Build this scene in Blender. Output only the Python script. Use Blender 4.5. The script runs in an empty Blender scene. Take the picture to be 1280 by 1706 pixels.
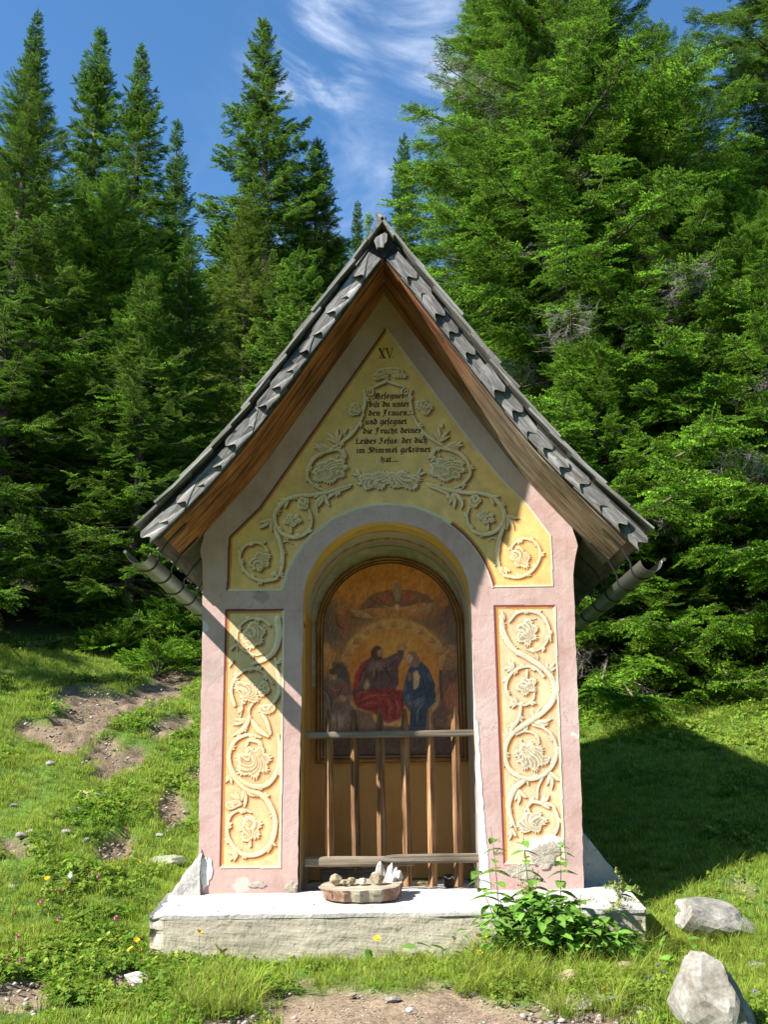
import bpy, bmesh, math, random
import numpy as np
from mathutils import Vector, Matrix, noise as mnoise

random.seed(7)
rng = np.random.RandomState(7)
rad = math.radians
scene = bpy.context.scene
COL = scene.collection

# ------------------------------------------------------------------ camera
CAM_D, CAM_Z, PITCH, ROLL, YAW, FPX = 7.4, 1.2, rad(14.1), rad(0.8), -0.005, 1780.0
_f = np.array([math.sin(YAW)*math.cos(PITCH), math.cos(YAW)*math.cos(PITCH), math.sin(PITCH)])
_r0 = np.array([math.cos(YAW), -math.sin(YAW), 0.0]); _u0 = np.cross(_r0, _f)
CR = _r0*math.cos(ROLL) - _u0*math.sin(ROLL)
CU = _r0*math.sin(ROLL) + _u0*math.cos(ROLL)
CF = _f
CPOS = np.array([0.03, -CAM_D, CAM_Z])
cam_data = bpy.data.cameras.new('camera'); cam = bpy.data.objects.new('camera', cam_data); COL.objects.link(cam)
cam.matrix_world = Matrix(((CR[0], CU[0], -CF[0], CPOS[0]), (CR[1], CU[1], -CF[1], CPOS[1]),
                           (CR[2], CU[2], -CF[2], CPOS[2]), (0, 0, 0, 1)))
cam_data.sensor_fit = 'VERTICAL'; cam_data.sensor_height = 36.0; cam_data.lens = 36.0*FPX/1706.0
cam_data.clip_start = 0.05; cam_data.clip_end = 2000
scene.camera = cam

def wp(px, py, Y):
    """the real place, on the vertical plane y = Y, that was measured at this spot of the photograph"""
    d = CF + CR*(px-640)/FPX - CU*(py-853)/FPX
    p = CPOS + d*((Y-CPOS[1])/d[1])
    return p
def pj(x, y, z):
    dx, dy, dz = x-CPOS[0], y-CPOS[1], z-CPOS[2]
    a = dx*CR[0]+dy*CR[1]+dz*CR[2]; b = dx*CU[0]+dy*CU[1]+dz*CU[2]; c = dx*CF[0]+dy*CF[1]+dz*CF[2]
    c = np.maximum(c, 0.05)
    return 640+FPX*a/c, 853-FPX*b/c

# ------------------------------------------------------------------ light
SUN_DIR = Vector((1.92, 1.0, -1.97)).normalized()
elev = math.asin(-SUN_DIR.z); rotz = math.atan2(-SUN_DIR.x, -SUN_DIR.y)
world = bpy.data.worlds.new('World'); scene.world = world; world.use_nodes = True
wn = world.node_tree; wn.nodes.clear()
def N(nt, t, **kw):
    n = nt.nodes.new(t)
    for k, v in kw.items():
        if k.startswith('i_'):
            key = k[2:]
            n.inputs[int(key) if key.isdigit() else key.replace('_', ' ')].default_value = v
        else: setattr(n, k, v)
    return n
def L(nt, a, b): nt.links.new(a, b)
sky = N(wn, 'ShaderNodeTexSky', sky_type='NISHITA', sun_disc=False, sun_elevation=elev, sun_rotation=rotz)
sky.altitude = 1500; sky.air_density = 1.0; sky.dust_density = 0.3; sky.ozone_density = 3.0
hsv = N(wn, 'ShaderNodeHueSaturation'); hsv.inputs['Saturation'].default_value = 1.16; hsv.inputs['Hue'].default_value = 0.496
L(wn, sky.outputs[0], hsv.inputs['Color'])
tc = N(wn, 'ShaderNodeTexCoord')
mp = N(wn, 'ShaderNodeMapping'); mp.inputs['Scale'].default_value = (1.0, 1.0, 1.6); mp.inputs['Location'].default_value = (0.3, 0.1, 0.25)
L(wn, tc.outputs['Generated'], mp.inputs[0])
cn = N(wn, 'ShaderNodeTexNoise', i_Scale=5.5, i_Detail=10.0, i_Roughness=0.60, i_Distortion=1.1)
L(wn, mp.outputs[0], cn.inputs['Vector'])
# cirrus banks: soft patches at a few places round the sky, broken up by the noise
def skydir(px, py):
    d = CF + CR*(px-640)/FPX - CU*(py-853)/FPX
    return d/np.linalg.norm(d)
banks = [(skydir(520, 95), 0.05, 1.25), (skydir(535, 20), 0.04, 1.0), (skydir(590, -15), 0.04, .8), (skydir(690, 28), 0.045, .85), (skydir(495, 125), 0.025, .7), (skydir(760, 120), 0.045, 1.0), (skydir(745, 190), 0.03, .6), (skydir(640, 290), 0.02, .35),
         (skydir(545, 300), 0.10, 0.28), (np.array([.5, .2, .84]), 0.35, .6), (np.array([-.6, .3, .74]), 0.3, .5),
         (np.array([-.5, -.6, .6]), 0.35, .6), (np.array([.7, -.5, .5]), 0.35, .6), (np.array([.1, .45, .88]), 0.16, .7)]
acc = None
for d, r, w in banks:
    vd = N(wn, 'ShaderNodeVectorMath', operation='DISTANCE'); vd.inputs[1].default_value = tuple(d/np.linalg.norm(d))
    L(wn, tc.outputs['Generated'], vd.inputs[0])
    mr = N(wn, 'ShaderNodeMapRange', interpolation_type='SMOOTHSTEP'); mr.inputs[1].default_value = 0; mr.inputs[2].default_value = r*1.6
    mr.inputs[3].default_value = w; mr.inputs[4].default_value = 0
    L(wn, vd.outputs['Value'], mr.inputs[0])
    if acc is None: acc = mr.outputs[0]
    else:
        m = N(wn, 'ShaderNodeMath', operation='MAXIMUM'); L(wn, acc, m.inputs[0]); L(wn, mr.outputs[0], m.inputs[1]); acc = m.outputs[0]
cr = N(wn, 'ShaderNodeMapRange', interpolation_type='SMOOTHSTEP'); cr.inputs[1].default_value = 0.42; cr.inputs[2].default_value = 0.72
L(wn, cn.outputs[0], cr.inputs[0])
cm = N(wn, 'ShaderNodeMath', operation='MULTIPLY', use_clamp=True); L(wn, acc, cm.inputs[0]); L(wn, cr.outputs[0], cm.inputs[1])
mixc = N(wn, 'ShaderNodeMix', data_type='RGBA'); mixc.inputs[7].default_value = (5.6, 6.0, 6.8, 1)
L(wn, cm.outputs[0], mixc.inputs[0]); L(wn, hsv.outputs[0], mixc.inputs[6])
bg = N(wn, 'ShaderNodeBackground', i_Strength=0.104); L(wn, mixc.outputs[2], bg.inputs[0])
wo = N(wn, 'ShaderNodeOutputWorld'); L(wn, bg.outputs[0], wo.inputs[0])

sd = bpy.data.lights.new('sun', 'SUN'); sd.energy = 5.0; sd.angle = rad(0.53); sd.color = (1.0, 0.955, 0.88)
sun = bpy.data.objects.new('sun', sd); COL.objects.link(sun)
sun.rotation_euler = SUN_DIR.to_track_quat('-Z', 'Y').to_euler(); sun.location = (-8, -6, 12)
vs = scene.view_settings; vs.view_transform = 'Standard'; vs.look = 'None'; vs.exposure = 1.30; vs.gamma = 1; vs.use_curve_mapping = False
scene.render.engine = 'CYCLES'
scene.cycles.max_bounces = 6; scene.cycles.diffuse_bounces = 4; scene.cycles.transparent_max_bounces = 8

# ------------------------------------------------------------------ helpers
def tagp(o, label=None, cat=None, group=None, kind=None):
    if label: o['label'] = label
    if cat: o['category'] = cat
    if group: o['group'] = group
    if kind: o['kind'] = kind
    return o
def empty(name, loc, label, cat, group=None):
    o = bpy.data.objects.new(name, None); o.location = loc; o.empty_display_size = .2; COL.objects.link(o)
    return tagp(o, label, cat, group)
def parent_world(o):
    m = o.matrix_basis.copy() if o.type != 'EMPTY' else Matrix.LocRotScale(o.location, o.rotation_euler, o.scale)
    if o.parent is not None: m = parent_world(o.parent) @ m
    return m
def link(name, me, mat=None, parent=None, mw=None, smooth=False):
    o = bpy.data.objects.new(name, me); COL.objects.link(o)
    if mat is not None and len(me.materials) == 0:
        for m in (mat if isinstance(mat, (list, tuple)) else [mat]): me.materials.append(m)
    if smooth: me.polygons.foreach_set('use_smooth', [True]*len(me.polygons))
    mw = mw or Matrix.Identity(4)
    if parent is not None:
        o.parent = parent; mw = parent_world(parent).inverted() @ mw
    o.matrix_basis = mw
    return o
def mesh_arrays(name, v, f, col=None, midx=None):
    """v (n,3); f list of arrays (m,3)/(m,4)"""
    me = bpy.data.meshes.new(name); v = np.asarray(v, dtype=np.float32)
    fs = f if isinstance(f, list) else [f]; fs = [np.asarray(a, dtype=np.int32) for a in fs if len(a)]
    me.vertices.add(len(v)); me.vertices.foreach_set('co', v.ravel())
    nl = sum(a.size for a in fs); npoly = sum(len(a) for a in fs)
    if npoly:
        me.loops.add(nl); me.polygons.add(npoly)
        me.loops.foreach_set('vertex_index', np.concatenate([a.ravel() for a in fs]))
        tot = np.concatenate([np.full(len(a), a.shape[1], dtype=np.int32) for a in fs])
        st = np.concatenate([[0], np.cumsum(tot)[:-1]]).astype(np.int32)
        me.polygons.foreach_set('loop_start', st); me.polygons.foreach_set('loop_total', tot)
        if midx is not None: me.polygons.foreach_set('material_index', np.asarray(midx, dtype=np.int32))
    me.update(calc_edges=True)
    if col is not None:
        c = np.ones((len(v), 4), dtype=np.float32); c[:, :3] = col
        a = me.attributes.new('col', 'FLOAT_COLOR', 'POINT'); a.data.foreach_set('color', c.ravel())
    return me
def bm_mesh(name, bm, recalc=True):
    if recalc: bmesh.ops.recalc_face_normals(bm, faces=bm.faces)
    me = bpy.data.meshes.new(name); bm.to_mesh(me); bm.free(); return me
def add_box(bm, x0, x1, y0, y1, z0, z1, M=None, jit=0):
    vs_ = []
    for x in (x0, x1):
        for y in (y0, y1):
            for z in (z0, z1):
                p = Vector((x+random.uniform(-jit, jit), y+random.uniform(-jit, jit), z+random.uniform(-jit, jit)))
                if M is not None: p = M @ p
                vs_.append(bm.verts.new(p))
    for q in ((0, 1, 3, 2), (4, 6, 7, 5), (0, 4, 5, 1), (2, 3, 7, 6), (0, 2, 6, 4), (1, 5, 7, 3)):
        bm.faces.new([vs_[i] for i in q])
def prism(bm, poly, y0, y1, axis='y'):
    """poly [(x,z)] extruded between y0 (front) and y1 (may be functions of x,z)"""
    f0 = y0 if callable(y0) else (lambda a, b: y0); f1 = y1 if callable(y1) else (lambda a, b: y1)
    a = [bm.verts.new((p[0], f0(*p), p[1])) for p in poly]; b = [bm.verts.new((p[0], f1(*p), p[1])) for p in poly]
    n = len(poly)
    bm.faces.new(a); bm.faces.new(b[::-1])
    for i in range(n): bm.faces.new((a[i], b[i], b[(i+1) % n], a[(i+1) % n]))
def tube(bm, pts, radii, sides=6, cap=True, squash=None):
    pts = [Vector(p) for p in pts]; rings = []
    n = len(pts)
    up = Vector((0, 0, 1))
    for i, p in enumerate(pts):
        t = (pts[min(i+1, n-1)]-pts[max(i-1, 0)]).normalized()
        a = t.cross(up)
        if a.length < .05: a = t.cross(Vector((1, 0, 0)))
        a.normalize(); b = a.cross(t)
        r = radii[i] if hasattr(radii, '__len__') else radii
        rings.append([bm.verts.new(p+a*math.cos(k*2*math.pi/sides)*r+b*math.sin(k*2*math.pi/sides)*r) for k in range(sides)])
    for i in range(n-1):
        for k in range(sides):
            bm.faces.new((rings[i][k], rings[i][(k+1) % sides], rings[i+1][(k+1) % sides], rings[i+1][k]))
    if cap:
        bm.faces.new(rings[0][::-1]); bm.faces.new(rings[-1])
def tube_arr(pts, radii, sides=5):
    pts = np.asarray(pts, float); n = len(pts); V = []; Fq = []
    for i in range(n):
        t = pts[min(i+1, n-1)]-pts[max(i-1, 0)]; t = t/(np.linalg.norm(t)+1e-9)
        a = np.cross(t, [0, 0, 1.]);
        if np.linalg.norm(a) < .05: a = np.cross(t, [1., 0, 0])
        a /= np.linalg.norm(a); b = np.cross(a, t)
        for k in range(sides):
            V.append(pts[i]+radii[i]*(a*math.cos(k*2*math.pi/sides)+b*math.sin(k*2*math.pi/sides)))
    for i in range(n-1):
        for k in range(sides): Fq.append((i*sides+k, i*sides+(k+1) % sides, (i+1)*sides+(k+1) % sides, (i+1)*sides+k))
    return np.array(V), np.array(Fq)

# value-noise fbm in numpy
_tab = np.random.RandomState(3).rand(256, 256)
def vnoise(x, y):
    xi = np.floor(x).astype(int); yi = np.floor(y).astype(int); fx = x-xi; fy = y-yi
    fx = fx*fx*(3-2*fx); fy = fy*fy*(3-2*fy)
    a = _tab[xi % 256, yi % 256]; b = _tab[(xi+1) % 256, yi % 256]; c = _tab[xi % 256, (yi+1) % 256]; d = _tab[(xi+1) % 256, (yi+1) % 256]
    return (a*(1-fx)+b*fx)*(1-fy)+(c*(1-fx)+d*fx)*fy
def fbm(x, y, o=4):
    s = 0; a = .5; n = 0
    for i in range(o):
        s = s+a*vnoise(x*2**i+i*17.3, y*2**i+i*9.1); n += a; a *= .5
    return s/n
def sstep(a, b, x):
    t = np.clip((x-a)/(b-a), 0, 1); return t*t*(3-2*t)

# ------------------------------------------------------------------ materials
def mat_new(name):
    m = bpy.data.materials.new(name); m.use_nodes = True; nt = m.node_tree; nt.nodes.clear()
    out = N(nt, 'ShaderNodeOutputMaterial'); b = N(nt, 'ShaderNodeBsdfPrincipled'); L(nt, b.outputs[0], out.inputs[0])
    b.inputs['Roughness'].default_value = .8
    b.inputs['Specular IOR Level'].default_value = .3
    return m, nt, b
def ramp(nt, stops, fac=None):
    r = N(nt, 'ShaderNodeValToRGB'); e = r.color_ramp.elements
    while len(e) < len(stops): e.new(.5)
    for i, (p, c) in enumerate(stops): e[i].position = p; e[i].color = tuple(c)+(1,) if len(c) == 3 else c
    if fac is not None: L(nt, fac, r.inputs[0])
    return r
def mixrgb(nt, a, b, fac, mode='MIX'):
    m = N(nt, 'ShaderNodeMix', data_type='RGBA', blend_type=mode)
    for s, i in ((a, 6), (b, 7), (fac, 0)):
        if isinstance(s, (int, float)): m.inputs[i].default_value = s
        elif isinstance(s, tuple): m.inputs[i].default_value = s if len(s) == 4 else s+(1,)
        else: L(nt, s, m.inputs[i])
    return m.outputs[2]
def bump(nt, b, h, strength=.3, dist=.01):
    n = N(nt, 'ShaderNodeBump', i_Strength=strength, i_Distance=dist); L(nt, h, n.inputs['Height']); L(nt, n.outputs[0], b.inputs['Normal']); return n
def spot(nt, vec, c, r, soft=.5):
    d = N(nt, 'ShaderNodeVectorMath', operation='DISTANCE'); d.inputs[1].default_value = c; L(nt, vec, d.inputs[0])
    m = N(nt, 'ShaderNodeMapRange', interpolation_type='SMOOTHSTEP'); m.inputs[1].default_value = r*(1-soft); m.inputs[2].default_value = r
    m.inputs[3].default_value = 1; m.inputs[4].default_value = 0; L(nt, d.outputs['Value'], m.inputs[0]); return m.outputs[0]

def mat_wood(name, stops, scale=(1.2, 22, 22), bumps=.5, rough=.8, lichen=None, weather_sun=None):
    """grain runs along the object's local X"""
    m, nt, b = mat_new(name)
    t = N(nt, 'ShaderNodeTexCoord'); oi = N(nt, 'ShaderNodeObjectInfo')
    ad = N(nt, 'ShaderNodeVectorMath', operation='MULTIPLY_ADD'); ad.inputs[1].default_value = (1, 1, 1)
    cb = N(nt, 'ShaderNodeCombineXYZ'); 
    mu = N(nt, 'ShaderNodeMath', operation='MULTIPLY', i_1=37.0); L(nt, oi.outputs['Random'], mu.inputs[0])
    for i in range(3): L(nt, mu.outputs[0], cb.inputs[i])
    L(nt, t.outputs['Object'], ad.inputs[0]); L(nt, cb.outputs[0], ad.inputs[2])
    mp = N(nt, 'ShaderNodeMapping'); mp.inputs['Scale'].default_value = scale; L(nt, ad.outputs[0], mp.inputs[0])
    n1 = N(nt, 'ShaderNodeTexNoise', i_Scale=1.6, i_Detail=8.0, i_Roughness=.65, i_Distortion=.4); L(nt, mp.outputs[0], n1.inputs[0])
    n2 = N(nt, 'ShaderNodeTexNoise', i_Scale=5.0, i_Detail=5.0, i_Roughness=.7); L(nt, mp.outputs[0], n2.inputs[0])
    n3 = N(nt, 'ShaderNodeTexNoise', i_Scale=2.2, i_Detail=3.0); L(nt, ad.outputs[0], n3.inputs[0])
    r = ramp(nt, stops, n1.outputs[0])
    c = r.outputs[0]
    if weather_sun:      # greyer tone down the board: weathering, and on the right also painted sunlight
        r2 = ramp(nt, weather_sun[0], n1.outputs[0]); sx_ = N(nt, 'ShaderNodeSeparateXYZ'); L(nt, t.outputs['Object'], sx_.inputs[0])
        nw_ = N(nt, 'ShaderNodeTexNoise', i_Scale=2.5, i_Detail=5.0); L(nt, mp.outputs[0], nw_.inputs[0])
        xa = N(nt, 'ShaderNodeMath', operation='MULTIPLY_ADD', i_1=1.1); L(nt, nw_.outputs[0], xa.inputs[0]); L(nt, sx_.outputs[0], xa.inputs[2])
        wr = N(nt, 'ShaderNodeMapRange', interpolation_type='SMOOTHSTEP'); wr.inputs[1].default_value = weather_sun[1]+.55; wr.inputs[2].default_value = weather_sun[2]+.55; L(nt, xa.outputs[0], wr.inputs[0])
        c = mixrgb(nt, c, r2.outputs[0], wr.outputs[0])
    v = N(nt, 'ShaderNodeMapRange'); v.inputs[1].default_value = .3; v.inputs[2].default_value = .7; v.inputs[3].default_value = .6; v.inputs[4].default_value = 1.25
    L(nt, n3.outputs[0], v.inputs[0])
    rv = N(nt, 'ShaderNodeMapRange'); rv.inputs[3].default_value = .75; rv.inputs[4].default_value = 1.2; L(nt, oi.outputs['Random'], rv.inputs[0])
    mm = N(nt, 'ShaderNodeMath', operation='MULTIPLY'); L(nt, v.outputs[0], mm.inputs[0]); L(nt, rv.outputs[0], mm.inputs[1])
    dk = N(nt, 'ShaderNodeMapRange'); dk.inputs[1].default_value = .28; dk.inputs[2].default_value = .42; dk.inputs[3].default_value = .35; dk.inputs[4].default_value = 1; L(nt, n2.outputs[0], dk.inputs[0])
    m2 = N(nt, 'ShaderNodeMath', operation='MULTIPLY'); L(nt, mm.outputs[0], m2.inputs[0]); L(nt, dk.outputs[0], m2.inputs[1])
    sc = N(nt, 'ShaderNodeVectorMath', operation='SCALE'); L(nt, c, sc.inputs[0]); L(nt, m2.outputs[0], sc.inputs['Scale'])
    colr = sc.outputs[0]
    if lichen:
        n4 = N(nt, 'ShaderNodeTexNoise', i_Scale=28.0, i_Detail=6.0, i_Roughness=.7); L(nt, ad.outputs[0], n4.inputs[0])
        lr = N(nt, 'ShaderNodeMapRange'); lr.inputs[1].default_value = lichen; lr.inputs[2].default_value = lichen+.06; L(nt, n4.outputs[0], lr.inputs[0])
        colr = mixrgb(nt, colr, (.30, .31, .19), lr.outputs[0])
    L(nt, colr, b.inputs['Base Color']); b.inputs['Roughness'].default_value = rough
    bump(nt, b, n1.outputs[0], bumps, .006)
    return m
GREY = [(.25, (.05, .045, .04)), (.45, (.14, .13, .12)), (.6, (.27, .26, .24)), (.8, (.40, .385, .36))]
M_shingle = mat_wood('weathered_shingle_wood', GREY, (1.0, 30, 30), .6)
M_shtop = mat_wood('roof_shingle_wood', [(.25, (.07, .065, .06)), (.45, (.18, .17, .15)), (.62, (.33, .32, .29)), (.8, (.46, .44, .40))], (1.0, 26, 26), .7, lichen=.6)
M_shadewood = mat_wood('shade_dark_wood', [(.2, (.02, .018, .016)), (.6, (.06, .052, .045)), (.9, (.1, .09, .08))], (6, 6, 6), .4)  # near-black colour paints in the shade of shingle ends and rake gap
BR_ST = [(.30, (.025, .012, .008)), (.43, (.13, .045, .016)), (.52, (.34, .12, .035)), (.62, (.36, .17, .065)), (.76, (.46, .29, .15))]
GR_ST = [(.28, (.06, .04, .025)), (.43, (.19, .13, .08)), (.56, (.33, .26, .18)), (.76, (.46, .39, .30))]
M_brown = mat_wood('brown_larch_board', BR_ST, (1.3, 16, 16), .8, weather_sun=(GR_ST, .9, 2.2))
M_brown_r = mat_wood('sunlit_greying_larch_board', BR_ST, (1.3, 16, 16), .8, weather_sun=(GR_ST, -.75, .25))  # brown above, grey below: weathering, plus painted shade and sunlight
M_sheath = mat_wood('old_sheathing_boards', [(.2, (.035, .03, .022)), (.5, (.12, .105, .075)), (.8, (.22, .2, .15))], (1.5, 18, 18), .6)
M_picket = mat_wood('picket_wood', [(.28, (.03, .018, .012)), (.44, (.16, .078, .036)), (.56, (.34, .18, .08)), (.74, (.46, .36, .26))], (1.6, 34, 34), .8)
M_rail = mat_wood('grey_rail_wood', [(.25, (.08, .06, .04)), (.5, (.22, .18, .13)), (.75, (.42, .37, .3))], (1.2, 30, 30), .8)

def attr_col(nt): return N(nt, 'ShaderNodeAttribute', attribute_name='col').outputs['Color']
def mat_paint(name, grit=.12, rough=.75):
    m, nt, b = mat_new(name); t = N(nt, 'ShaderNodeTexCoord')
    n1 = N(nt, 'ShaderNodeTexNoise', i_Scale=60.0, i_Detail=5.0); L(nt, t.outputs['Object'], n1.inputs[0])
    n2 = N(nt, 'ShaderNodeTexNoise', i_Scale=5.0, i_Detail=6.0, i_Roughness=.6); L(nt, t.outputs['Object'], n2.inputs[0])
    r = N(nt, 'ShaderNodeMapRange'); r.inputs[1].default_value = .3; r.inputs[2].default_value = .7; r.inputs[3].default_value = .86; r.inputs[4].default_value = 1.08; L(nt, n2.outputs[0], r.inputs[0])
    s = N(nt, 'ShaderNodeVectorMath', operation='SCALE'); L(nt, attr_col(nt), s.inputs[0]); L(nt, r.outputs[0], s.inputs['Scale'])
    L(nt, s.outputs[0], b.inputs['Base Color']); b.inputs['Roughness'].default_value = rough
    ad = N(nt, 'ShaderNodeMath', operation='ADD'); L(nt, n1.outputs[0], ad.inputs[0]); L(nt, n2.outputs[0], ad.inputs[1])
    bump(nt, b, ad.outputs[0], grit, .02)
    return m
M_fresco = mat_paint('fresco_paint', .10)
M_picture = mat_paint('picture_paint', .05, .6)

def mat_plaster(name, base, dark, pale, spots_white=(), spots_grey=(), bstr=.5, blot=.5, pits=0.0):
    m, nt, b = mat_new(name); t = N(nt, 'ShaderNodeTexCoord'); P = t.outputs['Object']
    n1 = N(nt, 'ShaderNodeTexNoise', i_Scale=1.6, i_Detail=8.0, i_Roughness=.62); L(nt, P, n1.inputs[0])
    n2 = N(nt, 'ShaderNodeTexNoise', i_Scale=45.0, i_Detail=6.0, i_Roughness=.65); L(nt, P, n2.inputs[0])
    n3 = N(nt, 'ShaderNodeTexNoise', i_Scale=9.0, i_Detail=5.0, i_Roughness=.6, i_Distortion=.6); L(nt, P, n3.inputs[0])
    mpz = N(nt, 'ShaderNodeMapping'); mpz.inputs['Scale'].default_value = (26, 26, 1.5); L(nt, P, mpz.inputs[0])
    n4 = N(nt, 'ShaderNodeTexNoise', i_Scale=1.0, i_Detail=5.0); L(nt, mpz.outputs[0], n4.inputs[0])
    r = ramp(nt, [(.3, dark), (.5, base), (.72, pale)], n1.outputs[0])
    c = r.outputs[0]
    r3 = N(nt, 'ShaderNodeMapRange'); r3.inputs[1].default_value = .35; r3.inputs[2].default_value = .7; r3.inputs[3].default_value = 0; r3.inputs[4].default_value = blot; L(nt, n3.outputs[0], r3.inputs[0])
    c = mixrgb(nt, c, pale, r3.outputs[0])
    r4 = N(nt, 'ShaderNodeMapRange'); r4.inputs[1].default_value = .35; r4.inputs[2].default_value = .65; r4.inputs[3].default_value = .965; r4.inputs[4].default_value = 1.025; L(nt, n4.outputs[0], r4.inputs[0])
    s = N(nt, 'ShaderNodeVectorMath', operation='SCALE'); L(nt, c, s.inputs[0]); L(nt, r4.outputs[0], s.inputs['Scale']); c = s.outputs[0]
    nv = N(nt, 'ShaderNodeTexNoise', i_Scale=18.0, i_Detail=4.0); L(nt, P, nv.inputs[0])
    off = N(nt, 'ShaderNodeVectorMath', operation='MULTIPLY_ADD'); off.inputs[1].default_value = (.12, .12, .12); L(nt, nv.outputs[1], off.inputs[0]); L(nt, P, off.inputs[2])
    for lst, cc in ((spots_white, (.72, .68, .66)), (spots_grey, (.26, .22, .2))):
        for (x, z, rr, k) in lst:
            msk = spot(nt, off.outputs[0], (x+.06, .06, z+.06), rr, .35)
            mk = N(nt, 'ShaderNodeMath', operation='MULTIPLY', i_1=k); L(nt, msk, mk.inputs[0]); c = mixrgb(nt, c, cc, mk.outputs[0])
    if name == 'pink_limewash':
        nk = N(nt, 'ShaderNodeTexNoise', i_Scale=3.2, i_Detail=7.0, i_Roughness=.6); L(nt, P, nk.inputs[0])
        s1 = N(nt, 'ShaderNodeMath', operation='SUBTRACT', i_1=.5); L(nt, nk.outputs[0], s1.inputs[0]); s2 = N(nt, 'ShaderNodeMath', operation='ABSOLUTE'); L(nt, s1.outputs[0], s2.inputs[0])
        kr = N(nt, 'ShaderNodeMapRange'); kr.inputs[1].default_value = .0015; kr.inputs[2].default_value = .006; kr.inputs[3].default_value = .55; kr.inputs[4].default_value = 0; L(nt, s2.outputs[0], kr.inputs[0])
        km = N(nt, 'ShaderNodeMapRange'); km.inputs[1].default_value = .5; km.inputs[2].default_value = .6; L(nt, n1.outputs[0], km.inputs[0]); kk = N(nt, 'ShaderNodeMath', operation='MULTIPLY'); L(nt, kr.outputs[0], kk.inputs[0]); L(nt, km.outputs[0], kk.inputs[1])
        c = mixrgb(nt, c, (.24, .13, .11), kk.outputs[0])
        gx_ = N(nt, 'ShaderNodeSeparateXYZ'); L(nt, P, gx_.inputs[0]); gr = N(nt, 'ShaderNodeMapRange'); gr.inputs[1].default_value = .45; gr.inputs[2].default_value = 1.0; gr.inputs[3].default_value = .75; gr.inputs[4].default_value = 0; L(nt, gx_.outputs[2], gr.inputs[0])
        gm = N(nt, 'ShaderNodeMath', operation='MULTIPLY'); L(nt, gr.outputs[0], gm.inputs[0]); L(nt, n3.outputs[0], gm.inputs[1]); c = mixrgb(nt, c, (.40, .26, .20), gm.outputs[0])
    if pits:
        np_ = N(nt, 'ShaderNodeTexNoise', i_Scale=30.0, i_Detail=3.0, i_Roughness=.5); L(nt, P, np_.inputs[0])
        pr = N(nt, 'ShaderNodeMapRange'); pr.inputs[1].default_value = .30; pr.inputs[2].default_value = .38; pr.inputs[3].default_value = pits; pr.inputs[4].default_value = 0; L(nt, np_.outputs[0], pr.inputs[0])
        c = mixrgb(nt, c, tuple(x*.45 for x in dark), pr.outputs[0])
        ns_ = N(nt, 'ShaderNodeTexNoise', i_Scale=1.1, i_Detail=7.0, i_Roughness=.65, i_Distortion=1.0); L(nt, P, ns_.inputs[0])
        sr = N(nt, 'ShaderNodeMapRange'); sr.inputs[1].default_value = .5; sr.inputs[2].default_value = .72; sr.inputs[4].default_value = .55; L(nt, ns_.outputs[0], sr.inputs[0])
        c = mixrgb(nt, c, tuple(x*.7 for x in dark), sr.outputs[0])
    L(nt, c, b.inputs['Base Color']); b.inputs['Roughness'].default_value = .9
    ad = N(nt, 'ShaderNodeMath', operation='MULTIPLY_ADD', i_1=3.0); L(nt, n3.outputs[0], ad.inputs[0]); L(nt, n2.outputs[0], ad.inputs[2])
    bump(nt, b, ad.outputs[0], bstr, .012)
    return m
M_pink = mat_plaster('pink_limewash', (.56, .37, .335), (.43, .25, .21), (.63, .49, .46),
                     spots_white=[(-1.275, 2.26, .045, .9), (-1.28, 2.21, .035, .8), (1.27, 1.49, .03, .9), (-.98, .55, .07, .6)],
                     spots_grey=[(-.88, 2.47, .07, .55), (-1.2, 1.95, .1, .25), (1.2, .7, .1, .25), (-.75, .53, .08, .3)], bstr=.16)
M_white = mat_plaster('rough_white_concrete', (.46, .44, .41), (.27, .25, .22), (.58, .56, .53), bstr=.4, pits=.5)
M_concrete = mat_plaster('plinth_concrete', (.42, .375, .29), (.28, .255, .20), (.52, .47, .37), bstr=.35, blot=.35, pits=.8)
M_ochre = mat_plaster('ochre_limewash', (.56, .29, .08), (.45, .22, .06), (.58, .34, .13), bstr=.2, blot=.3)
M_gold = mat_plaster('yellow_band_paint', (.62, .42, .12), (.55, .35, .09), (.68, .48, .17), bstr=.2)
def simple(name, c, rough=.8, metal=0, noise=0.15, ns=12, bstr=.3):
    m, nt, b = mat_new(name); t = N(nt, 'ShaderNodeTexCoord')
    n1 = N(nt, 'ShaderNodeTexNoise', i_Scale=float(ns), i_Detail=6.0, i_Roughness=.6); L(nt, t.outputs['Object'], n1.inputs[0])
    r = ramp(nt, [(.3, tuple(x*(1-noise*2) for x in c)), (.7, tuple(min(1, x*(1+noise*2)) for x in c))], n1.outputs[0])
    L(nt, r.outputs[0], b.inputs['Base Color']); b.inputs['Roughness'].default_value = rough; b.inputs['Metallic'].default_value = metal
    if bstr: bump(nt, b, n1.outputs[0], bstr, .01)
    return m
M_zinc = simple('weathered_zinc', (.20, .205, .18), .42, .75, .1, 4, .02)
M_iron = simple('dark_iron_strap', (.05, .05, .045), .5, .6, .1)
M_ink = simple('inscription_paint', (.10, .028, .015), .8, 0, .1)
M_frame = simple('gilded_brown_frame', (.30, .15, .045), .45, .15, .2, 8)
M_framed = simple('frame_dark_rim', (.09, .035, .02), .5, 0, .2, 8)
M_bareplaster = mat_plaster('bare_mortar', (.44, .38, .31), (.3, .26, .21), (.55, .5, .42), bstr=.6)
M_chalk = mat_plaster('chalk_white_plaster', (.74, .72, .69), (.66, .63, .6), (.8, .79, .77), bstr=.3)

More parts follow.
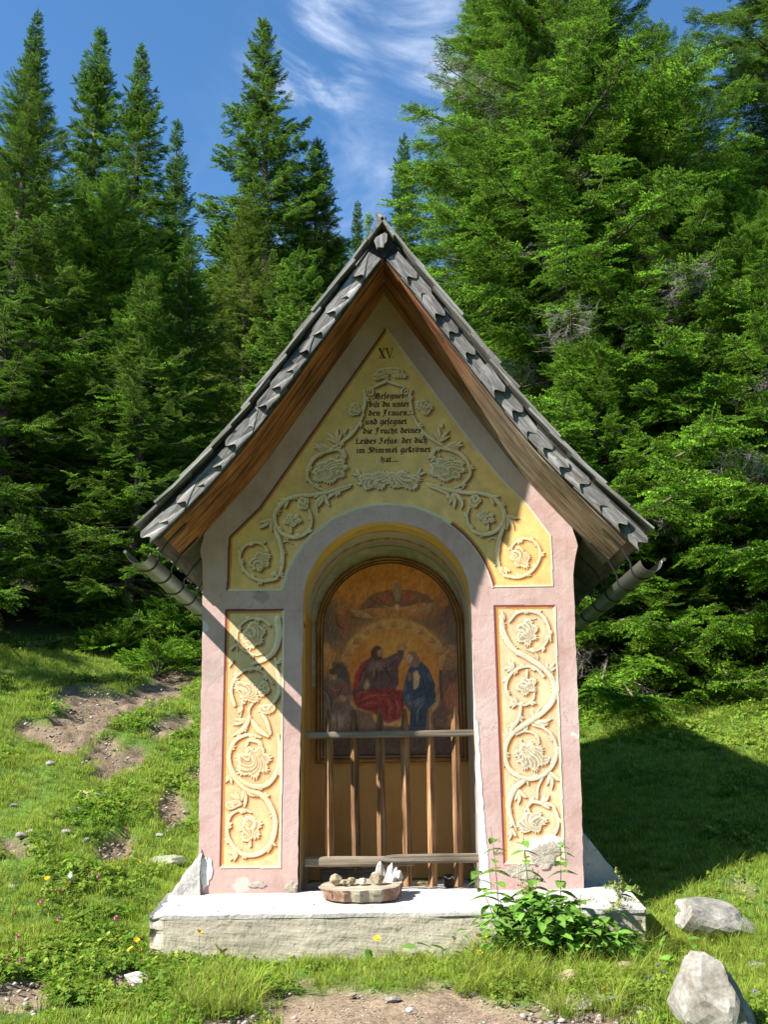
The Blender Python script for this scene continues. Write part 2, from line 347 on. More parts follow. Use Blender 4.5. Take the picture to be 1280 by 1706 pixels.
def mat_leaf(name, tint=(1, 1, 1), var=.35, transl=.25, patch=None, rough=.55):
    """colour comes from the leaf's own attribute, varied per plant"""
    m = bpy.data.materials.new(name); m.use_nodes = True; nt = m.node_tree; nt.nodes.clear()
    out = N(nt, 'ShaderNodeOutputMaterial'); b = N(nt, 'ShaderNodeBsdfPrincipled'); b.inputs['Roughness'].default_value = rough; b.inputs['Specular IOR Level'].default_value = .12
    oi = N(nt, 'ShaderNodeObjectInfo')
    c = mixrgb(nt, attr_col(nt), tuple(tint), 1.0, 'MULTIPLY')
    r = N(nt, 'ShaderNodeMapRange'); r.inputs[3].default_value = 1-var; r.inputs[4].default_value = 1+var; L(nt, oi.outputs['Random'], r.inputs[0])
    s = N(nt, 'ShaderNodeVectorMath', operation='SCALE'); L(nt, c, s.inputs[0]); L(nt, r.outputs[0], s.inputs['Scale']); c = s.outputs[0]
    if patch:
        g = N(nt, 'ShaderNodeNewGeometry'); n1 = N(nt, 'ShaderNodeTexNoise', i_Scale=patch[0], i_Detail=4.0, i_Roughness=.6); L(nt, g.outputs['Position'], n1.inputs[0])
        mr = N(nt, 'ShaderNodeMapRange'); mr.inputs[1].default_value = .42; mr.inputs[2].default_value = .66; mr.inputs[4].default_value = patch[2]; L(nt, n1.outputs[0], mr.inputs[0])
        c = mixrgb(nt, c, patch[1], mr.outputs[0])
    L(nt, c, b.inputs['Base Color'])
    tr = N(nt, 'ShaderNodeBsdfTranslucent'); L(nt, c, tr.inputs[0]); mx = N(nt, 'ShaderNodeMixShader'); mx.inputs[0].default_value = transl
    L(nt, b.outputs[0], mx.inputs[1]); L(nt, tr.outputs[0], mx.inputs[2]); L(nt, mx.outputs[0], out.inputs[0])
    return m
M_needle = mat_leaf('spruce_needles', (1, 1, 1), .4, .42, (0.35, (.10, .24, .02), .35), .5)
M_bark = simple('spruce_bark', (.13, .10, .075), .9, 0, .3, 14, .8)
M_deadwood = simple('bleached_dead_twig', (.28, .25, .21), .9, 0, .2, 8, .3)
M_grass = mat_leaf('meadow_grass', (1, 1, 1), .4, .45, (0.9, (.36, .43, .07), .45))
M_leafy = mat_leaf('nettle_leaf', (1, 1, 1), .3, .3)

# ------------------------------------------------------------------ scatter (real geometry, repeated by geometry nodes)
def make_group():
    g = bpy.data.node_groups.new('repeat_pieces', 'GeometryNodeTree')
    g.interface.new_socket('Geometry', in_out='INPUT', socket_type='NodeSocketGeometry')
    g.interface.new_socket('Geometry', in_out='OUTPUT', socket_type='NodeSocketGeometry')
    gi = g.nodes.new('NodeGroupInput'); go = g.nodes.new('NodeGroupOutput')
    ak = g.nodes.new('GeometryNodeInputNamedAttribute'); ak.data_type = 'INT'; ak.inputs['Name'].default_value = 'k'
    ar = g.nodes.new('GeometryNodeInputNamedAttribute'); ar.data_type = 'FLOAT_VECTOR'; ar.inputs['Name'].default_value = 'rot'
    as_ = g.nodes.new('GeometryNodeInputNamedAttribute'); as_.data_type = 'FLOAT_VECTOR'; as_.inputs['Name'].default_value = 'scl'
    jn = g.nodes.new('GeometryNodeJoinGeometry')
    def sep(v):
        c = g.nodes.new('FunctionNodeCompare'); c.data_type = 'INT'; c.operation = 'EQUAL'
        g.links.new([o for o in ak.outputs if o.enabled][0], c.inputs[2]); c.inputs[3].default_value = v
        s = g.nodes.new('GeometryNodeSeparateGeometry'); s.domain = 'POINT'
        g.links.new(gi.outputs[0], s.inputs[0]); g.links.new(c.outputs[0], s.inputs['Selection']); return s.outputs[0]
    g.links.new(sep(0), jn.inputs[0])
    for v in (1, 2, 3, 4):
        ip = g.nodes.new('GeometryNodeInstanceOnPoints')
        g.links.new(sep(10+v), ip.inputs['Points']); g.links.new(sep(v), ip.inputs['Instance'])
        g.links.new([o for o in ar.outputs if o.enabled][0], ip.inputs['Rotation'])
        g.links.new([o for o in as_.outputs if o.enabled][0], ip.inputs['Scale'])
        g.links.new(ip.outputs[0], jn.inputs[0])
    g.links.new(jn.outputs[0], go.inputs[0])
    return g
REP = make_group()
def scatter(name, protos, P, R_, S, V, mats, base=None, parent=None, mw=None):
    """protos: list of (verts, faces(tri or quad), col, matindex); P points, R_ euler, S scale, V variant 0.."""
    vs_, fs, cs, ks, mi = [], [], [], [], []
    off = 0
    items = [(b_, 0) for b_ in (base or [])] + [(p, i+1) for i, p in enumerate(protos)]
    for (v, f, c, m), k in items:
        v = np.asarray(v); f = np.asarray(f)
        if len(v) == 0: continue
        vs_.append(v); fs.append(f+off); cs.append(np.broadcast_to(np.asarray(c, float), (len(v), 3))); ks.append(np.full(len(v), k)); mi.append(np.full(len(f), m)); off += len(v)
    P = np.asarray(P, float); vs_.append(P); cs.append(np.zeros((len(P), 3))); ks.append(10+1+np.asarray(V))
    v = np.concatenate(vs_)
    me = mesh_arrays(name, v, fs, np.concatenate(cs), np.concatenate(mi))
    n = len(v); npnt = len(P)
    a = me.attributes.new('k', 'INT', 'POINT'); a.data.foreach_set('value', np.concatenate(ks).astype(np.int32))
    r = np.zeros((n, 3), np.float32); r[n-npnt:] = R_
    s = np.ones((n, 3), np.float32); s[n-npnt:] = np.asarray(S).reshape(npnt, -1)
    a = me.attributes.new('rot', 'FLOAT_VECTOR', 'POINT'); a.data.foreach_set('vector', r.ravel())
    a = me.attributes.new('scl', 'FLOAT_VECTOR', 'POINT'); a.data.foreach_set('vector', s.ravel())
    o = link(name, me, mats, parent, mw)
    md = o.modifiers.new('repeat', 'NODES'); md.node_group = REP
    return o
def euler_from_x(d, roll=0.0):
    """rotation that takes +X to direction d, with +Z kept as high as possible, then a roll about d"""
    d = Vector(d).normalized(); y = Vector((0, 0, 1)).cross(d)
    if y.length < .02: y = Vector((0, 1, 0))
    y.normalize(); z = d.cross(y)
    m = Matrix((d, y, z)).transposed() @ Matrix.Rotation(roll, 3, 'X')
    return m.to_euler()

# ------------------------------------------------------------------ terrain
def terrain(x, y, fine=True):
    x = np.asarray(x, float); y = np.asarray(y, float)
    z = .15 + np.where(y > -.5, (.27-.035*sstep(-.5, 1.5, x))*(y+.5), .07*(y+.5))
    z = z + np.where(y > 9, .07*(y-9), 0)
    side = np.maximum(np.abs(x)-1.5, 0)
    z = z + .14*np.minimum(side, 6)*sstep(-2.8, -.2, y)*np.where(x < 0, 1.0, 1.0)
    z = z + .04*np.maximum(side-6, 0)*sstep(-1, 4, y)
    far = 1-np.exp(-((x/2.2)**2+((y-1)/2.6)**2))
    z = z + .30*(fbm(x*.35+5, y*.35+2, 3)-.5)*sstep(.3, .9, far)*1.1
    if fine:
        z = z + (.085+.10*sstep(-1.5, -3, x))*(fbm(x*1.7+3, y*1.7+8, 3)-.5)
        z = z + .03*(fbm(x*7+3, y*7+8, 3)-.5)
    return z
def ground_pt(px, py):
    d = CF + CR*(px-640)/FPX - CU*(py-853)/FPX
    t = np.arange(3.5, 60, .02); p = CPOS[None]+d[None]*t[:, None]
    below = p[:, 2] < terrain(p[:, 0], p[:, 1])
    i = int(np.argmax(below)) if below.any() else len(t)-1
    q = p[i].copy(); q[2] = terrain(q[0], q[1]); return q
def ell(u, v, cx, cy, rx, ry, ang=0.0):
    c, s = math.cos(ang), math.sin(ang); a = (u-cx)*c+(v-cy)*s; b = -(u-cx)*s+(v-cy)*c
    return (a/rx)**2+(b/ry)**2
DIRT = [(225, 1165, 110, 24, -.42), (150, 1165, 70, 24, -.1), (120, 1215, 40, 34, -.7), (170, 1250, 34, 18, -.4), (290, 1110, 40, 12, -.5), (200, 1270, 60, 20, -.5), (280, 1210, 45, 14, -.2), (190, 1415, 40, 20, -.6), (285, 1345, 22, 28, 0),
        (60, 1215, 40, 15, 0), (30, 1660, 60, 30, 0), (400, 1690, 70, 30, -.2), (20, 1410, 30, 14, 0), (960, 1690, 120, 40, -.2), (1240, 1480, 30, 16, .3), (205, 1640, 40, 16, 0), (330, 1290, 20, 12, 0)]
def dirt_mask(x, y, z):
    u, v = pj(x, y, z)
    w = (fbm(x*2.3+1, y*2.3+4, 5)-.5)*1.3
    m = np.zeros_like(u)
    for cx, cy, rx, ry, a in DIRT:
        m = np.maximum(m, sstep(1.25, .55, ell(u, v, cx, cy, rx*1.05, ry*1.15, a)+w*1.6))
    # the trodden path in front
    top = 1640 + np.abs((u-640)/300.)**2*14 + w*60
    lft = 430+(1706-v)*.55+w*120; rgt = 905-(1706-v)*1.5+w*120
    pth = sstep(-10, 16, v-top)*sstep(-20, 25, u-lft)*sstep(-20, 30, rgt-u)
    pth = np.where(v > 1720, 1.0*sstep(-60, 60, u-330)*sstep(-60, 60, 1100-u), pth)
    inner = (y < 0.2)
    return np.where(inner, np.maximum(m, pth), m)
def shade_floor(x, y): return sstep(6.5, 9.5, y + .9*(fbm(x*.6, y*.6, 3)-.5)*2 - np.where(x < -1, 0.25*(x+1), 0)*0)
def build_ground():
    xs = np.concatenate([-np.geomspace(60, 5.2, 40), np.arange(-5, 5.01, .055), np.geomspace(5.2, 60, 40)])
    ys = np.concatenate([np.arange(-14, -3.2, .25), np.arange(-3.2, 6, .055), np.geomspace(6.1, 95, 110)])
    X, Y = np.meshgrid(xs, ys); Z = terrain(X, Y)
    D_ = dirt_mask(X, Y, Z)
    Z = Z - D_*(.035 + .09*(fbm(X*8, Y*8, 4)-.45))*np.where(Y < -.5, .5, 2.0)
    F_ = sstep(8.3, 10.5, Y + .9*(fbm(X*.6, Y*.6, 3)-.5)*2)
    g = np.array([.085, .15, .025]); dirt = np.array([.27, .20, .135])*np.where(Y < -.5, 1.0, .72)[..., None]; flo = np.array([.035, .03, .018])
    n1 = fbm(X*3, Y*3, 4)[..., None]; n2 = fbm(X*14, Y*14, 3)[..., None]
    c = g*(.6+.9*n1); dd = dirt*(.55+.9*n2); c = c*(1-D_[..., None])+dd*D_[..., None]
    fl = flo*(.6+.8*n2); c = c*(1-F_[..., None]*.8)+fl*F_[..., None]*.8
    nx, ny = len(xs), len(ys); idx = np.arange(nx*ny).reshape(ny, nx)
    q = np.stack([idx[:-1, :-1], idx[:-1, 1:], idx[1:, 1:], idx[1:, :-1]], -1).reshape(-1, 4)
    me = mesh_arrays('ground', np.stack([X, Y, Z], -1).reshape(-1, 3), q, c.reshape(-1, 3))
    m, nt, b = mat_new('meadow_soil'); P = N(nt, 'ShaderNodeTexCoord').outputs['Object']
    n1 = N(nt, 'ShaderNodeTexNoise', i_Scale=35.0, i_Detail=8.0, i_Roughness=.7); L(nt, P, n1.inputs[0])
    r = N(nt, 'ShaderNodeMapRange'); r.inputs[1].default_value = .3; r.inputs[2].default_value = .7; r.inputs[3].default_value = .55; r.inputs[4].default_value = 1.5; L(nt, n1.outputs[0], r.inputs[0])
    s = N(nt, 'ShaderNodeVectorMath', operation='SCALE'); L(nt, attr_col(nt), s.inputs[0]); L(nt, r.outputs[0], s.inputs['Scale'])
    L(nt, s.outputs[0], b.inputs['Base Color']); b.inputs['Roughness'].default_value = 1; b.inputs['Specular IOR Level'].default_value = .1
    bump(nt, b, n1.outputs[0], .7, .03)
    o = link('ground', me, m, smooth=True); tagp(o, kind='structure', label='grassy mountain slope with bare earth patches and a trodden path')
    return o
build_ground()
# ------------------------------------------------------------------ the chapel
XC = 0.02
DEPTH = 3.4
chapel = empty('wayside_chapel', (XC, 1.7, .15), 'small pink wayside shrine chapel with painted scrollwork, arched niche and steep shingle roof', 'chapel')
PROF = [(0, 4.745), (.35, 4.225), (.67, 3.745), (.87, 3.455), (1.03, 3.245), (1.2, 3.045), (1.36, 2.865), (1.56, 2.65)]
PX = np.array([p[0] for p in PROF]); PZ = np.array([p[1] for p in PROF])
_ds = np.concatenate([[0], np.cumsum(np.hypot(np.diff(PX), np.diff(PZ)))]); SL = _ds[-1]
def prof(s, n=0.0, sg=1):
    """point on the roof's underside line at arc length s from the apex, n outward"""
    x = np.interp(s, _ds, PX); z = np.interp(s, _ds, PZ)
    if s > SL:
        k = s-SL; tx, tz = PX[-1]-PX[-2], PZ[-1]-PZ[-2]; l = math.hypot(tx, tz); x += tx/l*k; z += tz/l*k
    a = np.interp(s-.12, _ds, PX), np.interp(s-.12, _ds, PZ); b = np.interp(min(s+.12, SL), _ds, PX), np.interp(min(s+.12, SL), _ds, PZ)
    if s < .12: a = (0, PZ[0]); b = (PX[1], PZ[1])
    t = np.array([b[0]-a[0], b[1]-a[1]]); t /= np.linalg.norm(t)
    return np.array([XC+sg*(x-t[1]*n), z+t[0]*n]), np.array([sg*t[0], t[1]])
SLS = {-1: SL-.115, 1: SL}
def front(x): return -(0.57+.085*abs(x-XC)/1.5)

# --- front wall with arched hole
def arc(cx, cz, r, a0, a1, n): return [(cx+r*math.cos(rad(a0+(a1-a0)*i/n)), cz+r*math.sin(rad(a0+(a1-a0)*i/n))) for i in range(n+1)]
NX, NHW, NSP = 0.005, .592, 2.405
def jitter(poly, step=.05, amp=.003):
    out = []
    for i, p in enumerate(poly):
        if i == len(poly)-1: out.append(p); break
        q = poly[(i+1) % len(poly)]; l = math.hypot(q[0]-p[0], q[1]-p[1]); k = max(1, int(l/step))
        for j in range(k):
            t = j/k; out.append((p[0]+(q[0]-p[0])*t+random.uniform(-amp, amp), p[1]+(q[1]-p[1])*t+random.uniform(-amp, amp)))
    return out
def top_line(sg):  # wall outline up the rake, tucked 1 cm above the soffit
    return [tuple(prof(s, .012, sg)[0]) for s in (SL*.853, SL*.75, SL*.62, SL*.5, SL*.35, SL*.15, 0.0)]
wallpoly = [(-1.262, .40), (-.60, .40)]
hole = [(-.612, .40), (-.606, 1.0), (NX-NHW-.004, 1.8)] + arc(NX, NSP, NHW-.004, 180, 0, 40) + [(NX+NHW+.004, 1.8), (.592, 1.0), (.588, .40)]
outer = [(-1.262, .40), (-1.275, 1.2), (-1.285, 2.3), (-1.29, 2.6), (-1.30, 2.72)] + [(-1.315, 2.79)] + top_line(-1)[0:] 
outer += top_line(1)[::-1][1:] + [(1.362, 2.79), (1.335, 2.70), (1.318, 2.58), (1.312, 2.3), (1.292, 1.2), (1.268, .40)]
full = jitter(outer, .05, .0035)[::1]
# close along the foot through the niche mouth
poly = full + jitter(hole[::-1], .04, .0028)
def fill_poly(name, pts, yf, yb):
    bm = bmesh.new(); vv = [bm.verts.new((p[0], yf, p[1])) for p in pts]
    ed = [bm.edges.new((vv[i], vv[(i+1) % len(vv)])) for i in range(len(vv))]
    bmesh.ops.triangle_fill(bm, use_beauty=True, use_dissolve=False, edges=ed)
    ext = bmesh.ops.extrude_edge_only(bm, edges=ed)
    for e in ext['geom']:
        if isinstance(e, bmesh.types.BMVert): e.co.y = yb
    return bm
# order: outer runs foot-left -> apex -> foot-right ; then niche mouth right -> crown -> left
link('front_wall', bm_mesh('front_wall', fill_poly('front_wall', poly, 0.0, .06)), M_pink, chapel)
for sg in (-1, 1):
    bm = bmesh.new()
    xs_ = [(1.25, .2), (1.262, 1.2), (1.27, 2.3), (1.28, 2.6), (1.30, 2.9)]
    for (a, z0), (b, z1) in zip(xs_[:-1], xs_[1:]):
        v = [bm.verts.new((XC+sg*x, y, z)) for x, y, z in ((a, .058, z0), (a, DEPTH, z0), (b, DEPTH, z1), (b, .058, z1))]; bm.faces.new(v)
        v2 = [bm.verts.new((XC+sg*(x-.3), y, z)) for x, y, z in ((a, .058, z0), (a, DEPTH, z0), (b, DEPTH, z1), (b, .058, z1))]; bm.faces.new(v2)
    bmesh.ops.remove_doubles(bm, verts=bm.verts, dist=.0005)
    link('side_wall', bm_mesh('side_wall', bm, False), M_white, chapel)
bm = bmesh.new(); prism(bm, [(-1.24, .2), (-1.26, 2.3), (-1.28, 2.9)]+[tuple(prof(s, -.02, -1)[0]) for s in (SL*.7, SL*.4, 0)]+[tuple(prof(s, -.02, 1)[0]) for s in (SL*.4, SL*.7)]+[(1.32, 2.9), (1.3, 2.3), (1.28, .2)], DEPTH-.2, DEPTH)
link('rear_wall', bm_mesh('rear_wall', bm), M_white, chapel)

# --- niche: jambs and vault, painted strip by strip
ND = .84
def niche_section(nj=30, na=56):
    pts = [(NX-NHW-.012+.012*min(1, i/nj), .46+(NSP-.46)*i/nj) for i in range(nj)]
    pts += arc(NX, NSP, NHW, 180, 0, na)
    pts += [(NX+NHW, NSP-(NSP-.46)*i/nj) for i in range(1, nj+1)]
    return pts
sec = niche_section(120, 230); ndp = 150
secL = np.concatenate([[0], np.cumsum([math.hypot(sec[i+1][0]-sec[i][0], sec[i+1][1]-sec[i][1]) for i in range(len(sec)-1)])])
SV = np.array(sec); yy = np.linspace(0.004, ND, ndp)
V_ = np.stack([np.repeat(SV[:, 0][:, None], ndp, 1), np.repeat(yy[None], len(SV), 0), np.repeat(SV[:, 1][:, None], ndp, 1)], -1)
ii = np.arange(len(SV)*ndp).reshape(len(SV), ndp)
q = np.stack([ii[:-1, :-1], ii[:-1, 1:], ii[1:, 1:], ii[1:, :-1]], -1).reshape(-1, 4)
S_, Y_ = np.meshgrid(secL, yy, indexing='ij'); ZZ = V_[..., 2]; XX = V_[..., 0]
yel = np.array([.72, .46, .11]); cre = np.array([.56, .50, .40]); pnk = np.array([.52, .33, .33]); ocr = np.array([.6, .33, .09]); brn = np.array([.10, .035, .02])
C = np.broadcast_to(yel, V_.shape).copy()
vault = (ZZ > NSP-.0)
C[(Y_ > .33) & vault] = cre
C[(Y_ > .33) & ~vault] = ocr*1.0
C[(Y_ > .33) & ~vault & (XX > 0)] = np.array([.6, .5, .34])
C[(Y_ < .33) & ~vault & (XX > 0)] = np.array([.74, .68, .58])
C[(np.abs(Y_-.335) < .006)] = np.array([.40, .2, .06])
C[Y_ < .035] = pnk
C[(Y_ > .035) & (Y_ < .043)] = brn
lj = (XX < 0) & ~vault
C[lj & (ZZ < NSP-.12) & ((np.abs(Y_-.10) < .008) | ((np.abs(Y_-.30) < .008)))] = np.array([.25, .09, .03])
C[lj & (np.abs(ZZ-(NSP-.12)) < .01) & (Y_ > .1) & (Y_ < .3)] = np.array([.25, .09, .03])
C[(np.abs(ZZ-(NSP-.02)) < .02) & (Y_ < .16) & (XX < 0)] = pnk*1.05
# leaf garland painted along the vault
th = np.arctan2(ZZ-NSP, XX-NX); u = th*NHW
mid = .585; wav = .018*np.sin(u*38)+.012*np.sin(u*17+1); dd = np.abs(Y_-mid-wav*.6)
leafw = .016+.03*np.abs(np.sin(u*26))*(.5+.5*np.sin(u*61))
gar = vault & (dd < leafw) & (np.abs(th-math.pi/2) < 1.35) & (np.abs(th-math.pi/2) > .07)
C[gar] = np.array([.42, .26, .08]); C[gar & (Y_-mid > wav*.6+leafw*.4)] = np.array([.27, .14, .04])
bow = vault & (np.abs(th-math.pi/2) <= .16) & (np.abs(Y_-mid) < .03*(1-np.abs(th-math.pi/2)/.2)+.012*np.sin(u*90)); C[bow] = np.array([.40, .24, .07])
lo = sstep(.95, .5, ZZ+.25*(fbm(Y_*14, ZZ*9, 3)-.5))[..., None]*.6; C = C*(1-lo)+np.array([.36, .33, .26])*lo
bare = ((fbm(Y_*20+3, ZZ*14, 3) + sstep(.9, .45, ZZ)*.35 + sstep(.05, 0, Y_)*.15) > .82)[..., None]*1.0; C = C*(1-bare)+np.array([.34, .30, .25])*bare
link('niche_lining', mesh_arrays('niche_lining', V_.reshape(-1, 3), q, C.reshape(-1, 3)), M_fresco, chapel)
bm = bmesh.new(); prism(bm, [(NX-NHW-.03, .42), (NX-NHW-.03, NSP)]+arc(NX, NSP, NHW+.02, 180, 0, 24)+[(NX+NHW+.03, .42)], ND+.001, ND+.05)
link('niche_rear_wall', bm_mesh('niche_rear_wall', bm), M_ochre, chapel)
# pale lunette round the picture
CZP, RP, XP, ZB = 2.335, .572, .022, 1.33
lun = [(XP-.59+.02, CZP)]+arc(NX, NSP, NHW-.004, 180, 0, 40)+[(NX+NHW-.01, CZP)]
def ring_mesh(name, outer_, inner_, y0, y1):
    bm = bmesh.new(); A = [bm.verts.new((p[0], y0, p[1])) for p in outer_]; B = [bm.verts.new((p[0], y0, p[1])) for p in inner_]
    A2 = [bm.verts.new((p[0], y1, p[1])) for p in outer_]; B2 = [bm.verts.new((p[0], y1, p[1])) for p in inner_]
    n = len(A)
    for i in range(n-1):
        bm.faces.new((A[i], A[i+1], B[i+1], B[i])); bm.faces.new((A[i], A2[i], A2[i+1], A[i+1])); bm.faces.new((B[i], B[i+1], B2[i+1], B2[i]))
    return bm_mesh(name, bm)
link('pale_lunette', ring_mesh('pale_lunette', [(NX-NHW+.004, 1.9)]+arc(NX, NSP, NHW-.004, 180, 0, 40)+[(NX+NHW-.004, 1.9)],
     [(XP-RP, 1.9)]+arc(XP, CZP, RP-.004, 180, 0, 40)+[(XP+RP, 1.9)], ND-.004, ND), simple('lunette_limewash', (.52, .47, .37), .9), chapel)

# --- painter's canvas: relief-like scrollwork laid down as flat paint
def inpoly(X, Z, poly):
    ins = np.zeros(X.shape, bool); n = len(poly)
    for i in range(n):
        x0, z0 = poly[i]; x1, z1 = poly[(i+1) % n]
        if z0 == z1: continue
        c = ((z0 > Z) != (z1 > Z)) & (X < (x1-x0)*(Z-z0)/(z1-z0)+x0); ins ^= c
    return ins
def crom(pts, step=.004):
    P = np.array(pts, float); P = np.vstack([2*P[0]-P[1], P, 2*P[-1]-P[-2]]); out = []
    for i in range(1, len(P)-2):
        n = max(2, int(np.linalg.norm(P[i+1]-P[i])/step)); t = np.linspace(0, 1, n, endpoint=False)[:, None]
        a, b, c, d = P[i-1], P[i], P[i+1], P[i+2]
        out.append(.5*((2*b)+(-a+c)*t+(2*a-5*b+4*c-d)*t**2+(-a+3*b-3*c+d)*t**3))
    out.append(P[-2][None]); return np.vstack(out)
def blur(A, k):
    for _ in range(2):
        for ax in (0, 1):
            c = np.cumsum(np.pad(A, [(k+1, k) if a == ax else (0, 0) for a in (0, 1)], mode='edge'), axis=ax)
            A = (np.take(c, range(2*k+1, c.shape[ax]), ax)-np.take(c, range(0, c.shape[ax]-2*k-1), ax))/(2*k+1)
    return A
class Canvas:
    def __init__(s, x0, x1, z0, z1, res=.004):
        s.res = res; s.x = np.arange(x0, x1, res); s.z = np.arange(z0, z1, res); s.X, s.Z = np.meshgrid(s.x, s.z); s.H = np.zeros(s.X.shape)
    def win(s, cx, cz, r):
        i0 = max(0, int((cx-r-s.x[0])/s.res)); i1 = min(len(s.x), int((cx+r-s.x[0])/s.res)+2)
        j0 = max(0, int((cz-r-s.z[0])/s.res)); j1 = min(len(s.z), int((cz+r-s.z[0])/s.res)+2)
        return (slice(j0, j1), slice(i0, i1)) if i1 > i0 and j1 > j0 else None
    def stem(s, pts, w0, w1=None, wm=None):
        w0 = w0*.78; w1 = None if w1 is None else w1*.78; wm = None if wm is None else wm*.78
        P = crom(pts); n = len(P); w1 = w0 if w1 is None else w1; wm = wm or (w0+w1)/2
        for k, p in enumerate(P):
            t = k/(n-1); w = (w0*(1-t)**2+2*(2*wm-(w0+w1)/2)*t*(1-t)+w1*t*t); w = max(w, .003)
            W = s.win(p[0], p[1], w)
            if W is None: continue
            h = w*w-(s.X[W]-p[0])**2-(s.Z[W]-p[1])**2
            s.H[W] = np.maximum(s.H[W], np.sqrt(np.maximum(h, 0))*.9)
        Ls = np.linalg.norm(np.diff(P, axis=0), axis=1).sum()
        if Ls > .16 and w0 > .006:
            m_ = int(Ls/.085); r_ = random.Random(int(P[0][0]*1e4))
            for j in range(1, m_+1):
                t = (j+r_.uniform(-.25, .25))/(m_+1); k = int(t*(n-1)); k = min(max(k, 2), n-3); d = P[k+2]-P[k-2]; an = math.atan2(d[1], d[0]); sg_ = 1 if j % 2 else -1
                q = (P[k][0], P[k][1]); w_ = r_.uniform(.010, .017); ln_ = r_.uniform(.03, .055)
                for e_ in (0, 1): s_pts = [q]; aa = an+sg_*(.35+.45*e_); [s_pts.append((s_pts[-1][0]+ln_*(1-.35*e_)/3*math.cos(aa+sg_*.35*i_), s_pts[-1][1]+ln_*(1-.35*e_)/3*math.sin(aa+sg_*.35*i_))) for i_ in range(3)]; s._raw(s_pts, w_*.6, .003, w_*.8)
    def _raw(s, pts, w0, w1, wm):
        P = crom(pts); n = len(P)
        for k, p in enumerate(P):
            t = k/(n-1); w = max(w0*(1-t)**2+2*(2*wm-(w0+w1)/2)*t*(1-t)+w1*t*t, .003); W = s.win(p[0], p[1], w)
            if W is None: continue
            h = w*w-(s.X[W]-p[0])**2-(s.Z[W]-p[1])**2; s.H[W] = np.maximum(s.H[W], np.sqrt(np.maximum(h, 0))*.9)
    def leaf(s, cx, cz, rx, ry, ang=0, lobes=7, h=.03, crin=.16, root=(0., -1.), seed=0):
        """lobed acanthus leaf: veins fan out from its root, the rim is crinkled"""
        rx *= 1.15; ry *= 1.15; R = max(rx, ry)*1.35; W = s.win(cx, cz, R)
        if W is None: return
        c, n_ = math.cos(ang), math.sin(ang); X = s.X[W]-cx; Z = s.Z[W]-cz
        a = (X*c+Z*n_)/rx; b = (-X*n_+Z*c)/ry
        th = np.arctan2(b, a); r = np.hypot(a, b)
        sw = th+.9*r*(1 if math.sin(seed*5.1) > 0 else -1)
        k1 = lobes*.5+.5
        rim = 1-crin*1.3*(1-np.abs(np.sin(th*k1/2+seed+.5*np.sin(th+seed))))**.8-.10*np.abs(np.sin(th*lobes*1.3+seed*2))-.09*np.sin(th*2+seed*3)-.05*np.sin(th*lobes*3.1)
        f = np.clip(1-(r/rim)**2, 0, 1)
        ax_ = (a-root[0])*math.cos(seed)+(b-root[1])*math.sin(seed)
        vt = np.arctan2(b-root[1]*.7, a-root[0]*.7)+.55*np.sin(r*2.4+seed)
        curl = np.exp(-((np.hypot(a-.35*math.cos(seed*2), b-.35*math.sin(seed*2))-.38)/.12)**2)
        H = h*.8*np.sqrt(f)*(.72+.14*np.cos(vt*lobes*1.7+seed)+.10*np.sin(vt*lobes*4.3)+.30*curl) + .010*(f > 0)*sstep(.72, .95, r/rim)
        s.H[W] = np.where(f > 0, np.maximum(s.H[W]*.3, H+.004), s.H[W])
    def frond(s, p, ang, ln, w, curl=.6, n=4):
        """pointed acanthus spray of n fingers"""
        for i in range(n):
            a = ang+(i-(n-1)/2)*.38; l = ln*(1-.22*abs(i-(n-1)/2)); sgn = 1 if i >= n/2 else -1
            pts = [p]
            for k in range(1, 4):
                aa = a+sgn*curl*k/3; pts.append((pts[-1][0]+l/3*math.cos(aa), pts[-1][1]+l/3*math.sin(aa)))
            s.stem(pts, w*.5, .003, w*.75)
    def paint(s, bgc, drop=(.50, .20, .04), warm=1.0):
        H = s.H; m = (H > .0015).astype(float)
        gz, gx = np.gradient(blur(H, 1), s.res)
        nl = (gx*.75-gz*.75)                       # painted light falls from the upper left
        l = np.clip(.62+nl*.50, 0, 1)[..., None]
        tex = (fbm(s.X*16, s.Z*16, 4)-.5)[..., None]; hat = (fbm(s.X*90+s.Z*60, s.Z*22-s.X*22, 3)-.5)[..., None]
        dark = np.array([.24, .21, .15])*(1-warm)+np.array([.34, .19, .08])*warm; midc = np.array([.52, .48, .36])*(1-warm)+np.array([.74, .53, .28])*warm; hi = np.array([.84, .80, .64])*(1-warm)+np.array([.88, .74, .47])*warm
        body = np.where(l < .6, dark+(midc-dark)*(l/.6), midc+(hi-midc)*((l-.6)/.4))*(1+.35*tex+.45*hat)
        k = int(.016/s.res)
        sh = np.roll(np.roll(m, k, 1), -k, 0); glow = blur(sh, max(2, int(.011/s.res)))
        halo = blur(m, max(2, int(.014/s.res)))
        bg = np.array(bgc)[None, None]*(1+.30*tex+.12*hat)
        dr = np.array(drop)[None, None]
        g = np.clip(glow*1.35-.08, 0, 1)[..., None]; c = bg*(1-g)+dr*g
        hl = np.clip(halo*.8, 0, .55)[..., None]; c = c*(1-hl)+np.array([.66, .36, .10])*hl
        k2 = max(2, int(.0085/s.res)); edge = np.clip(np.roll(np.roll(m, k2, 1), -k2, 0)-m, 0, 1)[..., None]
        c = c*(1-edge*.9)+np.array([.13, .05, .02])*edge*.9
        body = np.clip(body, .02, .92); mm = m[..., None]; c = c*(1-mm)+body*mm
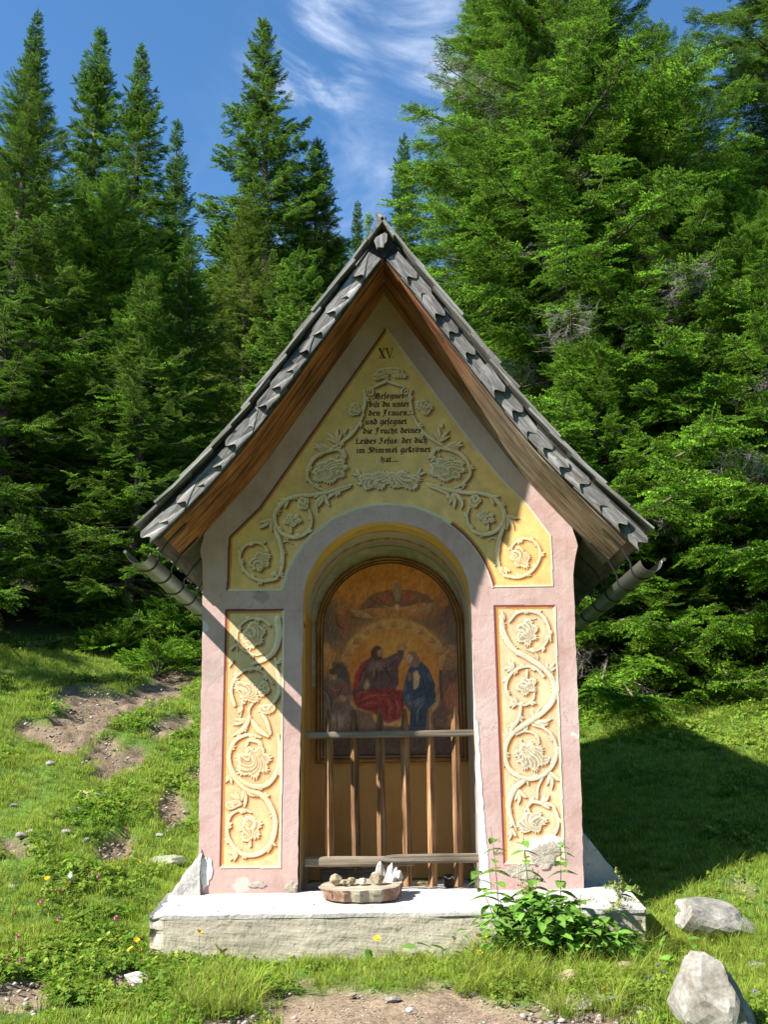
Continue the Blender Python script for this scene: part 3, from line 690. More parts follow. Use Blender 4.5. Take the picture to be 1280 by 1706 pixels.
        cre = np.clip((blur(H, 2)-H)*520, 0, 1)[..., None]*mm; c = c*(1-.7*cre)+np.array([.30, .15, .06])*.7*cre; ri = np.clip((H-blur(H, 2))*420, 0, 1)[..., None]*mm; c = c*(1-.45*ri)+np.array([.90, .82, .62])*.45*ri
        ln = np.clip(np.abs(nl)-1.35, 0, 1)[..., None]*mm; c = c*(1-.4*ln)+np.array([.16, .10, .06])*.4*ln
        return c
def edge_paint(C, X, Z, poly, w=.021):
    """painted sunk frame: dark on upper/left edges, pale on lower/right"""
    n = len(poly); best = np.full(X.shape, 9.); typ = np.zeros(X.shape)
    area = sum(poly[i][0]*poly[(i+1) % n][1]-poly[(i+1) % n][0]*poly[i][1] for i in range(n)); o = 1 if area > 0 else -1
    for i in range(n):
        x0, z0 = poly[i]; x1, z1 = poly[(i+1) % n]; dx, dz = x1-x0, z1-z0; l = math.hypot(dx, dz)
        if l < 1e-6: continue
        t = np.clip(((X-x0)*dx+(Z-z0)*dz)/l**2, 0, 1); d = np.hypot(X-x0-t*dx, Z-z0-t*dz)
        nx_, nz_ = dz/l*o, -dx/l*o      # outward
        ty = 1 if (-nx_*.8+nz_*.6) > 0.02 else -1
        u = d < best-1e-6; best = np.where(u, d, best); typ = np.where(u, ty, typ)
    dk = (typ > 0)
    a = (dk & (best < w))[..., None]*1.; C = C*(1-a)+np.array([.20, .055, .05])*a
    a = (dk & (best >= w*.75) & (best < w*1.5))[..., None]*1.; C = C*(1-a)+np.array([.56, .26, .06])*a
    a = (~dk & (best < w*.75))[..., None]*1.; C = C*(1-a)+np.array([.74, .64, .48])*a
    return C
def canvas_mesh(name, cv, C, poly, y, mat, parent, dist=None):
    nx, nz = len(cv.x), len(cv.z); idx = np.arange(nx*nz).reshape(nz, nx)
    cx = (cv.X[:-1, :-1]+cv.res/2); cz = (cv.Z[:-1, :-1]+cv.res/2); k = inpoly(cx, cz, poly)
    q = np.stack([idx[:-1, :-1], idx[:-1, 1:], idx[1:, 1:], idx[1:, :-1]], -1)[k]
    used, inv = np.unique(q.ravel(), return_inverse=True)
    v = np.stack([cv.X, np.full(cv.X.shape, y), cv.Z], -1).reshape(-1, 3)[used]
    if dist is not None: v[:, 1] += dist.ravel()[used]
    return link(name, mesh_arrays(name, v, inv.reshape(-1, 4), C.reshape(-1, 3)[used]), mat, parent)
def zc(ox, oy, s):   # pixel of an enlarged detail -> point on the wall
    def f(*p):
        w = wp(ox+p[0]/s, oy+p[1]/s, 0.0); return (w[0], w[2])
    return f
CREAM = (.74, .54, .28)

# left pillar
g = zc(320, 980, 3.16)
def ss(f, *pts): return [f(*p) for p in pts]
LP = [(-1.13, .652), (-1.127, 2.375), (-.710, 2.372), (-.721, .649)]
cv = Canvas(-1.14, -.70, .64, 2.385)
S = .0128/3.16*1.0*3.16/3.16
w = .0042  # metres per photo pixel
cv.stem(ss(g, (450, 160), (457, 250), (432, 330), (380, 375), (325, 395)), .03, .014, .028)
cv.stem(ss(g, (410, 195), (370, 165), (310, 160), (255, 195), (235, 260), (262, 320), (330, 350), (370, 345)), .012, .008)
cv.leaf(*g(322, 248), .085, .085, .3, 9, .028, seed=1)
cv.stem(ss(g, (205, 320), (230, 300), (240, 330)), .012, .004)
cv.frond(g(215, 380), rad(200), .07, .02, .5, 3); cv.frond(g(440, 400), rad(60), .06, .016, .5, 3)
cv.stem(ss(g, (440, 410), (458, 490), (452, 560), (420, 610), (385, 630)), .016, .012, .02)
cv.stem(ss(g, (222, 615), (205, 540), (232, 465), (300, 425), (370, 440), (425, 500)), .016, .009)
cv.leaf(*g(290, 545), .09, .06, -.5, 8, .026, seed=2); cv.leaf(*g(375, 530), .05, .045, .6, 7, .022, seed=3)
cv.stem(ss(g, (250, 540), (262, 620), (250, 690)), .012, .007); cv.stem(ss(g, (330, 590), (300, 640), (310, 700)), .014, .006)
cv.leaf(*g(395, 635), .06, .035, .2, 6, .022, seed=4)
cv.stem(ss(g, (365, 655), (392, 700), (412, 765)), .015, .012, .018); cv.stem(ss(g, (300, 680), (270, 740), (215, 775)), .02, .006, .022)
cv.frond(g(290, 690), rad(215), .11, .02, .4, 3); cv.stem(ss(g, (310, 690), (350, 745), (400, 780)), .012, .012, .024)
cv.stem(ss(g, (452, 770), (460, 850), (450, 950), (405, 1025), (335, 1045), (260, 1015), (205, 950), (195, 870), (230, 800), (300, 770), (360, 785)), .013, .01, .022)
cv.leaf(*g(322, 915), .115, .105, -.6, 13, .036, .2, (-.4, .9), seed=5); cv.stem(ss(g, (285, 830), (300, 800), (350, 810), (372, 850)), .012, .012, .018)
cv.stem(ss(g, (190, 920), (215, 980), (250, 1030)), .01, .018, .022); cv.frond(g(205, 985), rad(240), .07, .018, .4, 3)
cv.stem(ss(g, (225, 1000), (290, 1060), (360, 1085), (410, 1140), (438, 1230), (420, 1330), (365, 1390), (290, 1405), (225, 1370), (185, 1290), (200, 1200), (260, 1165), (310, 1180)), .02, .008, .021)
cv.frond(g(275, 1060), rad(290), .12, .022, .5, 3); cv.frond(g(250, 1110), rad(180), .08, .022, .5, 4); cv.leaf(*g(215, 1140), .055, .03, .3, 7, .02, seed=6)
cv.leaf(*g(305, 1265), .085, .075, .2, 8, .03, .22, seed=7); cv.stem(ss(g, (300, 1260), (305, 1300), (305, 1355)), .014, .014); cv.stem(ss(g, (260, 1225), (300, 1200)), .012, .006)
cv.frond(g(415, 1330), rad(280), .06, .018, .4, 3); cv.frond(g(240, 1395), rad(195), .08, .02, .4, 4)
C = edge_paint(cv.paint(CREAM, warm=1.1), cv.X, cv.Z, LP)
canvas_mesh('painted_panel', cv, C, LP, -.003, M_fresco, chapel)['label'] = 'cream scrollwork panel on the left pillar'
# right pillar
g = zc(780, 980, 3.412)
RPp = [(.748, .652), (.749, 2.377), (1.184, 2.371), (1.155, .648)]
cv = Canvas(.74, 1.195, .64, 2.39)
cv.frond(g(200, 150), rad(250), .05, .02, .3, 3); cv.stem(ss(g, (195, 140), (195, 230), (230, 310), (285, 370)), .012, .016, .028)
cv.stem(ss(g, (235, 190), (280, 140), (345, 128), (415, 150), (455, 210), (472, 300)), .01, .008, .017)
cv.stem(ss(g, (455, 290), (425, 335), (375, 358), (325, 345)), .012, .006); cv.frond(g(450, 270), rad(280), .05, .016, .3, 3)
cv.leaf(*g(335, 250), .08, .085, .3, 11, .034, .2, (.3, -.9), seed=1); cv.stem(ss(g, (330, 335), (320, 260), (345, 190), (385, 170)), .006, .006)
cv.stem(ss(g, (285, 365), (340, 395), (410, 440), (465, 490), (492, 560), (480, 640), (430, 700), (370, 745), (300, 790), (240, 840), (210, 920), (225, 1010), (280, 1065), (355, 1085), (430, 1060), (485, 1000), (505, 920), (480, 840), (430, 795), (370, 775)), .024, .012, .022)
cv.frond(g(455, 480), rad(65), .09, .022, .3, 3); cv.frond(g(290, 380), rad(130), .04, .014, .4, 3); cv.stem(ss(g, (385, 370), (400, 395), (385, 415)), .007, .004)
cv.stem(ss(g, (430, 500), (385, 455), (320, 445), (255, 475), (217, 540), (228, 610), (275, 655), (330, 662), (370, 630), (378, 590)), .014, .01, .014)
cv.frond(g(260, 455), rad(150), .08, .022, .6, 4); cv.frond(g(280, 650), rad(170), .075, .02, .6, 4)
cv.leaf(*g(335, 555), .075, .058, 0, 10, .03, .25, seed=3); cv.stem(ss(g, (335, 470), (333, 520), (338, 565)), .014, .012)
cv.stem(ss(g, (300, 670), (290, 735), (250, 800), (240, 830)), .015, .02, .018); cv.frond(g(375, 740), rad(70), .09, .02, .4, 3); cv.frond(g(380, 760), rad(350), .12, .024, -.5, 3)
cv.frond(g(230, 850), rad(110), .06, .018, .4, 3)
cv.stem(ss(g, (275, 830), (330, 812), (390, 835), (405, 880)), .011, .009); cv.leaf(*g(355, 955), .095, .105, .3, 14, .038, .2, (-.3, .8), seed=4)
cv.stem(ss(g, (300, 860), (300, 920), (360, 930), (395, 890)), .01, .01, .016); cv.leaf(*g(445, 975), .03, .025, .3, 5, .02, seed=5)
cv.stem(ss(g, (320, 1090), (265, 1140), (232, 1220), (240, 1290), (275, 1370)), .022, .006, .025); cv.frond(g(310, 1100), rad(170), .08, .02, .4, 3); cv.frond(g(290, 1150), rad(280), .09, .022, .4, 3)
cv.stem(ss(g, (430, 1065), (400, 1130), (395, 1195)), .012, .009); cv.frond(g(470, 1050), rad(285), .11, .024, .4, 3)
cv.stem(ss(g, (325, 1265), (365, 1215), (430, 1225), (490, 1240)), .01, .008, .016); cv.frond(g(420, 1225), rad(20), .09, .024, .5, 4)
cv.stem(ss(g, (488, 1245), (512, 1310), (508, 1370), (480, 1420)), .014, .006, .014); cv.leaf(*g(365, 1330), .09, .075, .4, 10, .032, .22, seed=6)
cv.stem(ss(g, (340, 1250), (355, 1300), (360, 1350)), .012, .01, .016); cv.frond(g(250, 1370), rad(265), .07, .02, .4, 3)
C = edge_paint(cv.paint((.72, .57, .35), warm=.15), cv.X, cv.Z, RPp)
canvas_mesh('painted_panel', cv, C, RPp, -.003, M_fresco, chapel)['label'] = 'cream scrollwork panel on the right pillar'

# gable panel
apx = (.028, 4.482); AO, AR = (.012, 2.355), .757
GP = [(-1.121, 2.500), (-1.114, 2.883), apx, (1.178, 2.868), (1.172, 2.500)]
GP = [(-1.121, 2.500), (-1.115, 2.890), (-.905, 3.10), apx, (.66, 3.54), (.86, 3.275), (1.023, 3.100), (1.18, 2.868), (1.174, 2.500)] + [p for p in arc(AO[0], AO[1], AR, 11.2, 168.8, 60)]
cv = Canvas(-1.13, 1.19, 2.49, 4.49)
def both(fn):
    fn(lambda p: p); 
    fn(lambda p: (2*AX(p[1])-p[0], p[1]))
def AX(z): return .03
z3 = zc(440, 720, 6.561); z2 = zc(200, 700, 2.783); zb = zc(560, 540, 6.561)
class Mir:
    def __init__(s, cv): s.cv = cv
    def m(s, p): return (2*.03-p[0], p[1])
    def stem(s, pts, *a): s.cv.stem(pts, *a); s.cv.stem([s.m(p) for p in pts], *a)
    def leaf(s, cx, cz, rx, ry, ang=0, *a, **k):
        s.cv.leaf(cx, cz, rx, ry, ang, *a, **k)
        r = k.pop('root', (0., -1.)); s.cv.leaf(.06-cx, cz, rx, ry, -ang, *a, root=(-r[0], r[1]), **k)
    def frond(s, p, ang, ln, w_, curl=.6, n=4): s.cv.frond(p, ang, ln, w_, curl, n); s.cv.frond(s.m(p), math.pi-ang, ln, w_, curl, n)
mv = Mir(cv)
# upper cartouche
cv.leaf(*zb(500, 545), .075, .042, .25, 8, .022, .2, (1, -.4), seed=1); cv.leaf(*zb(660, 530), .075, .042, -.25, 8, .022, .2, (-1, -.4), seed=2)
cv.stem(ss(zb, (400, 700), (470, 660), (545, 625), (560, 590), (530, 570)), .006, .01, .016); cv.stem(ss(zb, (545, 620), (650, 655), (740, 685)), .012, .006, .015)
mv.stem(ss(zb, (375, 735), (345, 720), (345, 765), (395, 775), (405, 725), (370, 700)), .006, .008); mv.stem(ss(zb, (300, 730), (318, 790), (312, 890), (290, 985)), .012, .008, .017)
mv.stem(ss(zb, (300, 990), (240, 1110), (160, 1215), (60, 1290), (-20, 1340)), .009, .014, .016)
cv.leaf(*zb(205, 935), .05, .045, .5, 6, .02, seed=3); cv.leaf(*zb(965, 905), .062, .055, -.4, 8, .024, .2, seed=4); cv.frond(zb(1160, 1130), rad(110), .04, .014, .3, 2); cv.frond(zb(95, 1190), rad(85), .05, .014, .3, 2)
mv.frond(z3(800, 120), rad(110), .13, .024, .3, 4); mv.frond(z3(720, 190), rad(165), .14, .026, -.5, 4)
# big shells
mv.stem(ss(z3, (740, 190), (640, 225), (545, 290), (485, 390), (475, 490), (550, 585), (650, 635)), .024, .011, .018)
mv.leaf(*z3(720, 420), .135, .085, .15, 15, .036, .15, seed=5); mv.stem(ss(z3, (860, 190), (890, 260), (850, 320), (800, 300), (800, 260)), .01, .007, .013)
mv.stem(ss(z3, (730, 210), (800, 190), (860, 230), (885, 330)), .012, .01, .016)
mv.stem(ss(z3, (950, 575), (850, 605), (750, 640), (650, 665), (500, 690), (350, 700), (230, 750), (140, 850), (112, 950), (150, 1060), (230, 1125), (340, 1150), (450, 1110), (508, 1030), (518, 930), (490, 850)), .012, .009, .021)
mv.stem(ss(z3, (940, 600), (800, 650), (700, 720), (690, 790)), .008, .004, .017); mv.frond(z3(660, 680), rad(255), .12, .026, .4, 3); mv.stem(ss(z3, (650, 700), (570, 790), (585, 870)), .013, .005, .016)
mv.leaf(*z3(310, 960), .06, .052, .2, 9, .028, .25, seed=6); mv.stem(ss(z3, (290, 930), (290, 1000), (295, 1090)), .012, .012); mv.leaf(*z3(430, 780), .045, .045, .3, 6, .022, seed=7)
mv.frond(z3(270, 730), rad(215), .10, .022, .3, 3)
mv.stem(ss(z3, (100, 920), (118, 1050), (165, 1180), (195, 1300), (200, 1430), (170, 1550), (90, 1630)), .012, .008, .021); mv.frond(z3(90, 950), rad(230), .12, .024, .4, 3)
mv.stem(ss(z3, (190, 1210), (250, 1190), (310, 1220)), .008, .003)
mv.stem(ss(z2, (725, 735), (655, 745), (590, 712), (555, 645), (575, 588), (632, 567), (680, 597), (690, 650)), .016, .008, .014)
mv.leaf(*z2(648, 655), .075, .07, .8, 10, .032, .2, seed=8); mv.frond(z2(720, 700), rad(250), .06, .018, .3, 3)
# centre acanthus under the text
for sx in (-1, 1):
    cc = wp(648, 800, 0); cv.leaf(cc[0]+sx*.10, cc[2]+.0, .125, .075, -sx*.15, 10, .032, .22, (-sx*.9, .6), seed=9+sx); cv.frond((cc[0]+sx*.20, cc[2]+.03), rad(90-sx*50), .08, .02, .3, 2)
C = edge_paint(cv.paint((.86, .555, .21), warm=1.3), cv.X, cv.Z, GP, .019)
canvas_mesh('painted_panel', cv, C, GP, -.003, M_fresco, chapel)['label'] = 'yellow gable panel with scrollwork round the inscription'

# --- inscription, written with a broad pen
NIBA = rad(38)
G = {
 'n': (.95, [[(.0, .8), (.14, .98), (.24, .85), (.24, .12), (.36, 0)], [(.24, .75), (.52, 1), (.68, .85), (.68, .12), (.82, 0)]]),
 'u': (.95, [[(.05, .95), (.18, .85), (.18, .15), (.34, 0), (.6, .15)], [(.56, 1), (.64, .85), (.64, .1), (.8, 0)]]),
 'i': (.5, [[(.05, .82), (.18, .98), (.24, .8), (.24, .15), (.38, 0)], [(.2, 1.35), (.28, 1.28)]]),
 'm': (1.4, [[(.0, .8), (.14, .98), (.24, .85), (.24, .12), (.34, 0)], [(.24, .75), (.5, 1), (.64, .85), (.64, .12), (.74, 0)], [(.64, .75), (.92, 1), (1.06, .85), (1.06, .12), (1.2, 0)]]),
 'e': (.75, [[(.55, .62), (.2, .5)], [(.5, .95), (.3, 1), (.14, .75), (.14, .25), (.32, 0), (.6, .15)], [(.36, 1), (.56, .85), (.56, .62)]]),
 'g': (.9, [[(.5, .95), (.3, 1), (.14, .75), (.14, .25), (.32, .02), (.6, .2)], [(.56, 1), (.66, .9), (.66, -.2), (.4, -.5), (.1, -.4)], [(.3, 1), (.66, .9)]]),
 's': (.75, [[(.58, .85), (.36, 1), (.14, .8), (.5, .45), (.5, .15), (.3, 0), (.06, .12)]]),
 'S': (.5, [[(.45, 1.4), (.3, 1.55), (.22, 1.3), (.22, .1), (.16, -.3)], [(.05, .9), (.3, .95)]]),   # long s
 't': (.6, [[(.26, 1.25), (.2, 1.1), (.2, .15), (.36, 0), (.5, .12)], [(.02, .92), (.46, .95)]]),
 'd': (.85, [[(.1, 1.45), (.4, 1.2), (.64, .8), (.64, .25), (.4, 0), (.16, .2), (.14, .7), (.4, .98)]]),
 'b': (.85, [[(.2, 1.45), (.16, 1.2), (.16, .2), (.36, 0), (.62, .25), (.62, .75), (.42, 1), (.18, .8)]]),
 'r': (.65, [[(.0, .8), (.14, .98), (.22, .85), (.22, .12), (.36, 0)], [(.22, .8), (.42, 1), (.56, .9)]]),
 'a': (.85, [[(.14, .9), (.4, 1), (.6, .85), (.6, .12), (.76, 0)], [(.6, .6), (.3, .5), (.12, .25), (.3, .02), (.58, .2)]]),
 'c': (.7, [[(.52, .9), (.3, 1), (.14, .75), (.14, .25), (.32, 0), (.58, .15)]]),
 'h': (.9, [[(.2, 1.5), (.16, 1.3), (.16, .12), (.26, 0)], [(.16, .75), (.46, 1), (.64, .8), (.64, .1), (.5, -.35), (.34, -.3)]]),
 'k': (.75, [[(.2, 1.5), (.16, 1.3), (.16, .12), (.3, 0)], [(.16, 1.2), (.4, 1.4), (.5, 1.1)], [(.0, .85), (.5, .95)], [(.16, .55), (.44, .4), (.5, .1), (.66, 0)]]),
 'l': (.45, [[(.2, 1.5), (.16, 1.3), (.16, .15), (.34, 0)]]),
 'o': (.85, [[(.4, 1), (.14, .75), (.14, .25), (.36, 0), (.62, .25), (.62, .75), (.4, 1)]]),
 'O': (.85, [[(.4, 1), (.14, .75), (.14, .25), (.36, 0), (.62, .25), (.62, .75), (.4, 1)], [(.24, 1.35), (.3, 1.28)], [(.5, 1.35), (.56, 1.28)]]),
 ',': (.4, [[(.2, .1), (.2, -.1), (.1, -.28)]]), ':': (.45, [[(.18, .12), (.24, .02)], [(.18, .75), (.24, .65)]]), '.': (.35, [[(.15, .12), (.22, .02)]]),
 '-': (.6, [[(.05, .12), (.45, .12)]]), '"': (.4, [[(.1, .1), (.1, -.15)], [(.25, .1), (.25, -.15)]]),
 'G': (1.25, [[(.9, 1.35), (.6, 1.5), (.2, 1.2), (.14, .4), (.4, 0), (.8, .1)], [(.5, 1.35), (.5, .25)], [(.9, 1.3), (.98, 1.0), (.9, .5), (1.0, .2), (.9, -.25), (.6, -.35)], [(.62, .95), (.95, .8)]]),
 'F': (1.15, [[(.1, 1.25), (.5, 1.5), (.95, 1.4)], [(.55, 1.4), (.4, 1.0), (.5, .6), (.45, .1), (.2, -.25), (.0, -.1)], [(.3, .8), (.8, .85)], [(.8, 1.4), (.72, 1.1)]]),
 'L': (1.1, [[(.7, 1.45), (.4, 1.5), (.25, 1.2), (.45, .8), (.3, .25), (.05, .05), (.5, .1), (.95, .05)], [(.15, .75), (.5, .85)]]),
 'J': (1.1, [[(.1, 1.2), (.4, 1.5), (.85, 1.35)], [(.75, 1.4), (.6, 1.0), (.7, .5), (.45, 0), (.1, -.05), (.1, .25)], [(.3, 1.0), (.6, .9)]]),
 'H': (1.45, [[(.5, 1.5), (.2, 1.3), (.25, 1.0), (.6, .7), (.6, .2), (.3, -.05), (.05, .1)], [(.4, 1.45), (.8, 1.2), (1.15, 1.3), (1.25, .9), (1.2, .3), (.95, -.1)], [(.8, .9), (.8, .1)]]),
}
def write_line(txt, x0, x1, zbase, xh, nib, y, zskew=0.0):
    tot = sum(G[c][0] if c != ' ' else .55 for c in txt); sx = (x1-x0)/tot; cur = 0; bm = bmesh.new(); k = 0
    hx, hz = nib*math.cos(NIBA)/2, nib*math.sin(NIBA)/2
    for c in txt:
        if c == ' ': cur += .55; continue
        wd, strokes = G[c]
        for st in strokes:
            P = [(x0+(cur+a)*sx, zbase+b*xh+zskew*((cur+a)*sx)) for a, b in st]
            for (ax, az), (bx, bz) in zip(P[:-1], P[1:]):
                k += 1; yy_ = y-(k % 40)*.00006
                dx, dz = bx-ax, bz-az; l = math.hypot(dx, dz) or 1; px_, pz_ = -dz/l*nib*.16, dx/l*nib*.16
                cr_ = hx*dz-hz*dx; s_ = 1 if cr_ < 0 else -1
                q = [(ax-hx, az-hz), (ax+hx, az+hz), (bx+hx, bz+hz), (bx-hx, bz-hz)]
                if abs(cr_)/l < nib*.16: q = [(ax+px_, az+pz_), (bx+px_, bz+pz_), (bx-px_, bz-pz_), (ax-px_, az-pz_)]
                bm.faces.new([bm.verts.new((a_, yy_, b_)) for a_, b_ in q])
        cur += wd
    return bm_mesh('inscription_line', bm, False)
lines = [('"GeSegnet', 405, 750, 815), ('biSt du unter', 365, 805, 905), ('den Frauen,--', 355, 860, 1000), ('und geSegnet', 320, 780, 1095), ('die Frucht deines', 295, 935, 1195),
         ('Leibes JeSus: der dich', 210, 1005, 1305), ('im Himmel gekrOnet', 220, 1040, 1405), ('hat.--', 490, 690, 1508)]
for t, a, b, c in lines:
    p0 = wp(560+a/6.561, 540+c/6.561, 0); p1 = wp(560+b/6.561, 540+c/6.561, 0); zz = (p0[2]+p1[2])/2
    link('inscription_line', write_line(t, p0[0], p1[0], zz, .0285, .0115, -.0045), M_ink, chapel)
# the numeral XV.
bm = bmesh.new(); p0 = wp(560+465/6.561, 540+378/6.561, 0); x0, z0 = p0[0], p0[2]; u = .0041*15.3/6.561*1.0
def nq(pts, k): bm.faces.new([bm.verts.new((x0+a*.000645*1.0, -.0045-k*.0001, z0+b*.000645)) for a, b in pts])
nq([(0, 122), (24, 122), (80, 0), (56, 0)], 0); nq([(62, 122), (70, 122), (22, 0), (12, 0)], 1); nq([(-8, 122), (36, 122), (36, 127), (-8, 127)], 2); nq([(48, 122), (78, 122), (78, 127), (48, 127)], 3)
nq([(2, -4), (32, -4), (32, 1), (2, 1)], 4); nq([(46, -4), (88, -4), (88, 1), (46, 1)], 5)
nq([(84, 122), (106, 122), (136, 0), (126, 0)], 6); nq([(156, 122), (163, 122), (136, 0), (130, 0)], 7); nq([(76, 122), (116, 122), (116, 127), (76, 127)], 8); nq([(144, 122), (176, 122), (176, 127), (144, 127)], 9); nq([(166, 2), (180, 2), (180, 16), (166, 16)], 10)
link('numeral', bm_mesh('numeral', bm, False), M_ink, chapel)

# --- arch band: raised a hair, with pale and dark edge lines
link('arch_edge_line', ring_mesh('arch_edge_line', arc(AO[0], AO[1], AR-.001, 11, 169, 50), arc(AO[0], AO[1], AR-.010, 11, 169, 50), -.0035, 0), simple('edge_line_paint', (.62, .52, .42), .9), chapel)

# --- the picture on the niche's rear wall
YP = ND-.012
PPoly = [(XP-RP+.05, ZB+.05)]+[(XP-RP+.05, CZP)]+arc(XP, CZP, RP-.05, 180, 0, 40)+[(XP+RP-.05, ZB+.05)]
cv = Canvas(XP-RP+.03, XP+RP-.03, ZB+.03, CZP+RP-.03, .003)
def zy(ox, oy, s):
    def f(*p): w_ = wp(ox+p[0]/s, oy+p[1]/s, YP); return (w_[0], w_[2])
    return f
g = zy(520, 930, 4.571); PX_ = (cv.X-g(0, 700)[0]); kx = (g(1000, 700)[0]-g(0, 700)[0])/1000; U_ = PX_/kx; kz = (g(600, 0)[1]-g(600, 1400)[1])/1400; W_ = (g(600, 0)[1]-cv.Z)/kz
n1 = fbm(U_/60, W_/60, 4); n2 = fbm(U_/18, W_/7, 4); n3 = fbm(U_/150+9, W_/90+4, 3)
C = np.zeros(cv.X.shape+(3,)); 
def lay(mask, c, soft=0, k=.5):
    global C
    m_ = blur(mask.astype(float), soft) if soft else mask.astype(float)
    m_ = m_[..., None]; cc = np.array(c)[None, None]*(1-k/2+k*(.5*n1+.5*n2)[..., None]*1.0+.0)
    C = C*(1-m_)+cc*m_
def pg(*pts): return inpoly(U_+ (n1-.5)*14, W_+(n2-.5)*10, list(pts))
def el(cx, cy, rx, ry, a=0): return ell(U_, W_, cx, cy, rx, ry, a) < 1
C[:] = np.array([.48, .205, .06]); C *= (.75+.5*n1)[..., None]
lay(W_ > 330, (.40, .19, .07), 20)
lay(el(60, 520, 260, 230) | el(1180, 520, 250, 250), (.16, .125, .095), 22); lay(el(330, 470, 200, 45) | el(950, 500, 200, 60), (.20, .12, .07), 10)
lay(W_ > 900, (.15, .10, .07), 14)
lay(el(628, 880, 418, 405), (.46, .27, .10), 2, .4); lay(el(628, 890, 352, 340), (.52, .20, .045), 3, .35); lay(el(640, 700, 200, 120), (.62, .27, .06), 16, .3)
for k in range(11):
    a = rad(188+k*16.4); cx, cy = 628+384*math.cos(a), 884+372*math.sin(a); lay(el(cx, cy, 17, 20), (.42, .20, .08), 1); lay(el(cx-14, cy+18, 18, 8, .5) | el(cx+14, cy+18, 18, 8, -.5), (.30, .16, .08), 1)
# bearded figure above, with spread cloak
lay(pg((360, 400), (430, 300), (490, 270), (600, 248), (720, 248), (840, 268), (890, 290), (960, 370), (850, 352), (720, 385), (640, 372), (560, 395), (470, 385)), (.21, .11, .075), 1, .9)
lay(pg((520, 285), (640, 262), (620, 350), (560, 340)) | pg((700, 262), (800, 280), (760, 345), (700, 340)), (.30, .10, .07), 2, .7); lay(el(655, 235, 42, 46), (.30, .19, .11), 2, .5); lay(pg((625, 255), (690, 255), (680, 330), (655, 350), (635, 325)), (.28, .22, .17), 1, .6)
lay(el(430, 292, 22, 14) | el(868, 272, 22, 14), (.42, .22, .11), 1); lay(el(655, 385, 16, 24), (.62, .42, .2), 1); lay(pg((540, 372), (650, 395), (650, 410), (560, 385)) | pg((770, 372), (660, 395), (660, 410), (750, 388)), (.38, .25, .14), 1)
# winged heads
for sx, cx, cy in ((1, 230, 405), (-1, 1015, 355)):
    lay(el(cx, cy+30, 70, 60), (.24, .13, .08), 4, .7); lay(el(cx, cy, 34, 38), (.42, .18, .09), 2, .4); lay(pg((cx+sx*60, cy-10), (cx+sx*170, cy+20), (cx+sx*260, cy+62), (cx+sx*120, cy+60)), (.36, .24, .16), 1, .9)
    lay(pg((cx-sx*40, cy+70), (cx+sx*40, cy+60), (cx+sx*60, cy+160), (cx+sx*20, cy+210), (cx-sx*30, cy+150)), (.26, .12, .07), 3, .8)
lay(pg((1040, 380), (1130, 290), (1120, 470), (1010, 540), (960, 500)), (.15, .10, .085), 4, .8)
# attendants at the sides
lay(pg((60, 640), (130, 660), (185, 740), (190, 830), (150, 860), (90, 800)), (.42, .22, .09), 2, 1.2); lay(pg((150, 800), (240, 800), (290, 900), (300, 1050), (220, 1080)), (.09, .075, .06), 3, .7)
lay(pg((60, 960), (130, 900), (230, 930), (290, 1010), (290, 1330), (50, 1330)), (.17, .13, .105), 3, .9); lay(pg((140, 1180), (240, 1200), (230, 1340), (130, 1340)), (.27, .22, .17), 4, .8); lay(el(160, 895, 32, 42), (.40, .25, .14), 2, .5); lay(el(165, 870, 40, 26), (.12, .075, .05), 1)
lay(pg((130, 1000), (270, 960), (280, 1000), (160, 1060)), (.24, .11, .09), 2); lay(el(225, 1075, 34, 24), (.38, .24, .15), 2)
lay(pg((1040, 680), (1110, 690), (1060, 800), (1000, 830)), (.36, .2, .10), 2, 1.2); lay(pg((960, 900), (1040, 830), (1140, 860), (1190, 960), (1190, 1330), (960, 1330)), (.18, .11, .075), 4, .9); lay(el(1040, 835, 46, 36), (.30, .17, .09), 2, .7); lay(el(1075, 1060, 75, 110, .3), (.36, .15, .08), 5, .6); lay(pg((1020, 1200), (1080, 1200), (1060, 1330), (1000, 1330)), (.34, .16, .07), 3)
lay(pg((1100, 850), (1170, 720), (1180, 726), (1110, 860)), (.34, .22, .13), 1); lay(pg((965, 870), (985, 870), (985, 1100), (968, 1100)), (.10, .06, .04), 1)
# seated man crowning the woman beside him
lay(pg((330, 900), (390, 800), (440, 770), (520, 770), (560, 775), (640, 735), (660, 700), (710, 715), (690, 790), (655, 850), (655, 970), (620, 1020), (560, 1050), (320, 1090), (300, 1040)), (.115, .065, .06), 1, .9)
lay(pg((330, 880), (390, 800), (420, 790), (370, 900), (350, 1010), (315, 1010)), (.32, .045, .04), 2, .6); lay(pg((430, 800), (520, 800), (600, 790), (560, 850), (420, 880)), (.19, .125, .105), 4, .8); lay(pg((390, 980), (420, 930), (440, 980), (400, 1020)), (.4, .28, .15), 2)
lay(pg((300, 1070), (400, 1010), (560, 1000), (690, 1020), (700, 1120), (660, 1240), (560, 1260), (470, 1190), (340, 1140)), (.22, .045, .035), 2, 1.3); lay(pg((330, 1150), (450, 1190), (480, 1300), (370, 1300)), (.20, .13, .09), 3, .9)
lay(el(497, 735, 46, 56), (.09, .05, .035), 1, .5); lay(el(520, 738, 22, 34), (.36, .19, .10), 1, .4); lay(pg((505, 765), (535, 765), (525, 790), (505, 790)), (.08, .045, .03), 1)
lay(pg((650, 690), (660, 670), (690, 655), (728, 680), (735, 700), (700, 720), (660, 715)), (.40, .22, .09), 1, .9); lay(el(690, 655, 7, 14), (.5, .3, .1), 1)
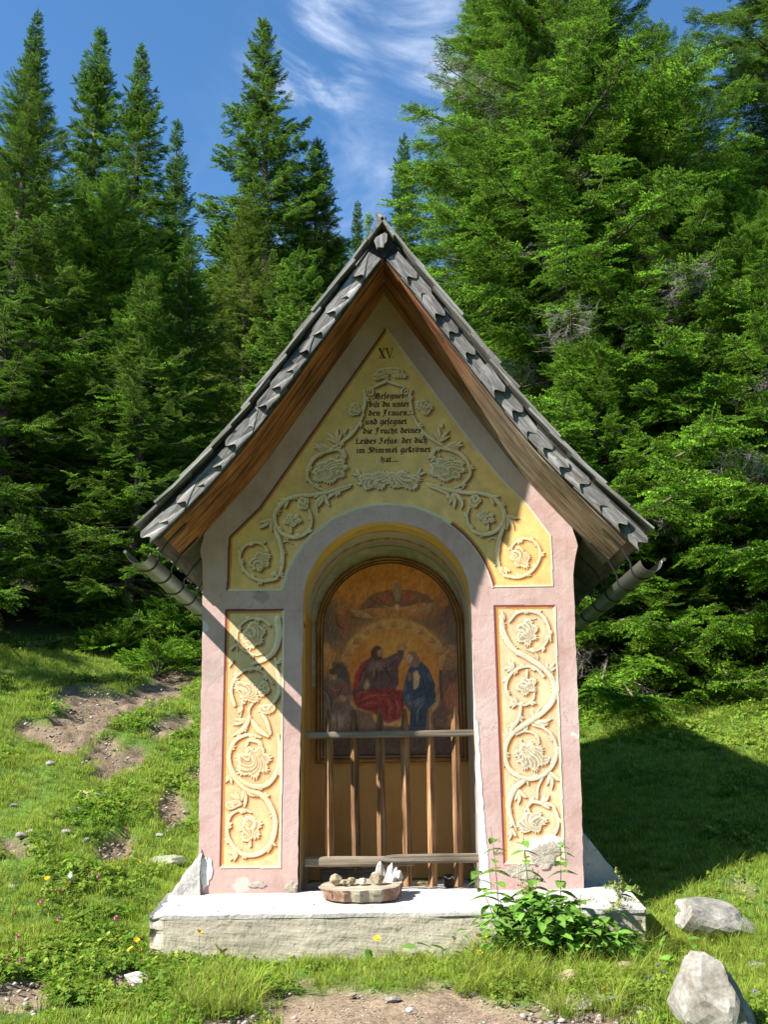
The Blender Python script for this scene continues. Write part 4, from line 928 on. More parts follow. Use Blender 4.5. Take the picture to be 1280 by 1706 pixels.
lay(pg((690, 1010), (720, 880), (760, 820), (830, 800), (890, 860), (935, 980), (930, 1110), (880, 1170), (860, 1320), (730, 1320), (740, 1180), (700, 1110), (680, 1090)), (.05, .068, .095), 1, 1.0)
lay(pg((700, 780), (740, 720), (790, 730), (830, 810), (800, 850), (740, 840)), (.22, .14, .085), 1, .6); lay(el(738, 782, 26, 36, .2), (.46, .28, .16), 1, .4); lay(pg((770, 890), (800, 870), (820, 920), (800, 1000), (770, 1015), (765, 960)), (.50, .34, .19), 1, .5); lay(pg((720, 870), (760, 900), (760, 940), (730, 960)), (.24, .11, .09), 1)
lay(pg((700, 1060), (740, 1050), (750, 1150), (710, 1130)) | pg((760, 1110), (860, 1060), (840, 1110), (770, 1160)), (.12, .145, .16), 3, 1.0)
lay(W_ > 1310, (.09, .06, .045), 6)
def lines(c, k, *strokes):
    """brush strokes: drapery folds, hair, contour"""
    global C
    for pts, w0 in strokes:
        P = crom([(p[0], p[1]) for p in pts], 3.0); M0 = np.zeros(U_.shape)
        n_ = len(P)
        for i, p in enumerate(P):
            w_ = max(2.5, w0*math.sin(math.pi*(.12+.85*i/n_)))
            cx = g(p[0], p[1]); W = cv.win(cx[0], cx[1], w_*kx*1.6)
            if W is None: continue
            M0[W] = np.maximum(M0[W], np.clip(1.3-np.hypot(U_[W]-p[0], W_[W]-p[1])/w_, 0, 1))
        m_ = (M0*k)[..., None]; C = C*(1-m_)+np.array(c)*m_
DKF, RDL, RDD, BLL = (.04, .022, .02), (.42, .10, .07), (.10, .02, .02), (.16, .20, .22)
lines(RDL, .75, ([(345, 1100), (430, 1060), (540, 1050), (640, 1060)], 8), ([(360, 1140), (440, 1110), (520, 1120)], 7), ([(560, 1060), (590, 1130), (580, 1220)], 8), ([(620, 1070), (650, 1140), (640, 1210)], 7), ([(335, 1060), (370, 1030), (450, 1020)], 6))
lines(RDD, .8, ([(350, 1120), (430, 1085), (530, 1080)], 6), ([(530, 1080), (560, 1150), (555, 1230)], 8), ([(600, 1070), (625, 1140), (612, 1230)], 7), ([(400, 1160), (470, 1150), (500, 1200)], 6), ([(660, 1050), (680, 1120), (660, 1200)], 6))
lines((.26, .19, .16), .6, ([(440, 800), (470, 860), (460, 940)], 7), ([(500, 800), (530, 860), (600, 850), (650, 800)], 7), ([(590, 790), (640, 770), (680, 730)], 7), ([(400, 850), (380, 930), (370, 1000)], 6))
lines(DKF, .8, ([(480, 820), (490, 900), (470, 990)], 6), ([(560, 800), (570, 880), (620, 930)], 8), ([(620, 790), (640, 860), (645, 940)], 6), ([(430, 780), (380, 880), (345, 1000)], 5), ([(450, 700), (455, 760), (440, 800)], 7), ([(560, 1040), (620, 1010), (655, 960)], 6))
lines(BLL, .7, ([(850, 840), (890, 920), (910, 1020)], 7), ([(800, 860), (850, 930), (870, 1040)], 6), ([(830, 1060), (770, 1120), (745, 1250)], 8), ([(860, 1100), (800, 1170), (790, 1290)], 8), ([(710, 930), (705, 1000), (700, 1060)], 6), ([(735, 1090), (745, 1130)], 6))
lines(DKF, .85, ([(870, 860), (905, 950), (920, 1080)], 6), ([(820, 900), (850, 980), (840, 1060)], 7), ([(800, 1080), (760, 1150), (750, 1300)], 7), ([(830, 1130), (820, 1220), (830, 1310)], 6), ([(730, 900), (725, 980), (740, 1050)], 6), ([(700, 1100), (720, 1150)], 6))
lines((.20, .12, .07), .8, ([(745, 725), (790, 735), (815, 800)], 7), ([(760, 730), (785, 790), (800, 850)], 5)); lines((.10, .05, .03), .8, ([(725, 775), (735, 772)], 3), ([(733, 800), (742, 802)], 3), ([(522, 728), (532, 728)], 3), ([(524, 760), (534, 758)], 4))
lines((.40, .17, .11), .6, ([(500, 285), (560, 320), (600, 360)], 6), ([(530, 275), (590, 300), (620, 345)], 6), ([(810, 280), (770, 320), (730, 355)], 6), ([(840, 285), (820, 330), (790, 355)], 5)); lines(DKF, .7, ([(440, 310), (500, 350), (560, 385)], 6), ([(480, 290), (530, 340), (600, 380)], 5), ([(870, 300), (850, 340), (800, 365)], 6), ([(930, 360), (870, 350), (800, 372)], 4), ([(390, 395), (450, 380), (520, 390)], 5))
lines((.36, .30, .22), .7, ([(650, 265), (648, 300), (652, 345)], 5), ([(665, 262), (672, 300), (662, 340)], 4), ([(640, 195), (655, 188), (672, 196)], 7)); lines((.10, .06, .04), .8, ([(640, 232), (648, 231)], 3), ([(662, 231), (670, 232)], 3), ([(650, 254), (662, 254)], 3))
lines((.46, .32, .20), .7, ([(300, 400), (380, 415), (480, 465)], 5), ([(480, 365), (560, 375), (650, 398)], 4), ([(770, 365), (720, 378), (660, 398)], 4), ([(940, 360), (880, 380), (780, 430)], 5))
lines((.40, .22, .12), .5, ([(80, 680), (130, 740), (150, 830)], 6), ([(100, 670), (150, 730), (175, 820)], 5), ([(75, 730), (100, 790), (120, 850)], 5), ([(1100, 700), (1060, 760), (1020, 820)], 5))
lines((.30, .25, .19), .5, ([(70, 1000), (120, 1060), (130, 1150)], 7), ([(110, 960), (170, 1010), (240, 1000)], 6), ([(160, 1200), (170, 1260), (160, 1330)], 7), ([(200, 1200), (215, 1270), (205, 1330)], 6), ([(1100, 880), (1140, 960), (1150, 1080)], 6), ([(1000, 900), (1020, 960), (1000, 1060)], 6))
lines(DKF, .7, ([(90, 1000), (140, 1070), (150, 1180)], 6), ([(250, 960), (200, 1050), (230, 1120)], 6), ([(180, 1190), (190, 1250), (182, 1330)], 6), ([(1060, 870), (1090, 940), (1080, 1000)], 7), ([(1120, 900), (1160, 1000), (1150, 1200)], 7), ([(1030, 980), (1040, 1080), (1010, 1200)], 7), ([(990, 470), (1060, 500), (1100, 440)], 7), ([(180, 440), (200, 520), (260, 560)], 8), ([(270, 440), (330, 460), (420, 462)], 5))
lines((.34, .16, .06), .6, *[([(628+360*math.cos(rad(a_)), 886+350*math.sin(rad(a_))), (628+412*math.cos(rad(a_)), 884+400*math.sin(rad(a_)))], 3) for a_ in range(184, 358, 8)])
br = (fbm(U_/9+W_/30, W_/26, 3)-.5)[..., None]; C = np.clip(C*(1+.8*br)*np.array([1.75, 1.5, 1.4]), 0, .85)
pict = canvas_mesh('painting', cv, C, PPoly, YP, M_picture, chapel)
pict['label'] = 'dark arched devotional painting of two seated robed figures under a glowing halo'
bm = bmesh.new()
def frame_path(r_): return [(XP-RP+r_, ZB+r_)]+[(XP-RP+r_, CZP)]+arc(XP, CZP, RP-r_, 180, 0, 36)+[(XP+RP-r_, CZP), (XP+RP-r_, ZB+r_)]
rings = []
for r_, y_ in ((0, ND-.006), (.004, ND-.03), (.018, ND-.038), (.03, ND-.028), (.038, ND-.034), (.05, ND-.03), (.058, ND-.010)):
    pa = frame_path(r_); rings.append([bm.verts.new((a, y_, b)) for a, b in pa])
for A, B in zip(rings[:-1], rings[1:]):
    n = len(A)
    for i in range(n): bm.faces.new((A[i], A[(i+1) % n], B[(i+1) % n], B[i]))
fo = link('picture_frame', bm_mesh('picture_frame', bm), [M_frame, M_framed], chapel)
for i, p in enumerate(fo.data.polygons): p.material_index = 1 if (i//len(rings[0])) in (0, 3, 5) else 0

# --- soffit, deck, shingles
def slab(name, n0, n1, y0, y1, mat, sg, s0=0.0, s1=None, parent=chapel, ysk=False, nseg=26):
    bm = bmesh.new(); s1 = s1 or SLS[sg]; R = []
    for i in range(nseg+1):
        s = s0+(s1-s0)*i/nseg; a = prof(s, n0, sg)[0]; b = prof(s, n1, sg)[0]
        if i == 0 and s0 == 0: a = (XC, PZ[0]+n0/math.sin(rad(90-56))); b = (XC, PZ[0]+n1/math.sin(rad(90-56)))
        ya = front(a[0])+y0 if ysk else y0
        R.append([bm.verts.new((a[0], ya, a[1])), bm.verts.new((b[0], ya, b[1])), bm.verts.new((b[0], y1, b[1])), bm.verts.new((a[0], y1, a[1]))])
    for A, B in zip(R[:-1], R[1:]):
        for k in range(4): bm.faces.new((A[k], A[(k+1) % 4], B[(k+1) % 4], B[k]))
    bm.faces.new(R[0]); bm.faces.new(R[-1][::-1]); return bm
def along_mesh(name, sg, s_a, s_b, n0, n1, yf, yb, mat, parent, segs=10, front_follow=False):
    """board whose grain (local X) runs down the slope"""
    smid = (s_a+s_b)/2; c, t = prof(smid, 0, sg); T = Vector((t[0], 0, t[1])).normalized(); Zf = Vector((0, -1, 0)); Yv = Zf.cross(T)
    M = Matrix((T, Yv, Zf)).transposed().to_4x4(); M.translation = Vector((c[0], 0, c[1])); Mi = M.inverted()
    bm = slab(name, n0, n1, yf, yb, mat, sg, s_a, s_b, ysk=front_follow, nseg=segs); bm.transform(Mi)
    return link(name, bm_mesh(name, bm), mat, parent, M)
for sg in (-1, 1):
    SE = SLS[sg]
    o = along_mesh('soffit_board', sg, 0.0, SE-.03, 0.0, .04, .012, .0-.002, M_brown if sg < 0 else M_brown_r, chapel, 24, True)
    # sheathing: planks that run front to back, each its own board
    s = .02; k = 0
    while s < SE+.02:
        e = min(s+.17, SE+.045)
        bm = bmesh.new(); a0, t0 = prof(s+.003, .042, sg); a1, _ = prof(e-.003, .042, sg); b0, _ = prof(s+.003, .066, sg); b1, _ = prof(e-.003, .066, sg)
        yf = front(a0[0])+.03
        M = Matrix(((0, 1, 0, 0), (1, 0, 0, 0), (0, 0, 1, 0), (0, 0, 0, 1)))   # local X = world Y
        prs = [(a0[0], a0[1]), (a1[0], a1[1]), (b1[0], b1[1]), (b0[0], b0[1])]
        A = [bm.verts.new((yf, p[0], p[1])) for p in prs]; B = [bm.verts.new((DEPTH+.35, p[0], p[1])) for p in prs]
        bm.faces.new(A); bm.faces.new(B[::-1])
        for i in range(4): bm.faces.new((A[i], B[i], B[(i+1) % 4], A[(i+1) % 4]))
        link('sheathing_board', bm_mesh('sheathing_board', bm), M_sheath, chapel, M); s = e
    # narrow board under the eave's edge with the dark end
    bm = slab('eave_board', .0, .04, 0.0, DEPTH+.3, M_sheath, sg, SE-.26, SE-.035, nseg=3)
    link('eave_board', bm_mesh('eave_board', bm), M_sheath, chapel)
    # backing board of the rake, its dark tone paints the shadow band beside the shingles
    bm = bmesh.new(); R = []
    for i in range(25):
        s = .0+(SE+.01)*i/24; a = prof(s, .006, sg)[0]; b = prof(s, .134, sg)[0]
        if i == 0: a = (XC, PZ[0]+.01); b = (XC, PZ[0]+.23)
        y_ = front(a[0]); R.append([bm.verts.new((a[0], y_, a[1])), bm.verts.new((b[0], y_, b[1])), bm.verts.new((b[0], y_+.018, b[1])), bm.verts.new((a[0], y_+.018, a[1]))])
    for A, B in zip(R[:-1], R[1:]):
        for k in range(4): bm.faces.new((A[k], A[(k+1) % 4], B[(k+1) % 4], B[k]))
    bm.faces.new(R[-1][::-1]); bm.faces.new(R[0]); link('rake_board', bm_mesh('rake_board', bm), M_shadewood, chapel)

# rake shingles: short boards down the front edge, wavy cut lower ends
NC = 15
def rake_shingle(mesh_i):
    """local X down the slope, Y outward, Z forward; length .215"""
    r_ = random.Random(mesh_i); Ln = .222; Wd = .100
    pts = [(-.03, .0), (-.03, Wd)]
    nS = 14; low = []
    for i in range(nS+1):
        t = i/nS           # from outer corner to inner corner
        y = Wd*(1-t)
        wv = .030*t + .021*math.sin(t*math.pi*1.9+.35)+r_.uniform(-.0012, .0012)
        low.append((Ln-.055+wv*1.6, y))
    top = pts; outline = [(-.03, 0)]+[(-.03, Wd)]+low
    bm = bmesh.new()
    def zf(x, y): 
        base = .004+.030*max(0, min(1, (x+.03)/Ln)); cup = .007*math.sin((y/Wd)*math.pi*1.6+.5)
        return base+cup*max(0, x/Ln)
    A = [bm.verts.new((x, y, zf(x, y)+.034)) for x, y in outline]; B = [bm.verts.new((x, y, zf(x, y))) for x, y in outline]
    f1 = bm.faces.new(A); bm.faces.new(B[::-1]); n = len(A)
    for i in range(n):
        f = bm.faces.new((A[i], B[i], B[(i+1) % n], A[(i+1) % n]))
        if i >= 2: f.material_index = 1
    return bm
variants = {}
for sg in (-1, 1):
    for v in range(4):
        bm = rake_shingle(v+10*(sg+1))
        if sg < 0: bm.transform(Matrix.Diagonal((1, -1, 1, 1)))
        me = bm_mesh('rake_shingle', bm); me.materials.append(M_shingle); me.materials.append(M_shadewood); variants[(sg, v)] = me
    for k in range(NC):
        s = .06+(SLS[sg]-.03)*(k)/NC; c, t = prof(s, .004, sg); a2, _ = prof(s+.17, .004, sg)
        T = Vector((a2[0]-c[0], 0, a2[1]-c[1])).normalized(); T.y = -.085*sg*T.x*0; Zf = Vector((0, -1, 0)); Yv = Zf.cross(T)
        M = Matrix((T, Yv, Zf)).transposed().to_4x4(); M.translation = Vector((c[0], front(c[0])-.001, c[1]))
        M = M @ Matrix.Rotation(random.uniform(-.05, .05), 4, 'Z') @ Matrix.Diagonal((random.uniform(.93, 1.07), random.uniform(.90, 1.10), random.uniform(.8, 1.25), 1))
        link('rake_shingle', variants[(sg, k*7 % 4)], None, chapel, M)
# pentagonal cover board at the apex
bm = bmesh.new(); pts = [(575, 735), (683, 738), (690, 690), (735, 630), (745, 510), (705, 478), (560, 560), (528, 620), (555, 668)]
P3 = [wp(570+a/9.846, 340+b/9.846, -.625) for a, b in pts]; cx_ = sum(p[0] for p in P3)/len(P3); cz_ = sum(p[2] for p in P3)/len(P3)
M = Matrix(((0, 0, 1, cx_), (0, 1, 0, -.625), (-1, 0, 0, cz_), (0, 0, 0, 1)))  # local X = world -Z
Mi = M.inverted(); A = [bm.verts.new(Mi @ Vector((p[0], -.645+(p[2]-cz_)*.1, p[2]))) for p in P3]; B = [bm.verts.new(Mi @ Vector((p[0], -.600, p[2]))) for p in P3]
bm.faces.new(A); bm.faces.new(B[::-1])
for i in range(len(A)): 
    f = bm.faces.new((A[i], B[i], B[(i+1) % len(A)], A[(i+1) % len(A)])); f.material_index = 1 if i < 5 else 0
me = bm_mesh('apex_board', bm); me.materials.append(M_shingle); me.materials.append(M_shadewood); link('apex_board', me, None, chapel, M)
# ridge closing, so no light leaks at the apex
bm = bmesh.new(); prism(bm, [(XC-.075, PZ[0]+.10), (XC, PZ[0]+.225), (XC+.075, PZ[0]+.10), (XC, PZ[0]+.0)], -.575, DEPTH+.3); link('ridge_beam', bm_mesh('ridge_beam', bm), M_shadewood, chapel)

# roof shingles: courses, the four front columns one by one, the rest joined
def roof_board(Ln, Wd, Th, seed):
    r_ = random.Random(seed); bm = bmesh.new()
    xs_ = [0, Ln*.35, Ln*.7, Ln]; j = lambda a: r_.uniform(-a, a); rows = []
    for x in xs_:
        y0_, y1_ = j(.002), Wd+j(.002); up = j(.003)+(.004 if x == Ln else 0)
        rows.append([bm.verts.new((x+j(.004), y0_, up)), bm.verts.new((x+j(.004), y1_, up+j(.003))), bm.verts.new((x, y1_, up+Th)), bm.verts.new((x, y0_, up+Th))])
    for A, B in zip(rows[:-1], rows[1:]):
        for k in range(4): bm.faces.new((A[k], A[(k+1) % 4], B[(k+1) % 4], B[k]))
    bm.faces.new(rows[0][::-1]); bm.faces.new(rows[-1]); return bm
NR = 12; LnB = .50
RB = []
for v in range(5):
    me = bm_mesh('roof_shingle', roof_board(LnB, .118, .015+.002*(v % 3), 50+v)); me.materials.append(M_shtop); RB.append(me)
rest_v, rest_f, ro = [], [], 0
for sg in (-1, 1):
    expo = (SLS[sg]+.02)/NR
    for k in range(NR):
        s_end = (k+1)*expo+.02
        s_st = max(s_end-LnB, -.02)
        n_lo = .126
        c0, _ = prof(max(s_st, 0), n_lo+.006, sg); c1, _ = prof(s_end, n_lo+.034, sg)
        if s_st <= 0: c0 = np.array([XC-sg*.0, PZ[0]+.255])
        T = Vector((c1[0]-c0[0], 0, c1[1]-c0[1])); ln = T.length; T.normalize()
        Yv = Vector((0, 1, 0)); Zv = T.cross(Yv)
        if Zv.z < 0: Yv = Vector((0, -1, 0)); Zv = T.cross(Yv)
        y = -.605-.085*abs(c1[0]-XC)/1.5-random.uniform(.0, .03); col_ = 0
        while y < DEPTH+.35:
            M = Matrix((T, Yv, Zv)).transposed().to_4x4(); yy_ = y if Yv.y > 0 else y+.118
            M.translation = Vector((c0[0], yy_, c0[1]))+Zv*random.uniform(0, .010)
            M = M @ Matrix.Diagonal((ln/LnB*random.uniform(.96, 1.05), random.uniform(.92, 1.0), random.uniform(.75, 1.2), 1)) @ Matrix.Rotation(random.uniform(-.01, .01), 4, 'Z')
            if col_ < 3: link('roof_shingle', RB[(k*3+col_) % 5], None, chapel, M)
            else:
                me = RB[(k+col_) % 5]; vv = np.array([tuple(M @ v.co) for v in me.vertices]); rest_v.append(vv); rest_f.append(np.array([tuple(p.vertices) for p in me.polygons])+ro); ro += len(vv)
            y += .122; col_ += 1
o = link('roof_shingles', mesh_arrays('roof_shingles', np.concatenate(rest_v), np.concatenate(rest_f)), M_shtop, chapel); o['kind'] = 'stuff'
# ridge cap boards: the weather side stands proud of the other
for sg, up in ((1, .03), (-1, .0)):
    y = -.64
    while y < DEPTH+.3:
        l = .42; bm = bmesh.new(); a = (XC-.02*sg-.018, PZ[0]+.305+up); t = Vector((sg*.56, 0, -.83)); nrm = Vector((sg*.83, 0, .56))
        p = [Vector((a[0], 0, a[1])), Vector((a[0], 0, a[1]))+t*.22, Vector((a[0], 0, a[1]))+t*.22-nrm*.02, Vector((a[0], 0, a[1]))-nrm*.02]
        A = [bm.verts.new((q.x+random.uniform(-.003, .003), y, q.z)) for q in p]; B = [bm.verts.new((q.x, y+l-.004, q.z+random.uniform(-.004, .004))) for q in p]
        bm.faces.new(A); bm.faces.new(B[::-1])
        for i in range(4): bm.faces.new((A[i], B[i], B[(i+1) % 4], A[(i+1) % 4]))
        link('ridge_board', bm_mesh('ridge_board', bm), M_shtop, chapel); y += l

# --- gutters with their straps
for sg, gx, gz in ((-1, -1.578, 2.632), (1, 1.69, 2.53)):
    R_ = .074; bm = bmesh.new(); prof_o = []; n = 16
    for i in range(n+1):
        a = rad(180+180*i/n); prof_o.append((gx+R_*math.cos(a), gz+R_*math.sin(a)))
    inner = [(gx+(R_-.003)*math.cos(rad(360-180*i/n)), gz+(R_-.003)*math.sin(rad(360-180*i/n))) for i in range(n+1)]
    # sheets overlap every 1.3 m
    y = -.73
    ring = prof_o+inner; m_ = len(ring)
    A = [bm.verts.new((p[0], -.735-.02*math.sin(i/m_*9), p[1])) for i, p in enumerate(ring)]; B = [bm.verts.new((p[0], DEPTH+.35, p[1])) for p in ring]
    for i in range(m_): bm.faces.new((A[i], B[i], B[(i+1) % m_], A[(i+1) % m_]))
    for i in range(n): bm.faces.new((A[i], A[i+1], A[m_-2-i], A[m_-1-i]))
    gut = link('gutter', bm_mesh('gutter', bm), M_zinc, chapel)
    for p in gut.data.polygons: p.use_smooth = False
    bm = bmesh.new(); bx_ = gx+sg*(R_+.010); tube(bm, [(bx_, -.738, gz+.006), (bx_, DEPTH+.35, gz+.006)], .011, 10); link('gutter_bead', bm_mesh('gutter_bead', bm), M_zinc, gut)
    for yb in (-.50, -.06, .40, .9, 1.45, 2.0, 2.6, 3.2):
        bm = bmesh.new(); hw = .0125; th = .005
        path = [(gx+sg*(R_+.004), gz+.01)]+[(gx+(R_+.004)*math.cos(a), gz+(R_+.004)*math.sin(a)) for a in [rad(0-180*i/18) if sg > 0 else rad(180+180*i/18) for i in range(19)]]
        in_x = gx-sg*(R_+.004); e0, _ = prof(SLS[sg]-.03, -.004, sg); e1, _ = prof(SLS[sg]-.2, -.004, sg)
        path += [(in_x, gz+.03), (float(e0[0]), float(e0[1])-.002), (float(e1[0]), float(e1[1]))]
        rr = []
        for i, p in enumerate(path):
            q0, q1 = path[max(0, i-1)], path[min(len(path)-1, i+1)]; tx, tz = q1[0]-q0[0], q1[1]-q0[1]; l = math.hypot(tx, tz) or 1; nx_, nz_ = -tz/l*th/2, tx/l*th/2
            rr.append([bm.verts.new((p[0]+a*nx_, yb+b*hw, p[1]+a*nz_)) for a, b in ((1, -1), (1, 1), (-1, 1), (-1, -1))])
        for A, B in zip(rr[:-1], rr[1:]):
            for k in range(4): bm.faces.new((A[k], A[(k+1) % 4], B[(k+1) % 4], B[k]))
        bm.faces.new(rr[0]); bm.faces.new(rr[-1][::-1]); link('gutter_strap', bm_mesh('gutter_strap', bm), M_iron, gut)

# --- plinth: front block, cap, side haunches (rough cast, edges broken)
def rough_block(name, corner8, mat, cuts=10, amp=.012, seed=0, parent=chapel, fine=.004):
    """corner8: function (u,v,w in 0..1) -> point"""
    bm = bmesh.new(); bmesh.ops.create_cube(bm, size=1.0)
    bmesh.ops.subdivide_edges(bm, edges=bm.edges, cuts=cuts, use_grid_fill=True)
    for v in bm.verts:
        u, w_, q_ = v.co.x+.5, v.co.y+.5, v.co.z+.5
        ed = sum(1 for t in (u, w_, q_) if t < .001 or t > .999)
        p = Vector(corner8(u, w_, q_)); nv = mnoise.noise_vector(p*6+Vector((seed, 0, 0)))*amp + mnoise.noise_vector(p*25)*fine
        if ed >= 2:
            c = Vector(corner8(.5, .5, .5)); dirn = Vector((np.sign(.5-u)*(u < .001 or u > .999), np.sign(.5-w_)*(w_ < .001 or w_ > .999), np.sign(.5-q_)*(q_ < .001 or q_ > .999)))
            p += dirn*(.010+abs(mnoise.noise(p*14))*.035)
        v.co = p+nv
    return link(name, bm_mesh(name, bm), mat, parent, smooth=False)
def tri(p, q, r_, t): return None
# lower block
rough_block('plinth', lambda u, v, w_: (-1.472+u*(3.025)+.02*(1-w_)*(1-2*u), -.50+v*.62, -.15+w_*(.560+.012*u)), M_concrete, 34, .006, 1, fine=.005)
# sloping white cap on top
rough_block('plinth_cap', lambda u, v, w_: (-1.475+u*3.035, -.502+v*.56+.0, .395+w_*(.022+v*.085)), M_white, 30, .004, 3, fine=.003)
for sg in (-1, 1):
    hx = (-1.475, -1.235) if sg < 0 else (1.555, 1.255)
    def hf(u, v, w_, hx=hx, sg=sg):
        y = (-.03 if sg < 0 else .22)+v*(DEPTH+.1); hi = .80 if sg < 0 else .95; lo_ = .47 if sg < 0 else .55
        x = hx[0]+(hx[1]-hx[0])*u; zt = lo_+(hi-lo_)*u; return (x, y, -.2+w_*(zt+.2))
    rough_block('plinth_haunch', hf, M_white, 18, .010, 7+sg)
# niche floor
rough_block('niche_floor', lambda u, v, w_: (-.605+u*1.2, -.02+v*.88, .36+w_*(.118+.02*v)), M_white, 10, .002, 9, fine=.002)
# bare and chalky repairs where the paint has come off
def patch(px, py, rx, ry, mat, seed, y=-.0055, name='plaster_patch', thick=.006, n=26):
    c = wp(px, py, 0); r_ = random.Random(seed); ph = [r_.uniform(0, 6.28) for _ in range(5)]
    pts = []
    for i in range(n*2):
        a = i/(n*2)*2*math.pi; k = 1+.16*math.sin(2*a+ph[0])+.12*math.sin(3*a+ph[1])+.08*math.sin(7*a+ph[2])+.05*math.sin(13*a+ph[3])
        pts.append((c[0]+rx*k*math.cos(a), c[2]+ry*k*math.sin(a)))
    bm = bmesh.new(); cc = bm.verts.new((c[0], y-.002, c[2])); mid = [bm.verts.new((c[0]+(p[0]-c[0])*.75, y-.0015+r_.uniform(-.001, .001), c[2]+(p[1]-c[2])*.75)) for p in pts]
    A = [bm.verts.new((p[0], y, p[1])) for p in pts]; B = [bm.verts.new((p[0], y+thick, p[1])) for p in pts]; m_ = len(A)
    for i in range(m_):
        j_ = (i+1) % m_; bm.faces.new((cc, mid[i], mid[j_])); bm.faces.new((mid[i], A[i], A[j_], mid[j_])); bm.faces.new((A[i], B[i], B[j_], A[j_]))
    return link(name, bm_mesh(name, bm), mat, chapel)
patch(906, 1412, .115, .085, M_chalk, 1, -.0045); patch(908, 1424, .098, .075, M_bareplaster, 2, -.0075)
patch(868, 1452, .10, .045, M_bareplaster, 5, -.0040); patch(428, 1474, .05, .022, M_bareplaster, 3, -.004); patch(343, 1452, .035, .11, M_chalk, 4, -.004)
patch(486, 1478, .045, .035, M_bareplaster, 6, -.004)
# chalky strip up the right edge of the niche
bm = bmesh.new(); st = []
for i in range(27):
    z = .50+i*.042; wd = .012+.055*(1-i/26)**1.3+random.uniform(-.004, .006); x0_ = np.interp(z, [.4, 1.0, 1.8], [.588, .592, .601])+.002
    st.append([bm.verts.new((x0_, -.003, z)), bm.verts.new((x0_+wd, -.003, z)), bm.verts.new((x0_+wd, .002, z)), bm.verts.new((x0_, .002, z))])
for A, B in zip(st[:-1], st[1:]):
    for k in range(3): bm.faces.new((A[k], A[k+1], B[k+1], B[k]))
link('plaster_patch', bm_mesh('plaster_patch', bm), M_chalk, chapel)

# --- wooden barrier in the niche
bar = empty('picket_barrier', (0.0, .1, .47), 'low rustic barrier of six wooden pickets standing across the painted niche', 'barrier')
def pole(name, pts, rx, rz, mat, parent, segs=14, seed=0, taper0=False):
    """board/pole with grain along local X from pts[0] to pts[1]"""
    a, b = Vector(pts[0]), Vector(pts[1]); T = (b-a); ln = T.length; T.normalize(); Yv = Vector((0, 1, 0)); 
    if abs(T.y) > .9: Yv = Vector((1, 0, 0))
    Zv = T.cross(Yv).normalized(); Yv = Zv.cross(T); M = Matrix((T, Yv, Zv)).transposed().to_4x4(); M.translation = a
    bm = bmesh.new(); R = []; ns = 10
    for i in range(segs+1):
        x = ln*i/segs; k = 1+.05*mnoise.noise(Vector((x*6, seed, 0))); w_ = .004*mnoise.noise(Vector((x*3, seed+5, 1))); h_ = .003*mnoise.noise(Vector((x*3, seed+9, 2)))
        if taper0 and i < 3: k *= (.35, .7, .92)[i]
        ring = []
        for j in range(ns):
            an = (j+.5)/ns*2*math.pi; c_, s_ = math.cos(an), math.sin(an); pw = .55
            ring.append(bm.verts.new((x, w_+rx*k*math.copysign(abs(c_)**pw, c_), h_+rz*k*math.copysign(abs(s_)**pw, s_))))
        R.append(ring)
    for A, B in zip(R[:-1], R[1:]):
        for j in range(ns): bm.faces.new((A[j], A[(j+1) % ns], B[(j+1) % ns], B[j]))
    bm.faces.new(R[0][::-1]); bm.faces.new(R[-1])
    return link(name, bm_mesh(name, bm), mat, parent, M)
def W3(px, py, Y): p = wp(px, py, Y); return (p[0], Y, p[2])
pole('rail', [W3(511, 1225, .07), W3(789, 1221, .07)], .014, .0225, M_rail, bar, seed=1)
pole('rail', [W3(508, 1436, .085), W3(690, 1434, .085)], .02, .033, M_rail, bar, seed=2)
pole('rail', [W3(632, 1431, .055), W3(800, 1429, .055)], .02, .030, M_rail, bar, seed=3, taper0=True)
tops = [(547, 1186), (590, 1186), (633, 1185), (674, 1184), (716, 1182), (758, 1180)]; bots = [(549, 1445), (594, 1450), (637, 1470), (680, 1477), (722, 1477), (765, 1477)]
for i, (t_, b_) in enumerate(zip(tops, bots)):
    a = Vector(W3(b_[0], b_[1], .115)); b = Vector(W3(t_[0], t_[1], .115)); a.z = max(a.z, .485); T = (b-a); ln = T.length; T.normalize()
    M = Matrix((T, Vector((0, 1, 0)), T.cross(Vector((0, 1, 0))).normalized())).transposed().to_4x4(); M.translation = a
    M = M @ Matrix.Rotation(rad(38+random.uniform(-6, 6)), 4, 'X')
    bm = bmesh.new(); R = []; h = .0215
    for k in range(9):
        x = ln*k/8; w_ = .004*mnoise.noise(Vector((x*3, i, 1))); hh = h*(1+.06*mnoise.noise(Vector((x*5, i, 7))))
        if k == 8: hh *= .45
        R.append([bm.verts.new((x if k < 8 else ln+.012, w_+p*hh, q_*hh)) for p, q_ in ((-1, -1), (1, -1), (1, 1), (-1, 1))])
        if k == 7: R[-1] = R[-1]
    for A, B in zip(R[:-1], R[1:]):
        for j in range(4): bm.faces.new((A[j], A[(j+1) % 4], B[(j+1) % 4], B[j]))
    bm.faces.new(R[0][::-1]); bm.faces.new(R[-1]); link('picket', bm_mesh('picket', bm), M_picket, bar, M)
